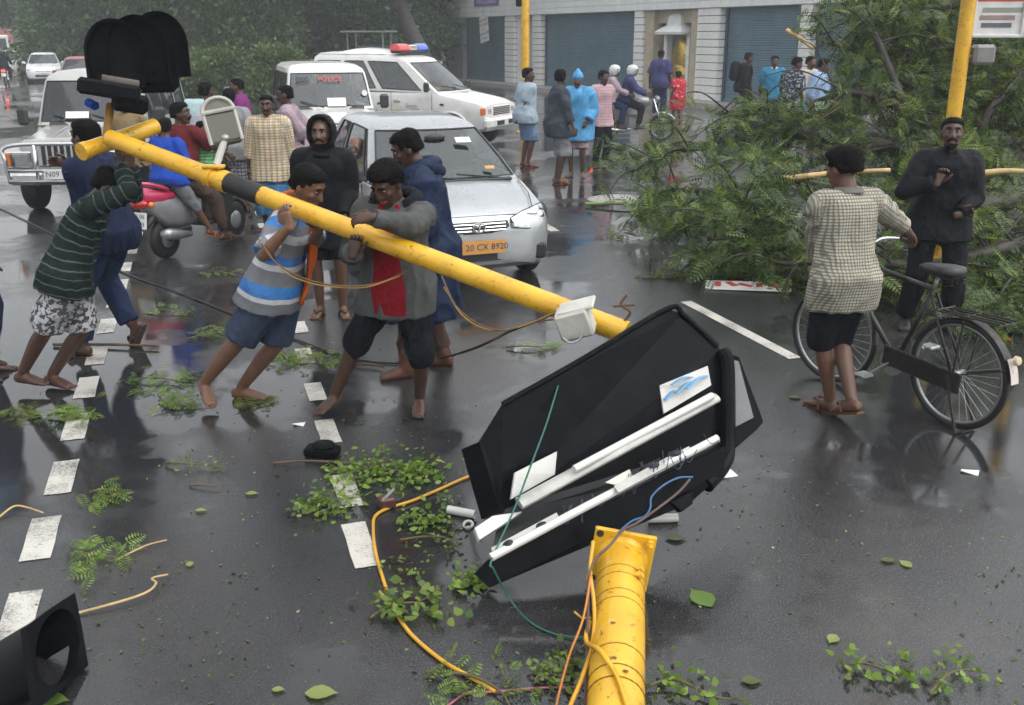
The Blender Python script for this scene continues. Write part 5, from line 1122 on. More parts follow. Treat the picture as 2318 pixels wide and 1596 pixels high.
# left carriers
person('barefoot youth in dark ringed knit and floral shorts pushing up the pole end', G(80, 868), 78, 1.64, pel=AX(158, 615, 6.5), lean=(30, 0), look=(0, -35), wr=AX(276, 372, 6.36), wl=AX(296, 370, 6.62), ar=G(44, 858, .085), al=G(116, 850, .085), he={1: (.8, .2, -.6), -1: (-.6, .2, -.8)}, fd={1: Vector((.96, -.2, 0)), -1: Vector((.9, -.35, 0))},
       hrr=((.1, -.1, 1), (.3, .9, .1), .6), hl=((0, .1, 1), (-.1, -1, 0), .6), skinm=SKD, hair='full', top=('knit_top', C['green'], 1.9, .13, .018), bottom=('shorts', C['floral'], .95, .026), vox=.0095, shrug=.05, seed=21)
person('man in navy jacket and jeans walking left past the raised pole end', G(222, 803), 292, 1.74, pel=AX(238, 520, 7.35), lean=(6, 0), look=(0, 0), wl=AX(289, 535, 7.42), wr=AX(155, 372, 7.5), al=G(188, 783, .08), ar=AX(300, 738, 7.72), fd={-1: Vector((-.95, .1, 0)), 1: Vector((-.45, .1, -.85))}, he={-1: (-.3, -.9, -.3), 1: (.8, -.2, -.6)},
       skinm=SKD, hair='full', top=('jacket', C['navy'], 1.95, .16, .03), bottom=('trousers', C['jean'], 1.9, .022), shoes=('sandals', M_SAND), vox=.0115, bulk=1.1, seed=23)
def cap_blue(root, p, put, mk):
    m = MB(); H = p.HM; k = p.k; m.rings([ering(p.hc+(H[:, 1]*yo+H[:, 2]*z)*k, H[:, 0], H[:, 1], rx*k, ry*k, 16) for z, rx, ry, yo in ((.03, .09, .11, -.01), (.09, .088, .105, -.01), (.13, .05, .06, -.01))]); put('cap', mk(m), C['royal'])
person('man in tan shirt and dark shorts standing behind the pole end', G(318, 512), 190, 1.66, wl=(-.25, .1, .95), wr=(.2, .2, 1.0), skinm=SKD, hair='full', top=('shirt', C['tan'], .9, .14), bottom=('shorts', C['char'], 1.0, .02), vox=.015, seed=25)
person('person in blue checked sleeve cut by the left edge of the view', AX(-66, 690, 6.9).xyz*1+Vector((0, 0, -AX(-66, 690, 6.9).z)), 80, 1.68, wr=AX(8, 668, 6.7), he={1: (.5, -.6, -.5)}, skinm=SKD, hair='full', top=('shirt', C['bchk2'], 1.35, .16, .02), bottom=('trousers', C['jean'], 1.9, .018), shoes=('sandals', M_SAND), vox=.013, seed=27, extras=(lambda root, p, put, mk: put('red_wristband', mk(MB().tube([p.wr[1]-unit(p.wr[1]-p.el[1])*.05, p.wr[1]-unit(p.wr[1]-p.el[1])*.02], .034, 10)), C['redf']),))

# ---- onlookers
person('moustached man in yellow checked shirt and blue lungi facing the camera', G(626, 535), 176, 1.66, wl=(-.27, .02, .80), wr=(.27, .02, .80), skinm=SKD, top=('shirt', C['ycheck'], 1.55, .22, .03), bottom=('lungi', C['lungib'], .62), shoes=('sandals', M_SANDR), stache=1, vox=.0125, bulk=1.05, collar=C['ycheck'], seed=31)
person('man in sunglasses and mauve striped shirt looking left beside the police jeep', G(672, 490), 268, 1.70, wl=(-.12, -.16, .92), wr=(.12, -.16, .92), skinm=SKD, top=('shirt', C['mauve'], 1.5, .2, .03), bottom=('trousers', C['lgrey'], 1.9), shoes=('sandals', M_SAND), glasses='dark', vox=.014, stache=1, bulk=1.05, collar=C['mauve'], seed=33)
person('man in grey T-shirt and checked shorts seen from behind, beside the lamp housing', G(540, 480), 350, 1.64, wl=(-.22, .1, .95), wr=(.22, .1, .95), skinm=SKM, hair='full', top=('T-shirt'.replace('-', '_').lower(), C['greyt'], .9, .18, .03), bottom=('shorts', C['bwcheck'], 1.0, .03), vox=.015, shoes=('sandals', M_SAND), bulk=1.08, seed=35)
person('man in purple shirt looking left in front of the shrub heap', G(562, 425), 265, 1.68, skinm=SKM, hair='full', top=('shirt', C['purple'], 1.6, .2, .025), bottom=('trousers', C['char'], 1.9), shoes=('sandals', M_SAND), vox=.016, collar=C['purple'], seed=37)
def towel(root, p, put, mk):
    m = MB(); k = p.k; rs = []
    for t in np.linspace(0, 1, 9): rs.append(ering(p.neck-p.sr*(.10+.13*t)*k-p.sf*(.10+.02*math.sin(6*t))*k+p.sp*(.06-.62*t)*k, unit(p.sr+p.sf*.2), p.sf, (.07+.10*math.sin(PI*min(1, t+.2)))*k, .02*k, 14, 2.4))
    m.rings(rs); q = mk(m); wrinkle(q, .012, 16, 8, (1, 1, .2)); put('shoulder_towel', q, C['tow'])
person('man in white checked shirt with a pale blue towel over his shoulder', G(487, 478), 20, 1.72, look=(10, 0), wl=(-.2, .15, 1.0), skinm=SKD, hair='short', top=('shirt', C['wcheck'], 1.5, .2, .03), bottom=('trousers', C['navy'], 1.9), shoes=('sandals', M_SAND), vox=.0155, bulk=1.05, extras=(towel,), seed=39)
BG = 'onlookers in front of the shops'
person('man in pale blue T-shirt and folded blue lungi, hands clasped behind his back', G(1190, 378), 60, 1.76, wl=(-.05, -.17, .88), wr=(.05, -.19, .86), he={-1: (-1, -.4, 0), 1: (1, -.4, 0)}, skinm=SKD, hair='full', top=('jersey', C['paleb'], .9, .15, .03), bottom=('lungi', C['blueb'], .44), shoes=('sandals', M_SANDR), vox=.017, bulk=1.08, seed=41, look=(35, 0))
person('man in dark grey shirt and folded grey lungi beside the blue raincoat', G(1262, 415), 80, 1.80, wl=(-.36, .1, .86), look=(-60, 0), wr=(.3, .2, .85), skinm=SKD, hair='full', top=('shirt', C['dgrey'], 1.7, .2, .035), bottom=('lungi', C['lgrey'], .48), shoes=('sandals', M_SANDR), vox=.017, bulk=1.1, beard=1, stache=1, seed=43)
def plastic_cap(root, p, put, mk):
    m = MB(); H = p.HM; k = p.k; m.rings([ering(p.hc+(H[:, 1]*yo+H[:, 2]*z)*k, H[:, 0], H[:, 1], rx*k, ry*k, 16) for z, rx, ry, yo in ((.02, .085, .104, -.012), (.06, .092, .112, -.01), (.11, .075, .09, -.01), (.15, .04, .05, -.01), (.19, .02, .025, -.01))]); q = mk(m); wrinkle(q, .006, 30, 4); put('plastic_hood', q, C['sky'])
person('man in bright sky blue plastic raincoat and pointed hood', G(1305, 400), 195, 1.72, wl=(-.2, .15, .95), wr=(.22, .12, .95), skinm=SKM, hair=None, bottom=('shorts', C['pink'], 1.0, .02), coat=('raincoat', C['sky'], 1.95, .30, .06), vox=.017, extras=(plastic_cap,), stache=1, seed=45, bulk=1.05)
person('man in pink checked shirt behind the sky blue raincoat', G(1358, 378), 150, 1.72, skinm=SKD, hair='full', top=('shirt', C['pink'], .9, .18, .03), bottom=('trousers', C['char'], 1.9), vox=.02, face=True, seed=47)
def at_shop(u, v_head, s, z=.18):            # base point for a far person from head height
    d = FPX/s; q = AX(u, v_head, d); return Vector((q.x, q.y, z))
person('man in violet blue shirt with his back turned at the gilded shop entrance', at_shop(1496, 130, 84), 20, 1.76, skinm=SKD, hair='full', top=('shirt', C['dviolet'], .95, .16, .035), bottom=('trousers', C['jean'], 1.9, .02), vox=.02, bulk=1.1, seed=49, face=False)
person('child in red and white printed dress before the gilded shop entrance', at_shop(1537, 178, 92), 330, 1.30, skinm=SKD, hair='bushy', top=('dress', C['redf'], .6, .42, .05), bottom=('shorts', C['orange'], 1.0, .03), vox=.02, seed=51, face=False)
def pack(root, p, put, mk):
    m = MB(); k = p.k; M_ = np.stack([p.sr, p.sf, p.sp], 1); m.box(p.mid+p.sp*.10*k-p.sf*.26*k, (.34*k, .22*k, .46*k), M_, .07); put('backpack', mk(m), C['char'])
    for s in (-1, 1):
        m = MB(); m.tube(curve([p.neck-p.sf*.15*k+p.sr*s*.1*k-p.sp*.02*k, p.neck+p.sr*s*.11*k+p.sp*.03*k, p.neck+p.sf*.14*k+p.sr*s*.12*k-p.sp*.14*k], 4), .02*k, 6); put('strap', mk(m), C['brown'])
person('person in black with a black backpack in front of the right shutter', at_shop(1688, 125, 92), 95, 1.74, lean=(6, 0), skinm=SKD, hair='full', top=('jacket', C['black'], 1.95, .14, .04), bottom=('trousers', C['char'], 1.9), vox=.02, extras=(pack,), bulk=1.15, seed=53, face=False)
person('balding man in blue shirt with white collar by the right shutter', at_shop(1753, 143, 104), 190, 1.72, skinm=SKD, hair='short', top=('shirt', C['teal'], .9, .14, .03), bottom=('trousers', C['char'], 1.9), vox=.02, collar=C['white'], bulk=1.08, seed=55, stache=1)
person('man in dark floral shirt seen behind the fallen branches', at_shop(1798, 140, 116), 60, 1.74, look=(30, -15), skinm=SKD, hair='full', top=('shirt', C['flor2'], .95, .2, .035), bottom=('trousers', C['jean'], 1.9), vox=.02, bulk=1.08, seed=57)
person('man in cream shirt half hidden behind the light blue shirt', at_shop(1832, 137, 112), 150, 1.74, skinm=SKM, hair='full', top=('shirt', C['cream'], .95, .2, .03), bottom=('trousers', C['char'], 1.9), vox=.02, seed=59, stache=1)
person('man in light blue shirt looking right over the fallen branches', at_shop(1858, 140, 124), 130, 1.74, look=(-15, -14), skinm=SKM, hair='full', top=('shirt', C['lblue'], 1.2, .2, .04), bottom=('trousers', C['char'], 1.9), vox=.018, bulk=1.15, collar=C['lblue'], seed=61, stache=1)
person('man all in black with folded hands standing before the fallen tree', G(2095, 742), 186, 1.70, look=(12, 6), wl=(-.05, .24, .98), wr=(.12, .22, 1.22), he={-1: (-.9, -.3, -.6), 1: (.9, -.3, -.6)}, hl=((1, .1, .2), (0, -1, 0), .8), hrr=((.3, .1, 1), (0, -1, 0), .8), skinm=SKD, hair='short', top=('jacket', C['black'], 1.92, .16, .03), bottom=('trousers', C['black'], 1.92, .022), shoes=('shoes', M_TRIM), vox=.0115, bulk=1.08, beard=1, stache=1, seed=63, al=(-.17, .05, .08), ar=(.17, -.03, .08))
CARP = AX(815, 330, 11.6)
person('bald driver in pale shirt looking out of the silver hatchback', Vector((-1.64, 10.70, .02)), 200, 1.70, pel=Vector((-1.645, 10.72, .52)), lean=(0, 0), look=(-14, -2), wl=(.05, .34, .86), wr=(-.05, .36, .84), al=(-.05, .55, .30), ar=(.05, .55, .30), hk={1: (0, .3, 1), -1: (0, .3, 1)}, skinm=SKL, hair=None, top=('shirt', C['wcheck'], 1.5, .06, .015), bottom=('trousers', C['char'], 1.9), vox=.014, glasses=True, stache=1, beard=1, hairm=HAIRG, seed=65)
# ================================================================== TWO-WHEELERS
def compass(d): return math.degrees(math.atan2(d[0], d[1]))
M_PINK = mat('crimson_plastic', (.52, .03, .10), .25, coat=.5, var=.15); M_SILV = mat('silver_plastic', (.30, .30, .31), .3, .4); M_SADDLE = mat('black_vinyl', (.016, .016, .018), .4)
def spoked(root, x, r, tyre_w, y=0.0, tw=.02, spokes=28, name='wheel', rim=M_RIM, st=0.0, z=None):
    z = r if z is None else z; cs, sn = math.cos(st), math.sin(st)
    def L(a, rr, o=0.0): return (x+(rr*math.cos(a))*cs-o*sn, y+(rr*math.cos(a))*sn+o*cs, z+rr*math.sin(a))
    t = MB().tube([L(a, r-tw) for a in np.linspace(0, 2*PI, 49)], tw, 8, False).build(name, M_TYRE, root, True)
    MB().tube([L(a, r-tw*2.1) for a in np.linspace(0, 2*PI, 49)], tw*.62, 6, False).build('rim', rim, t, True)
    if spokes:
        s = MB()
        for k in range(spokes):
            a = 2*PI*k/spokes; s.tube([L(a+(.35 if k % 2 else -.35), .022, .03*(1 if k % 4 < 2 else -1)), L(a, r-tw*2.2)], .0016, 3)
        o = s.build('spokes', M_STEEL, t); o['kind'] = 'stuff'
    MB().tube([L(0, 0, -.055), L(0, 0, .055)], .022, 10).build('hub', M_STEEL, t, True); return t
# ---- scooter
ra, fa_ = G(378, 584), G(524, 540); sd_ = (fa_-ra).normalized(); S_A = math.atan2(sd_.y, sd_.x)
sc_ = thing('scooter', (ra.x, ra.y, 0), S_A, 'grey scooter with crimson tail and white number plate carrying three riders', 'scooter')
for x in (0, 1.22):
    t = MB().lathe([(.10, -.05), (.17, -.055), (.215, -.035), (.225, 0), (.215, .035), (.17, .055), (.10, .05)], 24, np.array(((1, 0, 0), (0, 0, 1), (0, -1, 0))), (x, 0, .225)).build('wheel', M_TYRE, sc_, True); MB().lathe([(.02, -.06), (.11, -.05), (.13, 0), (.11, .05), (.02, .06)], 16, np.array(((1, 0, 0), (0, 0, 1), (0, -1, 0))), (x, 0, .225)).build('rim', M_SILV, t, True)
b = MB(); b.rings([ering(np.array((x, 0, z)), np.array((0, 1., 0)), np.array((0, 0, 1.)), wy, hz, 16, 2.6) for x, z, wy, hz in ((-.30, .66, .05, .05), (-.22, .62, .11, .12), (-.05, .54, .155, .19), (.15, .50, .165, .20), (.38, .48, .15, .17), (.52, .42, .10, .12))]); b.build('body', M_SILV, sc_, True)
b = MB(); b.rings([ering(np.array((x, 0, z)), np.array((0, 1., 0)), np.array((0, 0, 1.)), wy, hz, 14, 2.6) for x, z, wy, hz in ((-.36, .72, .05, .05), (-.28, .71, .115, .09), (-.12, .69, .145, .085), (.05, .68, .15, .06), (.12, .68, .12, .03))]); b.build('tail_cowl', M_PINK, sc_, True)
b = MB(); b.rings([ering(np.array((x, 0, z)), np.array((0, 1., 0)), np.array((0, 0, 1.)), wy, .045, 14, 3) for x, z, wy in ((-.22, .775, .09), (-.1, .79, .13), (.2, .775, .14), (.48, .76, .11), (.56, .75, .06))]); b.build('saddle', M_SADDLE, sc_, True)
MB().tube(curve([(-.05, .15, .76), (-.30, .14, .84), (-.40, .0, .86), (-.30, -.14, .84), (-.05, -.15, .76)], 5), .02, 8).build('grab_rail', M_PINK, sc_, True)
MB().ell((-.345, 0, .64), (.05, .12, .055)).build('tail_light', M_REDLENS, sc_, True)
for s in (-1, 1): MB().ell((-.31, s*.13, .63), (.04, .03, .035)).build('indicator', M_AMBER, sc_, True)
b = MB(); b.rings([ering(np.array((x, 0, z)), np.array((0, 1., 0)), np.array((0, 0, 1.)), .07, hz, 10, 3) for x, z, hz in ((-.33, .40, .02), (-.22, .46, .05), (-.05, .50, .06))]); b.build('rear_mudguard', M_TRIM, sc_, True)
pl = plate(sc_, (-.375, 0, .47), (0, -1, 0), (.16, 0, 1), .21, .17, 'TN 06|J 1279', M_PLATEW, size=.068)
MB().tube([(.22, -.17, .24), (.0, -.175, .27), (-.14, -.175, .30), (-.22, -.175, .31)], [.03, .055, .06, .045], 12).build('silencer', M_STEEL, sc_, True)
MB().box((.16, 0, .27), (.40, .24, .16), None, .05).build('engine', M_TRIM, sc_)
MB().box((.72, 0, .30), (.44, .34, .05), None, .02).build('footboard', M_TRIM, sc_)
b = MB(); b.rings([[(x, y*w_, z) for y in np.linspace(-1, 1, 7)] for x, z, w_ in ((.92, .30, .17), (.98, .45, .20), (1.02, .65, .22), (1.0, .85, .20), (.96, .94, .14))], False, False); b.v = [(x-.25*y*y, y, z) for x, y, z in b.v]; b.build('leg_shield', M_TRIM, sc_, True)
MB().tube([(1.22, 0, .225), (1.12, 0, .5), (.98, 0, 1.0)], .035, 8).build('steering_column', M_TRIM, sc_, True)
MB().tube(curve([(.90, -.33, 1.0), (.94, -.18, 1.03), (.97, 0, 1.02), (.94, .18, 1.03), (.90, .33, 1.0)], 4), .018, 8).build('handlebar', M_TRIM, sc_, True)
b = MB(); b.ell((1.0, 0, .99), (.10, .15, .09)); b.build('headlamp_cowl', M_SILV, sc_, True)
for s in (-1, 1):
    q = MB(); q.tube([(.93, s*.2, 1.03), (.93, s*.26, 1.2)], .007, 5); q.ell((.92, s*.27, 1.23), (.015, .05, .035)); q.build('rear_view_mirror', M_TRIM, sc_, True)
b = MB(); b.tube([(1.22+.25*math.cos(a), 0, .225+.25*math.sin(a)) for a in np.linspace(.2, 2.9, 10)], .05, 8, flat=.5); b.build('front_mudguard', M_TRIM, sc_, True)
def SL(x, y, z): return Vector((ra.x, ra.y, 0))+sd_*x+Vector((-sd_.y, sd_.x, 0))*y+Vector((0, 0, z))
SH = compass(sd_)
def hold(x, y, z): return SL(x, y, z)
person('boy in royal blue T-shirt and grey track pants riding pillion on the scooter', SL(.10, 0, 0), SH, 1.36, pel=SL(.10, -.06, .86), lean=(2, 0), look=(-34, 4), wr=SL(.32, -.22, .95), wl=SL(.44, .12, .98), ar=SL(.40, -.30, .26), al=SL(.46, .27, .36), hk={1: (.6, 1, .5), -1: (-.3, 1, .4)}, fd={1: (.25, .9, -.3)}, skinm=SKM, hair='full', top=('t_shirt', C['royal'], .95, .12, .03), bottom=('trousers', C['tgrey'], 1.28, .014), shoes=('sandals', M_SANDR), vox=.012, bulk=1.1, seed=71)
person('scooter rider in maroon T-shirt and dark trousers looking back at the camera', SL(.38, 0, 0), SH, 1.68, pel=SL(.36, .0, .86), lean=(8, 0), look=(70, 2), wr=SL(.86, -.30, 1.02), wl=SL(.86, .30, 1.02), ar=SL(.74, -.22, .16), al=SL(.72, .20, .42), hk={1: (.4, 1, .5), -1: (-.2, 1, .5)}, skinm=SKD, hair='full', top=('t_shirt', C['maroon'], .95, .14, .03), bottom=('trousers', C['brown'], 1.9, .018), shoes=('sandals', M_SAND), vox=.013, bulk=1.1, stache=1, seed=73)
person('small child in green striped top standing on the scooter footboard', SL(.70, -.06, .325), SH, 1.08, look=(60, 0), wr=(.12, .3, .6), wl=(-.12, .3, .6), skinm=SKM, hair='full', top=('striped_top', C['gstripe'], .9, .1, .03), bottom=('shorts', C['redf'], .9, .03), vox=.012, seed=75)
# ---- bicycle
rb, fb = G(2150, 966), G(1876, 862); bd_ = (fb-rb).normalized(); B_A = math.atan2(bd_.y, bd_.x)
bk = thing('bicycle', (rb.x, rb.y, 0), B_A, 'old black roadster bicycle with rear carrier and white tail patch being pushed', 'bicycle')
M_BK = mat('worn_black_enamel', (.015, .014, .014), .35, var=.4, vscale=14, dirt=(.09, .05, .03, .6))
wb = min(1.16, (fb-rb).length); spoked(bk, 0, .345, 0, spokes=32, tw=.019); spoked(bk, wb, .345, 0, spokes=32, tw=.019, st=.12)
def bar(name, a, b_, r_=.016, m=M_BK, p_=bk): return MB().tube([a, b_], r_, 10).build(name, m, p_, True)
BB = (.45, 0, .30); ST = (.24, 0, .82); HT, HB = (wb-.22, 0, .88), (wb-.17, 0, .68)
bar('seat_tube', BB, ST); bar('top_tube', ST, HT); bar('down_tube', BB, HB, .018); bar('head_tube', (wb-.235, 0, .94), (wb-.155, 0, .64), .02)
for s in (-1, 1):
    bar('chain_stay', (BB[0], s*.03, BB[2]), (0, s*.055, .345), .010); bar('seat_stay', (ST[0], s*.025, .80), (0, s*.055, .345), .009); MB().tube(curve([(wb-.155, s*.05, .64), (wb-.08, s*.055, .48), (wb, s*.05, .345)], 4), .012, 8).build('fork_blade', M_BK, bk, True)
    q = MB(); q.tube([(BB[0], s*.06, .30), (BB[0]+s*.13, s*.08, .30-s*.11)], .011, 8); q.box((BB[0]+s*.13, s*.14, .30-s*.11), (.09, .10, .025), None, .008); q.build('pedal_crank', M_STEEL, bk)
    MB().tube([(.02, s*.07, .345), (-.10, s*.09, .02), (-.10, s*.09, .012)], .010, 6).build('stand_leg', M_BK, bk); MB().tube([(-.02, s*.075, .345), (-.05, s*.08, .70)], .007, 6).build('carrier_strut', M_BK, bk); MB().tube([(0, s*.06, .345), (-.345, s*.03, .47)], .005, 5).build('mudguard_stay', M_BK, bk)
MB().tube([(-.10, -.09, .015), (-.10, .09, .015)], .010, 6).build('stand_foot', M_BK, bk)
bar('seat_post', ST, (.225, 0, .90), .012, M_STEEL)
q = MB(); q.rings([ering(np.array((x, 0, z)), np.array((0, 1., 0)), np.array((0, 0, 1.)), wy, hz, 14, 2.2) for x, z, wy, hz in ((.06, .955, .03, .02), (.09, .955, .085, .04), (.16, .95, .095, .045), (.24, .945, .055, .04), (.32, .945, .028, .03), (.36, .94, .012, .015))]); q.build('saddle', M_SADDLE, bk, True)
for s in (-1, 1): MB().tube([(.10+.02*math.cos(a), s*.055+.02*math.sin(a), .875+.0022*i) for i, a in enumerate(np.linspace(0, 22, 34))], .004, 4).build('saddle_spring', M_BK, bk)
MB().tube(curve([(wb-.36, -.24, 1.02), (wb-.28, -.235, 1.03), (wb-.20, -.15, 1.03), (wb-.24, 0, 1.02), (wb-.20, .15, 1.03), (wb-.28, .235, 1.03), (wb-.36, .24, 1.02)], 4), .011, 8).build('handlebar', M_CHROME, bk, True)
for s in (-1, 1): bar('grip', (wb-.38, s*.24, 1.02), (wb-.28, s*.238, 1.03), .016, M_TYRE)
bar('stem', (wb-.235, 0, .93), (wb-.245, 0, 1.03), .013, M_CHROME)
for nm, xc, a0, a1 in (('rear_mudguard', 0, .35, 3.0), ('front_mudguard', wb, .6, 3.1)):
    q = MB(); rs = []
    for a in np.linspace(a0, a1, 18): rs.append([(xc+(.372-.012*abs(y))*math.cos(a), y*.032, (.372-.014*y*y)*math.sin(a)+.345) for y in (-1, -.5, 0, .5, 1)])
    q.rings(rs, False, False); q.build(nm, M_BK, bk, True)
q = MB(); q.rings([[(.378*math.cos(a), y*.034, .378*math.sin(a)+.345) for y in (-1, 0, 1)] for a in np.linspace(2.62, 3.02, 6)], False, False); q.build('white_tail_patch', mat('chipped_white', (.62, .56, .52), .5, var=.2, dirt=(.2, .12, .08, .8)), bk, True)
MB().lathe([(.001, 0), (.03, 0), (.025, .02), (.001, .024)], 10, rot3(0, -75), (-.36, 0, .53)).build('reflector', mat('cream_reflector', (.6, .5, .35), .3), bk)
q = MB()
for y in (-.075, -.03, .03, .075): q.tube([(.16, y, .72), (-.28, y, .735)], .006, 6)
for x in (.14, -.05, -.27): q.tube([(x, -.085, .725), (x, .085, .725)], .006, 6)
q.build('carrier_rack', M_BK, bk)
MB().box((.22, .06, .325), (.58, .02, .13), rot3(0, -4), .008).build('chain_case', M_BK, bk)
MB().lathe([(.001, -.004), (.09, -.004), (.09, .004), (.001, .004)], 20, np.array(((1, 0, 0), (0, 0, 1), (0, -1, 0))), (.45, .045, .30)).build('chainring', M_STEEL, bk)
def BL(x, y, z): return Vector((rb.x, rb.y, 0))+bd_*x+Vector((-bd_.y, bd_.x, 0))*y+Vector((0, 0, z))
mb_ = G(1893, 928)
person('man in cream houndstooth shirt and dark shorts pushing the bicycle, seen from behind', mb_, -14, 1.70, pel=AX(1910, 628, 6.02), lean=(7, 0), look=(-22, -14), wl=AX(1846, 628, 6.35), wr=BL(wb-.40, -.22, 1.06), al=G(1880, 905, .08), ar=AX(1928, 905, 6.15), he={-1: (-.9, -.3, -.3), 1: (.9, -.3, -.3)}, fd={-1: (-.3, .9), 1: (-.15, .85, -.3)}, skinm=SKM, hair='bushy', top=('shirt', C['bcheck'], 1.62, .20, .024), bottom=('shorts', C['char'], 1.02, .022), shoes=('sandals', M_LEATH), vox=.0095, bulk=.95, collar=C['bcheck'], seed=81, hl=((-.2, .6, -.4), None, .9))
# ---- motorcycles
def motorcycle(loc, head, label, tail=False, tank=None):
    t = thing('motorcycle', loc, R(90-head), label, 'motorcycle')
    spoked(t, 0, .30, 0, tw=.04, spokes=16); spoked(t, 1.26, .30, 0, tw=.035, spokes=16)
    q = MB(); q.rings([ering(np.array((x, 0, z)), np.array((0, 1., 0)), np.array((0, 0, 1.)), wy, hz, 14) for x, z, wy, hz in ((.50, .80, .05, .05), (.58, .84, .13, .10), (.75, .88, .15, .12), (.92, .88, .10, .09), (.98, .88, .04, .04))]); q.build('fuel_tank', tank or M_PINK, t, True)
    q = MB(); q.rings([ering(np.array((x, 0, z)), np.array((0, 1., 0)), np.array((0, 0, 1.)), wy, .045, 12, 3) for x, z, wy in ((-.25, .84, .08), (0, .82, .12), (.35, .79, .13), (.55, .80, .08))]); q.build('saddle', M_SADDLE, t, True)
    MB().box((.62, 0, .42), (.36, .24, .36), None, .08).build('engine', M_STEEL, t); MB().tube([(.7, -.15, .3), (.2, -.17, .25), (-.3, -.17, .35)], [.025, .05, .05], 10).build('silencer', M_CHROME, t, True)
    for s in (-1, 1):
        MB().tube([(1.26, s*.08, .30), (1.05, s*.08, .95)], .022, 8).build('fork_blade', M_CHROME, t, True); MB().tube([(0, s*.11, .30), (.15, s*.12, .72)], .028, 8).build('shock_absorber', M_STEEL, t)
        q = MB(); q.tube([(1.0, s*.2, 1.05), (.98, s*.3, 1.2)], .007, 5); q.ell((.98, s*.31, 1.23), (.015, .05, .035)); q.build('rear_view_mirror', M_TRIM, t)
    MB().tube(curve([(.88, -.36, 1.02), (1.0, -.15, 1.05), (1.02, 0, 1.0), (1.0, .15, 1.05), (.88, .36, 1.02)], 4), .013, 8).build('handlebar', M_TRIM, t, True)
    MB().ell((1.12, 0, .92), (.10, .10, .10)).build('headlamp', M_LENS if tail else emit('lit_headlamp2', (1, .8, .55), 6), t, True); MB().ell((-.32, 0, .74), (.04, .09, .05)).build('tail_light', emit('lit_tail_lamp', (1, .03, .02), 5) if tail else M_REDLENS, t, True)
    MB().tube([(.32*math.cos(a), 0, .30+.33*math.sin(a)) for a in np.linspace(.9, 2.7, 8)], .05, 8, flat=.5).build('rear_mudguard', M_TRIM, t); MB().tube([(1.26+.34*math.cos(a), 0, .30+.34*math.sin(a)) for a in np.linspace(.6, 2.6, 8)], .05, 8, flat=.5).build('front_mudguard', tank or M_PINK, t)
    MB().box((-.34, 0, .55), (.012, .2, .15), rot3(0, 12)).build('number_plate', M_PLATEW, t)
    return t
def helmet(m):
    def f(root, p, put, mk):
        q = MB(); H = p.HM; k = p.k; q.rings([ering(p.hc+(H[:, 1]*yo+H[:, 2]*z)*k, H[:, 0], H[:, 1], rx*k, ry*k, 16, 2.2) for z, rx, ry, yo in ((-.10, .09, .085, -.04), (-.04, .115, .12, -.025), (.02, .125, .135, -.012), (.07, .115, .125, -.01), (.115, .08, .09, -.01), (.135, .03, .03, -.01))]); put('helmet', mk(q), m)
        q = MB(); q.rings([[p.hc+(H[:, 0]*math.sin(a)*.126+H[:, 1]*(math.cos(a)*.132-.008)+H[:, 2]*z)*k for a in np.linspace(-1.1, 1.1, 9)] for z in (-.03, .045)], False, False); put('visor', mk(q), M_GLASSD)
    return f
M_HELW = mat('white_helmet', (.6, .62, .62), .25, coat=.5); M_HELB = mat('black_helmet', (.02, .02, .024), .2, coat=.6)
def bike_people(o, head, specs):
    d = Vector((math.sin(R(head)), math.cos(R(head)), 0)); n = Vector((-d.y, d.x, 0)); L = lambda x, y, z: Vector(o)+d*x+n*y+Vector((0, 0, z))
    for lab, x, tp, bt, hm, sd in specs:
        person(lab, L(x, 0, 0), head, 1.68, pel=L(x, 0, .92), lean=(14, 0), look=(0, 0), wl=L(x+.48, .28, 1.05), wr=L(x+.48, -.28, 1.05), al=L(x+.30, .20, .36), ar=L(x+.30, -.20, .36), hk={1: (.3, 1, .6), -1: (-.3, 1, .6)}, skinm=SKD, hair=None, top=('jacket', tp, 1.9, .12, .03), bottom=('trousers', bt, 1.9, .02), shoes=('shoes', M_TRIM), vox=.022, extras=(helmet(hm),) if hm else (), seed=sd, face=hm is None or sd < 100)
mo = G(1372, 318); motorcycle((mo.x, mo.y, 0), 97, 'dark motorcycle with two riders passing the shops', True, M_SILV)
bike_people((mo.x, mo.y, 0), 97, [('motorcycle rider in dark jacket with white helmet passing the shops', .42, C['dviolet'], C['char'], M_HELW, 91), ('pillion passenger in mauve shirt behind the rider passing the shops', .02, C['mauve'], C['jean'], M_HELW, 92)])
mo = G(14, 196); motorcycle((mo.x, mo.y, 0), -20, 'motorcycle with lit red tail lamp riding away at the left edge', True, M_TRIM)
bike_people((mo.x, mo.y, 0), -20, [('rider in black jacket riding away at the left edge', .35, C['black'], C['char'], M_HELB, 101)])
mo = G(53, 165); motorcycle((mo.x, mo.y, 0), 160, 'motorcycle with lit headlamp coming beside the white hatchback', False, M_TRIM)
bike_people((mo.x, mo.y, 0), 160, [('rider in dark clothes coming beside the white hatchback', .35, C['dgrey'], C['char'], M_HELW, 103)])
mo = G(112, 158); motorcycle((mo.x, mo.y, 0), 158, 'motorcycle behind the maroon car in the far queue', False, M_PINK)
bike_people((mo.x, mo.y, 0), 158, [('rider in orange shirt behind the maroon car', .35, C['orange'], C['khaki'], None, 105)])
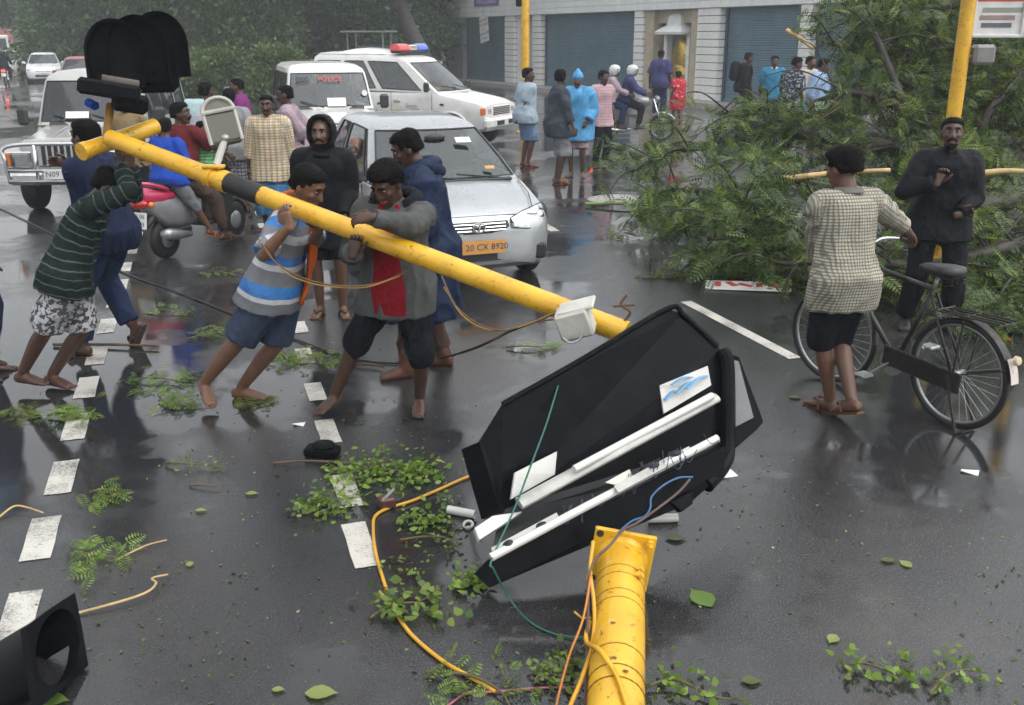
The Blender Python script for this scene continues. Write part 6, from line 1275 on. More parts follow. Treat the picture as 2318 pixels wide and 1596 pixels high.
# ================================================================== FALLEN SIGNAL POLE
fp = thing('fallen_signal_pole', (PR.x, PR.y, 0), 0, 'long yellow signal pole with black signal heads at its raised end, carried by men', 'signal pole'); FO6 = Vector((PR.x, PR.y, 0))
def rel(o, *pts): return [Vector(p)-o for p in pts]
def fpt(mb, name, m, sm=True, parent=fp, ang=45):
    mb.v = [(x-FO6.x, y-FO6.y, z) for x, y, z in mb.v]; return mb.build(name, m, parent, sm, ang)
fpt(MB().tube([PL-PAX*.05, PL+(PR-PL)*.5, PR], [PRAD*.92, PRAD, PRAD*1.06], 20), 'shaft', M_YEL)
b0, b1 = on_pole(508), on_pole(592)
fpt(MB().tube([b0, b1], PRAD+.003, 20), 'black_band', mat('black_tape', (.010, .010, .011), .5, var=.4, vscale=12))
for u in (470, 502): fpt(MB().tube([on_pole(u), on_pole(u)+PAX*.05], PRAD+.008, 20), 'clamp', M_YEL)
fpt(MB().box(on_pole(487)+Vector((0, -.01, PRAD+.012)), (.13, .06, .02), None, .004), 'clamp_plate', M_YEL)
# tee bracket at the raised end
t0, t1 = AX(186, 343, 6.22), AX(352, 286, 6.66); td = (t1-t0).normalized()
tee = fpt(MB().tube([t0, t1], .052, 20), 'tee_bracket', M_YEL)
fpt(MB().tube([t0-td*.004, t0+td*.03], .040, 16), 'pipe_mouth', mat('rust', (.10, .035, .015), .8), parent=tee)
fpt(MB().tube([t0-td*.01, t0+td*.04], .056, 20), 'end_collar', M_YEL, parent=tee)
sp0, sp1 = AX(240, 318, 6.32), AX(250, 235, 6.34); fpt(MB().tube([sp0, sp1], .026, 12), 'spigot', mat('rusty_yellow', (.30, .15, .02), .5), parent=tee)
# signal head: three hoods one behind the other on a common housing
ax_, ay_ = Vector((.93, .30, .02)).normalized(), Vector((-.03, .05, 1)).normalized(); az_ = ax_.cross(ay_); az_ = az_ if az_.y > 0 else -az_
hs0 = AX(268, 190, 6.30)
sh_ = fpt(MB().box(hs0+ax_*.22+az_*.40+ay_*.12, (.30, .22, .36), np.array(Matrix((ax_, az_, ay_)).transposed()), .05), 'signal_head', M_BLACK, True, ang=30)
for k in range(3):
    c = hs0+ax_*(.135*k)+ay_*(.028*k)+az_*(.10*k); w_, h_ = .178, .395
    arch = [(w_*math.cos(a), h_-w_*1.15+w_*1.15*math.sin(a)) for a in np.linspace(0, PI, 15)]; out = [(w_, -.02)]+arch+[(-w_, -.02)]
    inn = [(x*.93, (y-.1)*.94+.1) for x, y in out]
    m = MB(); L = lambda x, y, z: c+ax_*x+ay_*y+az_*z
    m.rings([[L(x, y, 0) for x, y in inn], [L(x, y, -.01) for x, y in out], [L(x*.98, y, .20) for x, y in out], [L(x*.9, y, .21) for x, y in inn]], False, False)
    h = fpt(m, 'hood', M_BLACK, True, sh_, 40)
    q = MB(); q.poly([L(x*.95, y*.97, .13) for x, y in out]); fpt(q, 'hood_back', M_BLACK, False, sh_)
br = MB(); Mb = np.array(Matrix((ax_, az_, ay_)).transposed())@rot3(0, 12); br.box(hs0+ax_*(-.05)-ay_*.035-az_*.06, (.36, .30, .10), Mb, .02); br.box(hs0+ax_*.06-ay_*.12, (.22, .26, .12), Mb, .03)
fpt(br, 'mounting_shoe', M_BLACK, True, sh_, 35)
fpt(MB().box(hs0+ax_*.02+ay_*.012-az_*.10, (.22, .012, .05), Mb, .004), 'lens_edge', mat('grey_brown_plastic', (.10, .085, .075), .5), True, sh_)
fpt(MB().tube([AX(200, 232, 6.34), AX(216, 240, 6.3)], .028, 12), 'blue_cable_joint', C['royal'], True, sh_)
# lamp housing on a white stem
ls0, ls1 = AX(491, 372, 5.98), AX(509, 312, 5.97); lh = fpt(MB().tube([ls0, ls1], .022, 12), 'lamp_stem', mat('off_white_paint', (.55, .55, .52), .4), True)
la, lb_ = AX(514, 322, 5.97), AX(487, 228, 5.95); lu = (lb_-la).normalized(); lr = Vector((.92, .35, .12)); lr = (lr-lu*lr.dot(lu)).normalized(); ln_ = lr.cross(lu); ln_ = ln_ if ln_.y < 0 else -ln_
M_HOUS = mat('olive_grey_paint', (.15, .145, .115), .45, var=.25, vscale=8); M_RIMP = mat('pale_grey_rim', (.42, .41, .37), .4, var=.2)
def LH(x, y, z): return la+lr*x+lu*y+ln_*z
arch = [(.09, 0), (.09, .19)]+[(.09*math.cos(a), .19+.08*math.sin(a)) for a in np.linspace(.2, PI-.2, 9)]+[(-.09, .19), (-.09, 0)]
m = MB(); m.rings([[LH(x*.8, y, -.10) for x, y in arch], [LH(x, y, -.09) for x, y in arch], [LH(x, y, .0) for x, y in arch]]); hb = fpt(m, 'lamp_housing', M_HOUS, True, fp, 40)
fpt(MB().tube([LH(x*1.02, y, .005) for x, y in arch], .012, 8), 'housing_rim', M_RIMP, True, hb); fpt(MB().tube([LH(-.10, .19, .012), LH(.10, .19, .012)], .013, 8), 'cross_rim', M_RIMP, True, hb)
m = MB(); m.rings([[LH(x, y, .006) for x, y in ((-.092, .005), (.092, .005), (.092, .175), (-.092, .175))], [LH(x, y, .012) for x, y in ((-.085, .012), (.085, .012), (.085, .168), (-.085, .168))]]); fpt(m, 'front_plate', mat('dull_olive_plate', (.11, .11, .085), .5), False, hb)
fpt(MB().ell(ls1, (.032, .032, .026)), 'knuckle', M_STEEL, True, lh)
# junction box strapped near the low end
jb = AX(1302, 728, 5.02); Mj = rot3(12, -18, -14)
j_ = fpt(MB().box(jb, (.175, .12, .15), Mj, .012), 'junction_box', mat('aged_white_box', (.50, .49, .45), .45, var=.2, dirt=(.3, .27, .2, .5)), True, fp, 35)
fpt(MB().box(jb+Vector((.005, 0, .08)), (.19, .13, .02), Mj, .006), 'box_lid', mat('aged_white_box', (.5, .49, .45), .45), True, j_)
fpt(MB().tube(curve([AX(1275, 765, 4.95), AX(1290, 776, 4.95), AX(1310, 770, 4.95), AX(1318, 755, 4.95)], 4), .006, 6), 'wire_bail', M_STEEL, True, j_)
q = MB(); hk0 = on_pole(1412)+Vector((0, 0, PRAD)); q.tube(curve([hk0, hk0+Vector((.03, 0, .05)), hk0+Vector((-.02, 0, .09)), hk0+Vector((.01, 0, .14))], 5), .008, 6); q.tube([hk0+Vector((-.06, 0, .08)), hk0+Vector((.05, 0, .09))], .008, 6); fpt(q, 'tie_wire', mat('rusty_wire', (.12, .07, .04), .7))
for nm, pts, r_, m in (('hanging_wire', [(585, 540, 5.7), (620, 590, 5.55), (660, 618, 5.5), (720, 640, 5.45), (790, 648, 5.4), (860, 640, 5.5), (930, 610, 5.6)], .005, mat('brown_wire', (.12, .06, .02), .5)), ('hanging_wire', [(588, 545, 5.68), (640, 612, 5.5), (700, 640, 5.44), (760, 650, 5.4), (830, 650, 5.45), (905, 625, 5.55)], .0035, mat('ochre_wire', (.30, .17, .03), .5)),
                       ('hanging_wire', [(1000, 625, 5.4), (1030, 690, 5.3), (1080, 732, 5.2), (1140, 748, 5.1), (1200, 730, 5.1), (1262, 722, 5.0)], .005, mat('brown_wire', (.12, .06, .02), .5)), ('hanging_wire', [(1005, 650, 5.4), (1045, 712, 5.25), (1100, 745, 5.15), (1170, 742, 5.1), (1262, 705, 5.05), (1290, 690, 5.1)], .004, mat('ochre_wire', (.30, .17, .03), .5)),
                       ('strap_wire', [(1262, 715, 4.98), (1300, 700, 4.98), (1330, 676, 5.15), (1345, 690, 5.2)], .006, M_TRIM)):
    fpt(MB().tube(curve([AX(*p_) for p_ in pts], 6), r_, 6), nm, m)

# ================================================================== BROKEN BLACK LIGHT BOX
LBO = G(1300, 1220); LBO.z = 0
lb = thing('sign_light_box', LBO, 0, 'broken open black sign light box with bare fluorescent tubes lying on the road', 'light box')
def lbp(mb, name, m, sm=False, parent=lb, ang=35):
    mb.v = [(x-LBO.x, y-LBO.y, z-LBO.z) for x, y, z in mb.v]; return mb.build(name, m, parent, sm, ang)
def slab(pts, th):
    P = [V3(AX(*p_)) for p_ in pts]; c = np.mean(P, 0); n = np.zeros(3)
    for i in range(len(P)): n += np.cross(P[i]-c, P[(i+1) % len(P)]-c)
    n = unit(n); n = n if n[1] > 0 else -n; return MB().rings([P, [q+n*th for q in P]])
M_GBLK = mat('gloss_black_sheet', (.004, .005, .007), .32, var=.3, vscale=2.5, bump=.10, bscale=7, spec=.06, dirt=(.012, .017, .018, .5)); M_INNER = mat('dark_inner_sheet', (.008, .009, .011), .5, var=.3, vscale=4)
bpn = lbp(slab([(1134, 1157, 4.52), (1085, 1000, 4.55), (1138, 915, 4.58), (1510, 699, 5.02), (1544, 710, 5.04), (1613, 770, 5.02), (1634, 795, 5.0), (1641, 1000, 4.90)], .02), 'back_panel', M_GBLK)
lbp(slab([(1134, 1155, 4.50), (1641, 998, 4.90), (1640, 1040, 4.66), (1108, 1270, 4.28)], .02), 'floor_panel', M_INNER)
lbp(slab([(1108, 1268, 4.26), (1640, 1010, 4.64), (1640, 1070, 4.62), (1560, 1140, 4.56), (1108, 1330, 4.24), (1076, 1300, 4.26)], .03), 'front_lip', M_GBLK)
lbp(slab([(1085, 1000, 4.54), (1100, 1010, 4.56), (1145, 1160, 4.50), (1132, 1160, 4.47)], .12), 'left_cheek', M_GBLK)
lbp(MB().tube(curve([AX(1634, 795, 4.98), AX(1647, 830, 4.95), AX(1648, 1000, 4.85), AX(1640, 1050, 4.72), AX(1600, 1100, 4.6)], 6), .035, 10), 'right_rim', M_GBLK, True)
lbp(MB().tube(curve([AX(1138, 915, 4.57), AX(1330, 806, 4.79), AX(1510, 699, 5.01), AX(1550, 715, 5.03), AX(1625, 785, 5.0)], 6), .014, 8), 'top_rim', M_GBLK, True)
M_WPL = mat('white_plastic', (.55, .55, .52), .35, var=.1, vscale=6, dirt=(.4, .38, .33, .35)); M_TUBE = mat('fluorescent_tube', (.62, .62, .59), .15, var=.04, coat=.5); M_BAT = mat('batten_enamel', (.42, .42, .395), .3, var=.2, vscale=5, dirt=(.25, .24, .22, .6))
lbp(slab([(1157, 1130, 4.47), (1166, 1070, 4.50), (1261, 1022, 4.62), (1256, 1074, 4.58)], .015), 'reflector_patch', M_WPL)
pt = lbp(slab([(1494, 880, 4.86), (1494, 872, 4.86), (1602, 828, 4.93), (1610, 872, 4.91), (1503, 936, 4.82)], .015), 'emblem_patch', M_WPL)
mm = MB()
for a in ((1505, 905, 1540, 880), (1530, 890, 1575, 862), (1555, 880, 1600, 850), (1520, 872, 1570, 852)): mm.tube(curve([AX(a[0], a[1], 4.83), AX((a[0]+a[2])/2, (a[1]+a[3])/2-6, 4.86), AX(a[2], a[3], 4.92)], 4), .011, 6, flat=.25)
lbp(mm, 'blue_smear', mat('blue_print', (.12, .32, .55), .5), False, pt)
bt1 = lbp(MB().tube([AX(1175, 1140, 4.42), AX(1400, 1018, 4.58), AX(1618, 900, 4.86)], .040, 12, flat=.6), 'batten', M_BAT, True)
lbp(MB().tube([AX(1300, 1062, 4.46), AX(1612, 896, 4.80)], .018, 12), 'fluorescent_tube', M_TUBE, True)
lbp(MB().tube([AX(1111, 1262, 4.22), AX(1330, 1145, 4.38), AX(1624, 992, 4.62)], .019, 12), 'fluorescent_tube', M_TUBE, True)
lbp(slab([(1112, 1240, 4.25), (1260, 1160, 4.36), (1270, 1180, 4.33), (1120, 1262, 4.22)], .02), 'lower_batten', M_BAT)
lbp(slab([(1390, 1100, 4.40), (1500, 1040, 4.52), (1560, 1010, 4.58), (1570, 1024, 4.56), (1400, 1115, 4.38)], .012), 'lower_batten', M_BAT)
lbp(slab([(1075, 1195, 4.34), (1115, 1168, 4.40), (1182, 1158, 4.44), (1150, 1180, 4.40), (1085, 1222, 4.32)], .03), 'broken_end_cap', M_WPL)
lbp(slab([(1370, 1092, 4.42), (1425, 1062, 4.46), (1432, 1078, 4.46), (1405, 1100, 4.42)], .006), 'torn_sheet', mat('torn_paper', (.6, .58, .5), .6))
for u, v, d, w_ in ((1470, 1060, 4.50, .05), (1525, 1030, 4.55, .04), (1225, 1190, 4.32, .03), (1150, 1230, 4.25, .025)): lbp(MB().ell(AX(u, v, d), (w_, .02, w_*.5), rot3(0, -25)), 'lamp_holder', M_INNER, True)
mm = MB()
for k in range(16):
    u0 = random.uniform(1270, 1600); v0 = 1263-(u0-1111)*.528; u1 = u0+random.uniform(-40, 40); mm.tube(curve([AX(u0, v0-25, 4.45), AX((u0+u1)/2, v0+random.uniform(-5, 30), 4.36+(u0-1270)*.0006), AX(u1, v0+random.uniform(-30, 10), 4.5)], 5), .0022, 4)
o = lbp(mm, 'loose_wiring', mat('blue_grey_wire', (.06, .08, .12), .5)); o['kind'] = 'stuff'
sb = lbp(slab([(1640, 800, 5.04), (1673, 808, 5.04), (1728, 955, 4.96), (1712, 974, 4.94), (1664, 1016, 4.88), (1644, 1006, 4.88)], .10), 'side_housing', M_BLACK)
lbp(slab([(1652, 812, 5.01), (1672, 818, 5.01), (1706, 945, 4.93), (1662, 968, 4.90)], .01), 'grey_side_face', mat('grey_side_sheet', (.12, .125, .13), .3), False, sb)
lbp(slab([(1520, 1136, 4.50), (1568, 1112, 4.54), (1568, 1140, 4.53), (1545, 1158, 4.50)], .05), 'black_fin', M_BLACK)
def wire(name, label, pts, r_, m, cat='cable', z=None):
    P = [V3(AX(*p_)) if len(p_) == 3 else V3(G(p_[0], p_[1], r_+.003)) for p_ in pts]; o = Vector((P[0][0], P[0][1], 0))
    mb = MB().tube(curve([q-V3(o) for q in P], 8), r_, 7); x = mb.build(name, m, None, True); x.location = o; return tag(x, label, cat)
M_WG = mat('green_wire', (.015, .12, .09), .4); M_WO = mat('yellow_orange_cable', (.62, .33, .03), .4, var=.2); M_WK = mat('black_cable', (.012, .012, .013), .45); M_WP = mat('pink_wire', (.45, .12, .20), .4); M_WB = mat('blue_wire', (.04, .14, .28), .4)
wire('green_wire', 'thin green wire trailing over the black light box to the yellow mast', [(1274, 835, 4.78), (1240, 950, 4.58), (1205, 1045, 4.45), (1165, 1150, 4.38), (1113, 1268, 4.20), (1118, 1290, 4.19), (1160, 1365), (1200, 1408), (1245, 1432), (1290, 1442), (1335, 1445)], .0045, M_WG)
wire('yellow_cable', 'yellow cable curling along the road left of the light box', [(1102, 1062), (1045, 1085), (985, 1112), (930, 1135), (880, 1150), (850, 1168), (845, 1195), (850, 1250), (870, 1320), (890, 1375), (930, 1435), (1000, 1495), (1060, 1530), (1122, 1566)], .0085, M_WO)
wire('black_cable', 'long black cable lying across the road under the carried pole', [(-20, 462), (100, 520), (270, 612), (400, 660), (540, 716), (680, 772), (800, 812), (900, 822), (990, 812), (1070, 790, 5.55), (1150, 752, 5.35), (1215, 726, 5.15), (1262, 705, 5.05)], .008, M_WK)
wire('pink_wire', 'thin pink wire on the road at the bottom by the mast', [(1010, 1600), (1060, 1568), (1120, 1566), (1180, 1560), (1250, 1556), (1300, 1556)], .004, M_WP)
wire('blue_wire', 'thin blue wire looping off the bottom edge of the light box', [(1568, 1080, 4.52), (1535, 1082, 4.5), (1500, 1100, 4.45), (1475, 1125, 4.42), (1472, 1150, 4.40), (1460, 1168, 4.36), (1430, 1180, 4.25), (1400, 1205, 4.08)], .0045, M_WB)
wire('red_brown_wire', 'brown wire sagging from the light box corner to the flange', [(1562, 1085, 4.50), (1535, 1115, 4.46), (1490, 1150, 4.40), (1440, 1185, 4.22), (1410, 1200, 4.10), (1380, 1235, 3.98), (1352, 1262, 3.95), (1335, 1300, 3.9), (1330, 1420, 3.7), (1325, 1600, 3.4)], .006, mat('brown_wire2', (.10, .06, .05), .5))
wire('yellow_cable', 'thick yellow cable running down the left side of the big mast', [(1343, 1225, 4.0), (1336, 1290, 3.92), (1344, 1360, 3.8), (1345, 1420, 3.7), (1335, 1480, 3.6), (1315, 1540, 3.45), (1290, 1600, 3.3), (1270, 1660, 3.2)], .008, M_WO)
wire('orange_wire', 'thin orange wire hanging left of the big mast to the lower edge', [(1338, 1300, 3.85), (1320, 1400, 3.7), (1290, 1480, 3.6), (1268, 1560, 3.5), (1250, 1640, 3.4)], .0045, mat('orange_wire_skin', (.55, .20, .03), .4))

# ================================================================== BIG YELLOW MAST
FL, FE2 = G(1406, 1268, .17), G(1386, 1800, .15); MO = Vector((FL.x, FL.y, 0)); mdir = (FE2-FL).normalized()
ms = thing('broken_mast', MO, 0, 'thick yellow signal mast with square flange lying towards the camera', 'mast')
def mst(mb, name, m, sm=True, parent=ms, ang=45):
    mb.v = [(x-MO.x, y-MO.y, z) for x, y, z in mb.v]; return mb.build(name, m, parent, sm, ang)
mst(MB().tube([FL-mdir*.0, FL+mdir*.6, FE2], [.100, .100, .096], 28), 'shaft', M_YEL)
side = mdir.cross(Vector((0, 0, 1))).normalized(); upm = side.cross(mdir).normalized()
fx = (side*math.cos(R(8))+upm*math.sin(R(8))); fy = mdir.cross(fx).normalized(); fy = fy if fy.z > 0 else -fy
fx = fx if fx.x > 0 else -fx
Mf = np.array(Matrix((fx, fy, mdir)).transposed())
fl = mst(MB().box(FL-mdir*.012, (.262, .262, .024), Mf, .004), 'flange_plate', M_YEL, True, ms, 30)
for a, b_ in ((-1, 1), (1, 1), (-1, -1), (1, -1)):
    q = FL+fx*a*.108+fy*b_*.108
    if a > 0: mst(MB().tube([q-mdir*.03, q+mdir*.06], .011, 8), 'bolt', M_YEL, True, fl); mst(MB().tube([q+mdir*.012, q+mdir*.032], .02, 6), 'nut', M_YEL, False, fl)
    else: mst(MB().tube([q-mdir*.024, q+mdir*.002], .016, 12), 'bolt_hole', M_TRIM, True, fl)
mst(MB().tube([FL, FL+mdir*.025], [.113, .101], 24), 'weld_bead', M_YEL)
for d in (.20, .26, .38, .44, .74, .86, .93):
    mst(MB().tube([FL+mdir*d, FL+mdir*(d+.004)], .1012, 24), 'steel_strap', mat('rusty_strap', (.20, .10, .03), .5, .4), True)
for d in (.20, .25): mst(MB().tube([FL+mdir*d-side*.085+upm*.075, FL+mdir*(d+.015)-side*.07+upm*.10], .012, 6), 'strap_buckle', M_YEL)
mst(MB().tube(curve([FL+mdir*.52+side*.11+upm*.03, FL+mdir*.66+side*.115+upm*.04, FL+mdir*.80+side*.06+upm*.10, FL+mdir*.95-side*.0+upm*.112, FL+mdir*1.1-side*.04+upm*.105], 6), .009, 8), 'wrapped_cable', M_YEL)
mst(MB().tube([FL+mdir*.48+side*.108+upm*.02, FL+mdir*.50+side*.14+upm*.03, FL+mdir*.49+side*.17+upm*.05], .004, 5), 'tie_wire', M_YEL)
for d, x in ((.62, .02), (.83, .01), (.9, -.03)): mst(MB().ell(FL+mdir*d+side*x+upm*.0985, (.011, .0025, .007), Mf), 'paint_chip', mat('brown_chip', (.16, .07, .02), .6))

# ================================================================== LOOSE SIGNAL HOOD BOTTOM LEFT
HO = G(110, 1560); HO.z = 0
hd = thing('signal_hood', HO, 0, 'loose black signal hood plate with round opening lying at the bottom left', 'signal hood')
T_, Rb, Bm, Lf = AX(174, 1338, 3.98), AX(198, 1507, 3.80), AX(92, 1606, 3.42), AX(56, 1416, 3.60)
pc_ = (T_+Rb+Bm+Lf)/4; ex_ = ((Rb+T_)/2-(Lf+Bm)/2); ey_ = ((T_+Lf)/2-(Rb+Bm)/2); nz_ = ex_.cross(ey_).normalized(); nz_ = nz_ if nz_.x < 0 else -nz_
m = MB(); NN = 32; outer = []; inner = []
for k in range(NN):
    a = 2*PI*k/NN; c, s_ = math.cos(a), math.sin(a); q = max(abs(c), abs(s_)); rr = 1/(q**.93)
    outer.append(pc_+ex_*.5*c*rr+ey_*.5*s_*rr); inner.append(pc_+ex_*.43*c+ey_*.44*s_)
m.rings([[p_+nz_*.03 for p_ in outer], outer, [p_*1 for p_ in inner], [p_+nz_*.05 for p_ in inner]], False)
def hdp(mb, name, mm_, sm=True, ang=40):
    mb.v = [(x-HO.x, y-HO.y, z) for x, y, z in mb.v]; return mb.build(name, mm_, hd, sm, ang)
hdp(m, 'face_plate', M_BLACK)
arc_ = [pc_+ex_*.43*math.cos(a)+ey_*.44*math.sin(a) for a in np.linspace(-.25, PI+.9, 22)]
m = MB(); m.rings([[p_+nz_*.01 for p_ in arc_], [pc_+(p_-pc_)*1.03+nz_*.15 for p_ in arc_], [pc_+(p_-pc_)*1.05+nz_*.34 for p_ in arc_], [pc_+(p_-pc_)*1.10+nz_*.34 for p_ in arc_], [pc_+(p_-pc_)*1.08+nz_*.01 for p_ in arc_]], False, False); hdp(m, 'tunnel', M_BLACK)
hdp(MB().ell(AX(75, 1415, 3.7), .014), 'screw_head', M_STEEL)

# ================================================================== LITTER ON THE ROAD
def litter(name, label, u, v, fn, cat, group=None, rz=0):
    p = G(u, v, 0); t = fn(); t.location = (p.x, p.y, 0); t.rotation_euler = (0, 0, rz); return tag(t, label, cat, group)
def twig(n, L, spread, lsize, m, seed, stem=True, stemm=None):
    def f():
        rg = np.random.default_rng(seed); t = thing('leafy_twig'); pts = curve([(-L*.5, 0, .015), (-L*.15, rg.uniform(-.06, .06), .03), (L*.2, rg.uniform(-.08, .08), .02), (L*.5, rg.uniform(-.1, .1), .015)], 6)
        if stem: MB().tube(pts, np.linspace(.007, .003, len(pts)), 6).build('stem', stemm or mat('green_brown_stem', (.10, .085, .03), .5), t, True)
        P = []; D = []
        for k in range(n):
            q = pts[rg.integers(2, len(pts))]; o = np.array((rg.normal()*spread*.5, rg.normal()*spread, abs(rg.normal())*.010)); P.append(q+o); d = np.array((rg.normal()*.5+.3, rg.normal(), rg.normal()*.10)); D.append(d)
        if seed in (23, 24, 26, 27, 31, 32, 33, 35, 36, 44, 45, 41, 52, 49): mesh_quads('leaves', fronds(np.array(P[::3]), np.array(D[::3]), lsize*16, rg, 8), m, t, 'stuff')
        else: mesh_quads('leaves', leaf_round(np.array(P), np.array(D), lsize, rg), m, t, 'stuff', 8)
        return t
    return f
TW = [(845, 1078, 240, .62, .12, .075, 'broad bright green branch lying beside the centre dash, largest on the road', 7), (735, 1148, 90, .22, .09, .075, 'yellow green leaf tuft beside the centre dashes below the large branch', 12), (948, 1190, 55, .22, .06, .07, 'crushed green leaf clump right of the cable connector', 14), (975, 1235, 36, .3, .09, .055, 'thin scatter of leaf bits left of the light box corner', 15),
      (915, 1385, 60, .30, .10, .085, 'leaf clump with rounded leaves on the yellow cable', 21), (360, 868, 110, .42, .14, .06, 'feathery green spray left of the striped jersey man\'s feet', 23), (400, 918, 80, .3, .07, .055, 'small green spray touching the rear foot of the striped jersey man', 24), (150, 943, 70, .22, .08, .07, 'yellow green leaves on the left lane dash below the floral shorts', 26), (45, 940, 60, .28, .05, .05, 'dark green sprig near the left edge by the bare feet', 27),
      (645, 815, 110, .30, .09, .05, 'grassy green tuft beside the centre dash behind the striped jersey man', 31), (735, 812, 90, .30, .09, .05, 'green tuft between the two barefoot carriers', 32), (465, 765, 60, .30, .08, .05, 'pale green sprig right of the walking jeans', 33), (1205, 790, 70, .40, .05, .05, 'green twig on the wet road right of the raincoat man', 35), (575, 915, 50, .2, .05, .05, 'small sprig at the front foot of the striped jersey man', 36),
      (1075, 1575, 60, .45, .10, .06, 'green leaf heap at the bottom edge left of the mast', 41), (1265, 1535, 70, .2, .06, .06, 'dark green clump just left of the mast at the bottom', 42), (1560, 1560, 35, .35, .08, .07, 'olive leaf clump right of the mast at the bottom edge', 43), (215, 1255, 60, .25, .08, .065, 'yellow green tuft right of the lower left lane dash', 44), (230, 1128, 45, .18, .05, .06, 'small green sprig beside the lane dash above the tuft', 45), (1985, 1525, 40, .30, .06, .07, 'bright leaf spray at the lower right of the road', 46), (1055, 1330, 40, .12, .05, .07, 'pale leaf pair on the road below the light box corner', 47),
      (440, 1060, 45, .35, .06, .04, 'faint scatter of leaf bits on the bare road below the spray', 48), (505, 622, 45, .4, .08, .04, 'leaf scatter behind the scooter on the road', 49), (2170, 1555, 30, .3, .06, .06, 'green spray at the bottom right corner', 50), (1010, 1180-35, 20, .1, .04, .05, 'tiny sprig between the connector and the light box', 51), (380, 710, 50, .4, .1, .045, 'yellowish leaf scatter between the jeans and the cable', 52), (900, 1290, 22, .25, .05, .05, 'leaf bits strung along the yellow cable', 53)]
for u, v, n, L, spd, ls, lab, sd in TW: litter('leafy_twig', lab, u, v, twig(int(n*1.7), L, spd, ls*.52, M_LEAF_B if sd % 3 else leafmat('fresh_leaf', (.05, .11, .02), (.20, .28, .05), dry=(.35, .3, .08)), sd, n > 28), 'twig', 'green storm debris on the road', R((sd*53) % 70-35))
def bigleaf(sz, m):
    def f():
        q = MB(); L = [(-.5, 0), (-.42, .12), (-.25, .30), (0, .36), (.22, .26), (.42, .08), (.55, 0)]; rs = []
        for x, y in L: rs.append([(x*sz, -y*sz, .01+.12*sz*y), (x*sz, 0, .004+.03*sz), (x*sz, y*sz, .008+.10*sz*y)])
        q.rings(rs, False, False); o = q.build('fallen_leaf', m, None, True); return o
    return f
M_BL = [leafmat('heart_leaf', (.10, .17, .04), (.16, .26, .06)), leafmat('lime_leaf', (.22, .30, .08), (.30, .36, .12)), leafmat('dull_leaf', (.09, .12, .04), (.14, .16, .06)), leafmat('orange_leaf', (.42, .12, .02), (.5, .18, .03))]
for u, v, sz, k, lab in ((1588, 1358, .15, 0, 'single heart shaped green leaf right of the mast'), (726, 1573, .12, 1, 'pale yellow green leaf at the bottom edge centre left'), (570, 1120, .07, 1, 'small round lime leaf on the left half of the wet road'), (1530, 1221, .10, 2, 'dull green leaf right of the flange'), (1885, 1450, .07, 1, 'curled yellowish leaf on the right half of the road'), (2278, 770, .10, 3, 'orange red leaf by the fallen tree at the right edge'), (1800, 902, .09, 2, 'dull leaf beside the bicycle front wheel'), (630, 1565, .05, 1, 'tiny lime leaf near the bottom edge'), (455, 1158, .06, 1, 'small pale leaf left of centre'), (1550, 1110, .08, 0, 'green leaf under the light box lip'), (2010, 1272, .07, 2, 'narrow leaf on the road below the bicycle rider'), (2050, 1280, .07, 1, 'pale narrow leaf right of the narrow leaf'), (430, 1280, .05, 1, 'tiny pale leaf below the twig'), (1700, 1545, .08, 2, 'dull leaf at the lower right of the mast'), (118, 1590, .12, 0, 'green leaf beneath the loose signal hood')):
    litter('fallen_leaf', lab, u, v, bigleaf(sz, M_BL[k]), 'leaf', 'single leaves on the road', (u*v) % 6)
def stick(pts, r_, m):
    def f():
        q = MB().tube(curve([(x, y, r_+.002+z) for x, y, z in pts], 6), np.linspace(r_, r_*.6, (len(pts)-1)*6+1), 8); return q.build('broken_stick', m, None, True)
    return f
M_PALE = mat('peeled_wood', (.52, .36, .16), .5, var=.3, vscale=12); M_STK = mat('brown_stick', (.12, .075, .04), .6, var=.4, vscale=12)
litter('broken_stick', 'peeled yellow stick curving on the road at the lower left', 275, 1365, stick([(-.20, -.08, 0), (0, -.02, .01), (.10, .03, .015), (.13, .09, .02), (.11, .12, .03), (.17, .16, .02)], .0065, M_PALE), 'stick', None, R(10))
litter('broken_stick', 'short forked brown stick above the peeled stick', 320, 1250, stick([(-.11, -.04, 0), (-.02, 0, .01), (.04, .03, .01), (.12, .04, .01)], .005, M_PALE), 'stick', None, R(25))
litter('broken_stick', 'straight brown stick across the lane under the walking jeans', 240, 787, stick([(-.42, 0, 0), (-.1, .01, .005), (.2, 0, .01), (.42, -.01, .01)], .014, M_STK), 'stick', None, R(-4))
litter('broken_stick', 'bent brown stick beside the grey hoodie man', 822, 833, stick([(-.15, 0, 0), (0, .02, .01), (.12, 0, .01), (.16, -.03, .01)], .011, M_STK), 'stick', None, R(-10))
litter('broken_stick', 'orange peeled twig at the left edge of the road', 45, 1168, stick([(-.09, -.03, 0), (-.05, .05, .02), (.02, .04, .02), (.12, .0, .01)], .006, M_PALE), 'stick')
litter('broken_stick', 'long dark stem lying left of the large green branch', 690, 1052, stick([(-.18, 0, 0), (0, .01, .01), (.3, -.02, .01), (.5, -.05, .02)], .007, M_STK), 'stick')
litter('broken_stick', 'thin dark twig on the bare road left of centre', 460, 1105, stick([(-.08, .02, 0), (0, 0, .01), (.10, -.02, .01)], .006, M_STK), 'stick')
def gadget():
    t = thing('signal_fitting'); MB().box((0, 0, .03), (.20, .10, .055), None, .012).build('casing', M_BLACK, t); MB().lathe([(.065, 0), (.06, .02), (.03, .025)], 16, o=(.01, .0, .058)).build('round_cap', M_BLACK, t, True); return t
litter('signal_fitting', 'small black plastic signal fitting lying above the large green branch', 730, 1032, gadget, 'fitting', None, R(-8))
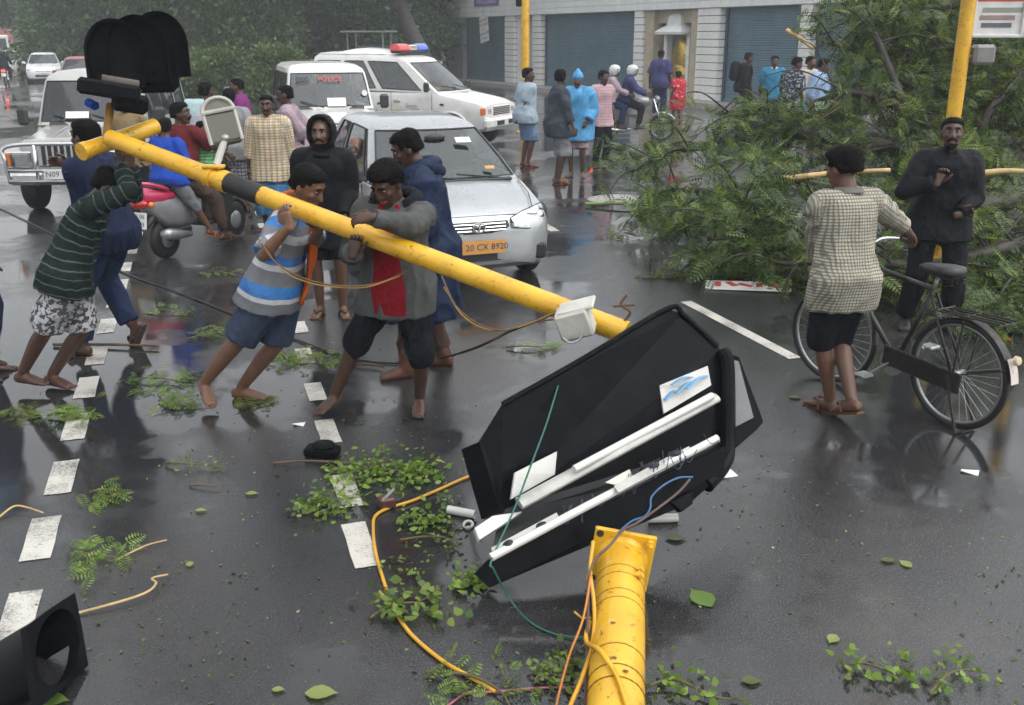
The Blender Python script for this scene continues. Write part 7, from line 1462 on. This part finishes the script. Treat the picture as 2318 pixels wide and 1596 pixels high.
def conn():
    t = thing('cable_connector'); MB().box((0, 0, .035), (.085, .07, .06), None, .01).build('casing', mat('dark_red_plastic', (.09, .035, .025), .4), t); MB().tube([(.04, 0, .03), (.09, .03, .02)], .014, 8).build('cable_sleeve', M_TRIM, t, True); MB().tube([(-.03, -.03, .06), (.05, .05, .075)], .008, 6).build('clip', M_STEEL, t); return t
litter('cable_connector', 'dark red cable connector where the yellow cable bends', 876, 1150, conn, 'connector', None, R(20))
def tubebit():
    t = thing('broken_tube'); q = MB(); q.rings([[(x, .022*math.cos(a), .022+.022*math.sin(a)) for a in np.linspace(0.3, 5.6, 12)] for x in (-.075, 0, .075)], False, False); q.build('shard', M_TUBE, t, True); return t
litter('broken_tube', 'broken white tube shard left of the light box, larger piece', 1045, 1168, tubebit, 'shard', None, R(-22))
litter('broken_tube', 'white tube shard on the road right of the flange', 1500, 1182, tubebit, 'shard', None, R(4))
def ringbit():
    q = MB().tube([(.022*math.cos(a), .034*math.sin(a), .012) for a in np.linspace(0, 2*PI, 15)], .008, 6, False); return q.build('tube_ring', M_TUBE, None, True)
litter('tube_ring', 'small white ring of broken tube beside the larger shard', 1060, 1192, ringbit, 'shard')
def card(w_, h_, m):
    def f(): return MB().rings([[(x*w_/2, y*h_/2, z+.006*x*y) for x, y in ((-1, -1), (1, -1), (1, 1), (-1, 1))] for z in (.004, .008)]).build('paper_scrap', m, None)
    return f
litter('paper_scrap', 'small white paper scrap above the centre dash', 677, 962, card(.07, .04, M_PAPER), 'paper', None, R(-8))
litter('paper_scrap', 'torn white paper under the right end of the light box', 1635, 1078, card(.16, .07, M_PAPER), 'paper', None, R(25))
litter('paper_scrap', 'white scrap on the wet road right of the bicycle wheel', 2195, 1070, card(.09, .05, M_PAPER), 'paper', None, R(-30))
bp_ = G(1692, 652); sgn = thing('fallen_sign', (bp_.x, bp_.y, 0), R(-12), 'white sign board with red marks lying flat beside the fallen tree', 'sign')
MB().box((0, 0, .02), (.80, .30, .012), rot3(2, -1), .004).build('board', M_PAPER, sgn)
for k in range(5): MB().box((-.28+k*.13, .02*(k % 2), .030), (.06, .14, .004), rot3(2, -1, 30*(k % 3))).build('red_mark', M_RED, sgn)
bg_ = G(1775, 505, .15); 
q = MB(); q.rings([ering(np.array((x, 0, .06+z)), np.array((0, 1., 0)), np.array((0, 0, 1.)), w_, w_*.5, 10, 2) for x, z, w_ in ((-.22, 0, .05), (-.12, .03, .16), (.05, .05, .19), (.18, .01, .10), (.24, 0, .03))]); me_ = q.build('plastic_bag', M_PAPER, None, True); me_.location = bg_; wrinkle(me_.data, .03, 22, 3); tag(me_, 'crumpled white plastic bag under the fallen foliage', 'bag')
# bits: fine leaf crumbs and grit nobody could count
rg = np.random.default_rng(99); n = 2200; U = rg.uniform(-40, 2360, n); Vv = 430+1170*rg.uniform(0, 1, n)**.8; P = []
for u, v in zip(U, Vv):
    if 0.3*np.sin(u*.006+v*.004)+0.3*np.sin(v*.011-u*.003)+rg.normal()*.25 < .12: continue
    q = G(u, v); P.append((q.x, q.y, .004))
P = np.array(P); D = rg.normal(size=P.shape); D[:, 2] = np.abs(D[:, 2])*.03
o = mesh_quads('leaf_litter', leaf_round(P, D, .017, rg), leafmat('crumb_leaf', (.05, .085, .02), (.18, .22, .07), dry=(.45, .40, .28)), None, 'stuff', 8); tag(o, 'fine leaf crumbs scattered over the wet road', 'litter')
# ================================================================== FALLEN TREE ON THE RIGHT
ft = thing('fallen_tree', G(2250, 560), 0, 'huge fallen tree with feathery green foliage blocking the right side of the road', 'tree'); FTO = V3(ft.location)
# boughs: (pixel u, v, distance Y) paths from the trunk outwards, each carrying foliage
BOUGH = [
 ([(2420, 330, 12.5), (2200, 360, 12.0), (1980, 330, 11.8), (1780, 300, 12.0), (1600, 330, 12.6)], .13),
 ([(2420, 330, 12.5), (2250, 180, 13.5), (2080, 60, 14.2), (1930, 10, 15.0)], .11),
 ([(2250, 180, 13.5), (2100, 160, 13.4), (1960, 120, 13.8), (1850, 90, 14.2)], .07),
 ([(2200, 360, 12.0), (2050, 250, 12.2), (1930, 210, 12.4), (1840, 230, 12.6)], .07),
 ([(1980, 330, 11.8), (1820, 400, 11.0), (1650, 430, 11.0), (1500, 430, 11.4)], .06),
 ([(2420, 420, 11.0), (2200, 470, 10.2), (1980, 480, 9.9), (1760, 520, 9.7), (1600, 540, 9.8)], .10),
 ([(2420, 520, 9.6), (2280, 560, 9.2), (2100, 600, 8.9), (1900, 590, 9.0), (1760, 600, 9.2)], .07),
 ([(2420, 640, 8.6), (2330, 660, 8.3), (2240, 690, 8.1)], .05),
 ([(1780, 300, 12.0), (1700, 250, 12.6), (1620, 260, 13.2)], .04),
 ([(1600, 330, 12.6), (1500, 350, 13.0), (1430, 390, 13.2)], .04),
 ([(2050, 250, 12.2), (2000, 120, 12.6), (1960, 30, 13.0)], .05),
 ([(2200, 360, 12.0), (2240, 250, 12.0), (2330, 150, 12.4)], .06),
 ([(2420, 250, 14.0), (2240, 120, 14.6), (2120, 20, 15.0)], .09), ([(2240, 120, 14.6), (2060, 200, 14.4), (1930, 260, 14.2)], .06), ([(2420, 60, 14.5), (2260, 30, 14.8), (2130, 90, 14.9), (2010, 90, 14.6)], .07), ([(2330, 300, 12.5), (2180, 280, 12.8), (2080, 330, 12.4)], .05), ([(2060, 200, 14.4), (1960, 60, 14.6), (1880, 20, 14.8)], .05), ([(2420, 20, 13.0), (2250, -10, 13.2), (2100, 30, 13.4), (1990, 30, 13.6)], .07), ([(2420, 180, 12.6), (2280, 120, 12.8), (2120, 110, 13.0), (2000, 170, 13.0)], .06), ([(2330, 420, 11.4), (2150, 330, 11.6), (2020, 270, 11.9)], .05),
 ([(2420, 460, 10.6), (2300, 430, 10.5), (2180, 420, 10.4)], .06)]
tb = MB(); P = []; D = []; rgt_ = np.random.default_rng(5)
for path, r_ in BOUGH:
    pts = curve([V3(AT(*q)) for q in path], 8); pts = [np.array((x, y, max(z, .10))) for x, y, z in pts]
    tb.tube(pts, np.linspace(r_*1.2, r_*.3, len(pts)), 8)
    n = len(pts); tot = sum(np.linalg.norm(pts[i+1]-pts[i]) for i in range(n-1))
    nb = int(tot*11)
    for k in range(nb):                      # side branchlets
        i = rgt_.integers(1, n); a = pts[i]; d = rgt_.normal(size=3); d[2] = d[2]*.7+.15; d = unit(d); L = rgt_.uniform(.35, 1.25)*(.55+.45*min(1, r_/.08))
        mid = a+d*L*.55+np.array((0, 0, .05)); e = a+d*L-np.array((0, 0, .18*L)); e[2] = max(e[2], .04); mid[2] = max(mid[2], .06)
        br = curve([a, mid, e], 5); tb.tube(br, np.linspace(.014, .004, len(br)), 5)
        for q in range(int(28*L)):
            j = rgt_.integers(2, len(br)); c = br[j]+rgt_.normal(size=3)*.07; dd = unit(d*.7+rgt_.normal(size=3)*.75)+np.array((0, 0, -.15)); P.append(c); D.append(dd)
tb.v = [tuple(np.array(v)-FTO) for v in tb.v]; tb.build('boughs', M_BARK, ft, True)
# low mats of torn foliage on the asphalt in front
for u0, v0, u1, v1, n in ((1440, 445, 1620, 500, 260), (1550, 590, 1800, 640, 420), (1760, 620, 2000, 660, 260), (2150, 640, 2330, 760, 420), (1340, 350, 1480, 400, 160), (1650, 520, 1850, 600, 500), (1900, 640, 2200, 700, 300), (1480, 480, 1600, 560, 180)):
    for k in range(n):
        u, v = rgt_.uniform(u0, u1), rgt_.uniform(v0, v1); g_ = G(u, v, 0); P.append(np.array((g_.x, g_.y, rgt_.uniform(.02, .22)))); dd = rgt_.normal(size=3); dd[2] *= .3; D.append(dd)
P, D = np.array(P), np.array(D); P[:, 2] = np.maximum(P[:, 2], .03)
dep = P[:, 1]*CP+(CAMH-P[:, 2])*SP; pu = CU+FPX*P[:, 0]/dep; pv = CV-FPX*(P[:, 1]*SP-(CAMH-P[:, 2])*CP)/dep
keep = ~((pu > 1600) & (pu < 1885) & (pv > 90) & (pv < 228) & (rgt_.uniform(size=len(P)) < .97)) & ~((pu < 1640) & (pv < 235)); P, D = P[keep], D[keep]; m_ = rgt_.uniform(size=len(P))
M_F1 = leafmat('feathery_leaf', (.016, .040, .010), (.075, .130, .022), .45, .25, (.20, .16, .04)); M_F2 = leafmat('pale_feathery_leaf', (.07, .12, .018), (.20, .27, .045), .45, .35)  # a random third of the fronds gets the paler, yellower green
print('fronds', len(P))
for sel, m__, sc, nm in ((m_ < .66, M_F1, 1.05, 'foliage'), (m_ >= .66, M_F2, 1.05, 'pale_foliage')):
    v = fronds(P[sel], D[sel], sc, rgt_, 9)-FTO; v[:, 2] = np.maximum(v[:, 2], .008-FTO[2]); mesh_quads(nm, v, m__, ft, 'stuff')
# peeled limbs that shine through the leaves
for a, b_, r_, lab in (((1772, 405, 9.4), (2015, 385, 9.3), .028, None), ((2200, 395, 8.9), (2330, 388, 8.8), .030, None), ((1780, 68, 13.4), (1840, 110, 13.2), .03, None), ((1330, 465, 12.0), (1440, 478, 12.0), .02, 'g')):
    p0, p1 = V3(AT(*a)), V3(AT(*b_))
    if lab is None:
        mid = (p0+p1)/2+np.array((0, 0, .015)); q = MB().tube(curve([p0-FTO, mid-FTO, p1-FTO], 5), np.linspace(r_, r_*.7, 11), 8); q.build('broken_limb', M_PALE, ft, True)
# palm stem by the manhole
p0 = G(1325, 468); pf = thing('palm_frond', (p0.x, p0.y, 0), R(-6), 'pale green palm frond stem lying at the left tip of the fallen foliage', 'frond')
MB().tube(curve([(0, 0, .04), (.5, -.03, .06), (1.0, -.1, .05)], 6), np.linspace(.045, .018, 13), 8, flat=.6).build('stalk', leafmat('palm_green', (.16, .30, .06), (.22, .38, .09), .35, .1), pf, True)
for k in range(26):
    x = .3+.03*k; s = 1 if k % 2 else -1; q = MB().tube(curve([(x, -.05, .05), (x+.18, s*.12-.06, .10), (x+.38, s*.25-.08, .02)], 4), [.012]*4+[.012, .01, .008, .005, .002], 4, flat=.2); q.build('leaflet', M_LEAF_B, pf)
# sticks standing out above the men
for k, (a, b_, r_) in enumerate((((1870, 262, 11.5), (1905, 225, 11.4), .012), ((1835, 285, 11.4), (1905, 240, 11.3), .010))):
    p0, p1 = V3(AT(*a)), V3(AT(*b_)); MB().tube([p0-FTO, p1-FTO], [r_, r_*.5], 6).build('bare_twig', M_STK, ft, True)
# ================================================================== HAZE OF RAIN
hz = MB().box((10, 60, 18), (340, 200, 38.4)).build('haze', None); tag(hz, 'thin grey rain haze filling the street', 'haze', kind='stuff')
b = NB('rain_haze'); b.n.remove(b.b); pv = b.add('ShaderNodeVolumePrincipled'); pv.inputs['Color'].default_value = (.82, .86, .9, 1); pv.inputs['Density'].default_value = .0026; pv.inputs['Anisotropy'].default_value = .2
b.link(pv.outputs[0], b.out.inputs['Volume']); hz.data.materials.append(b.m)
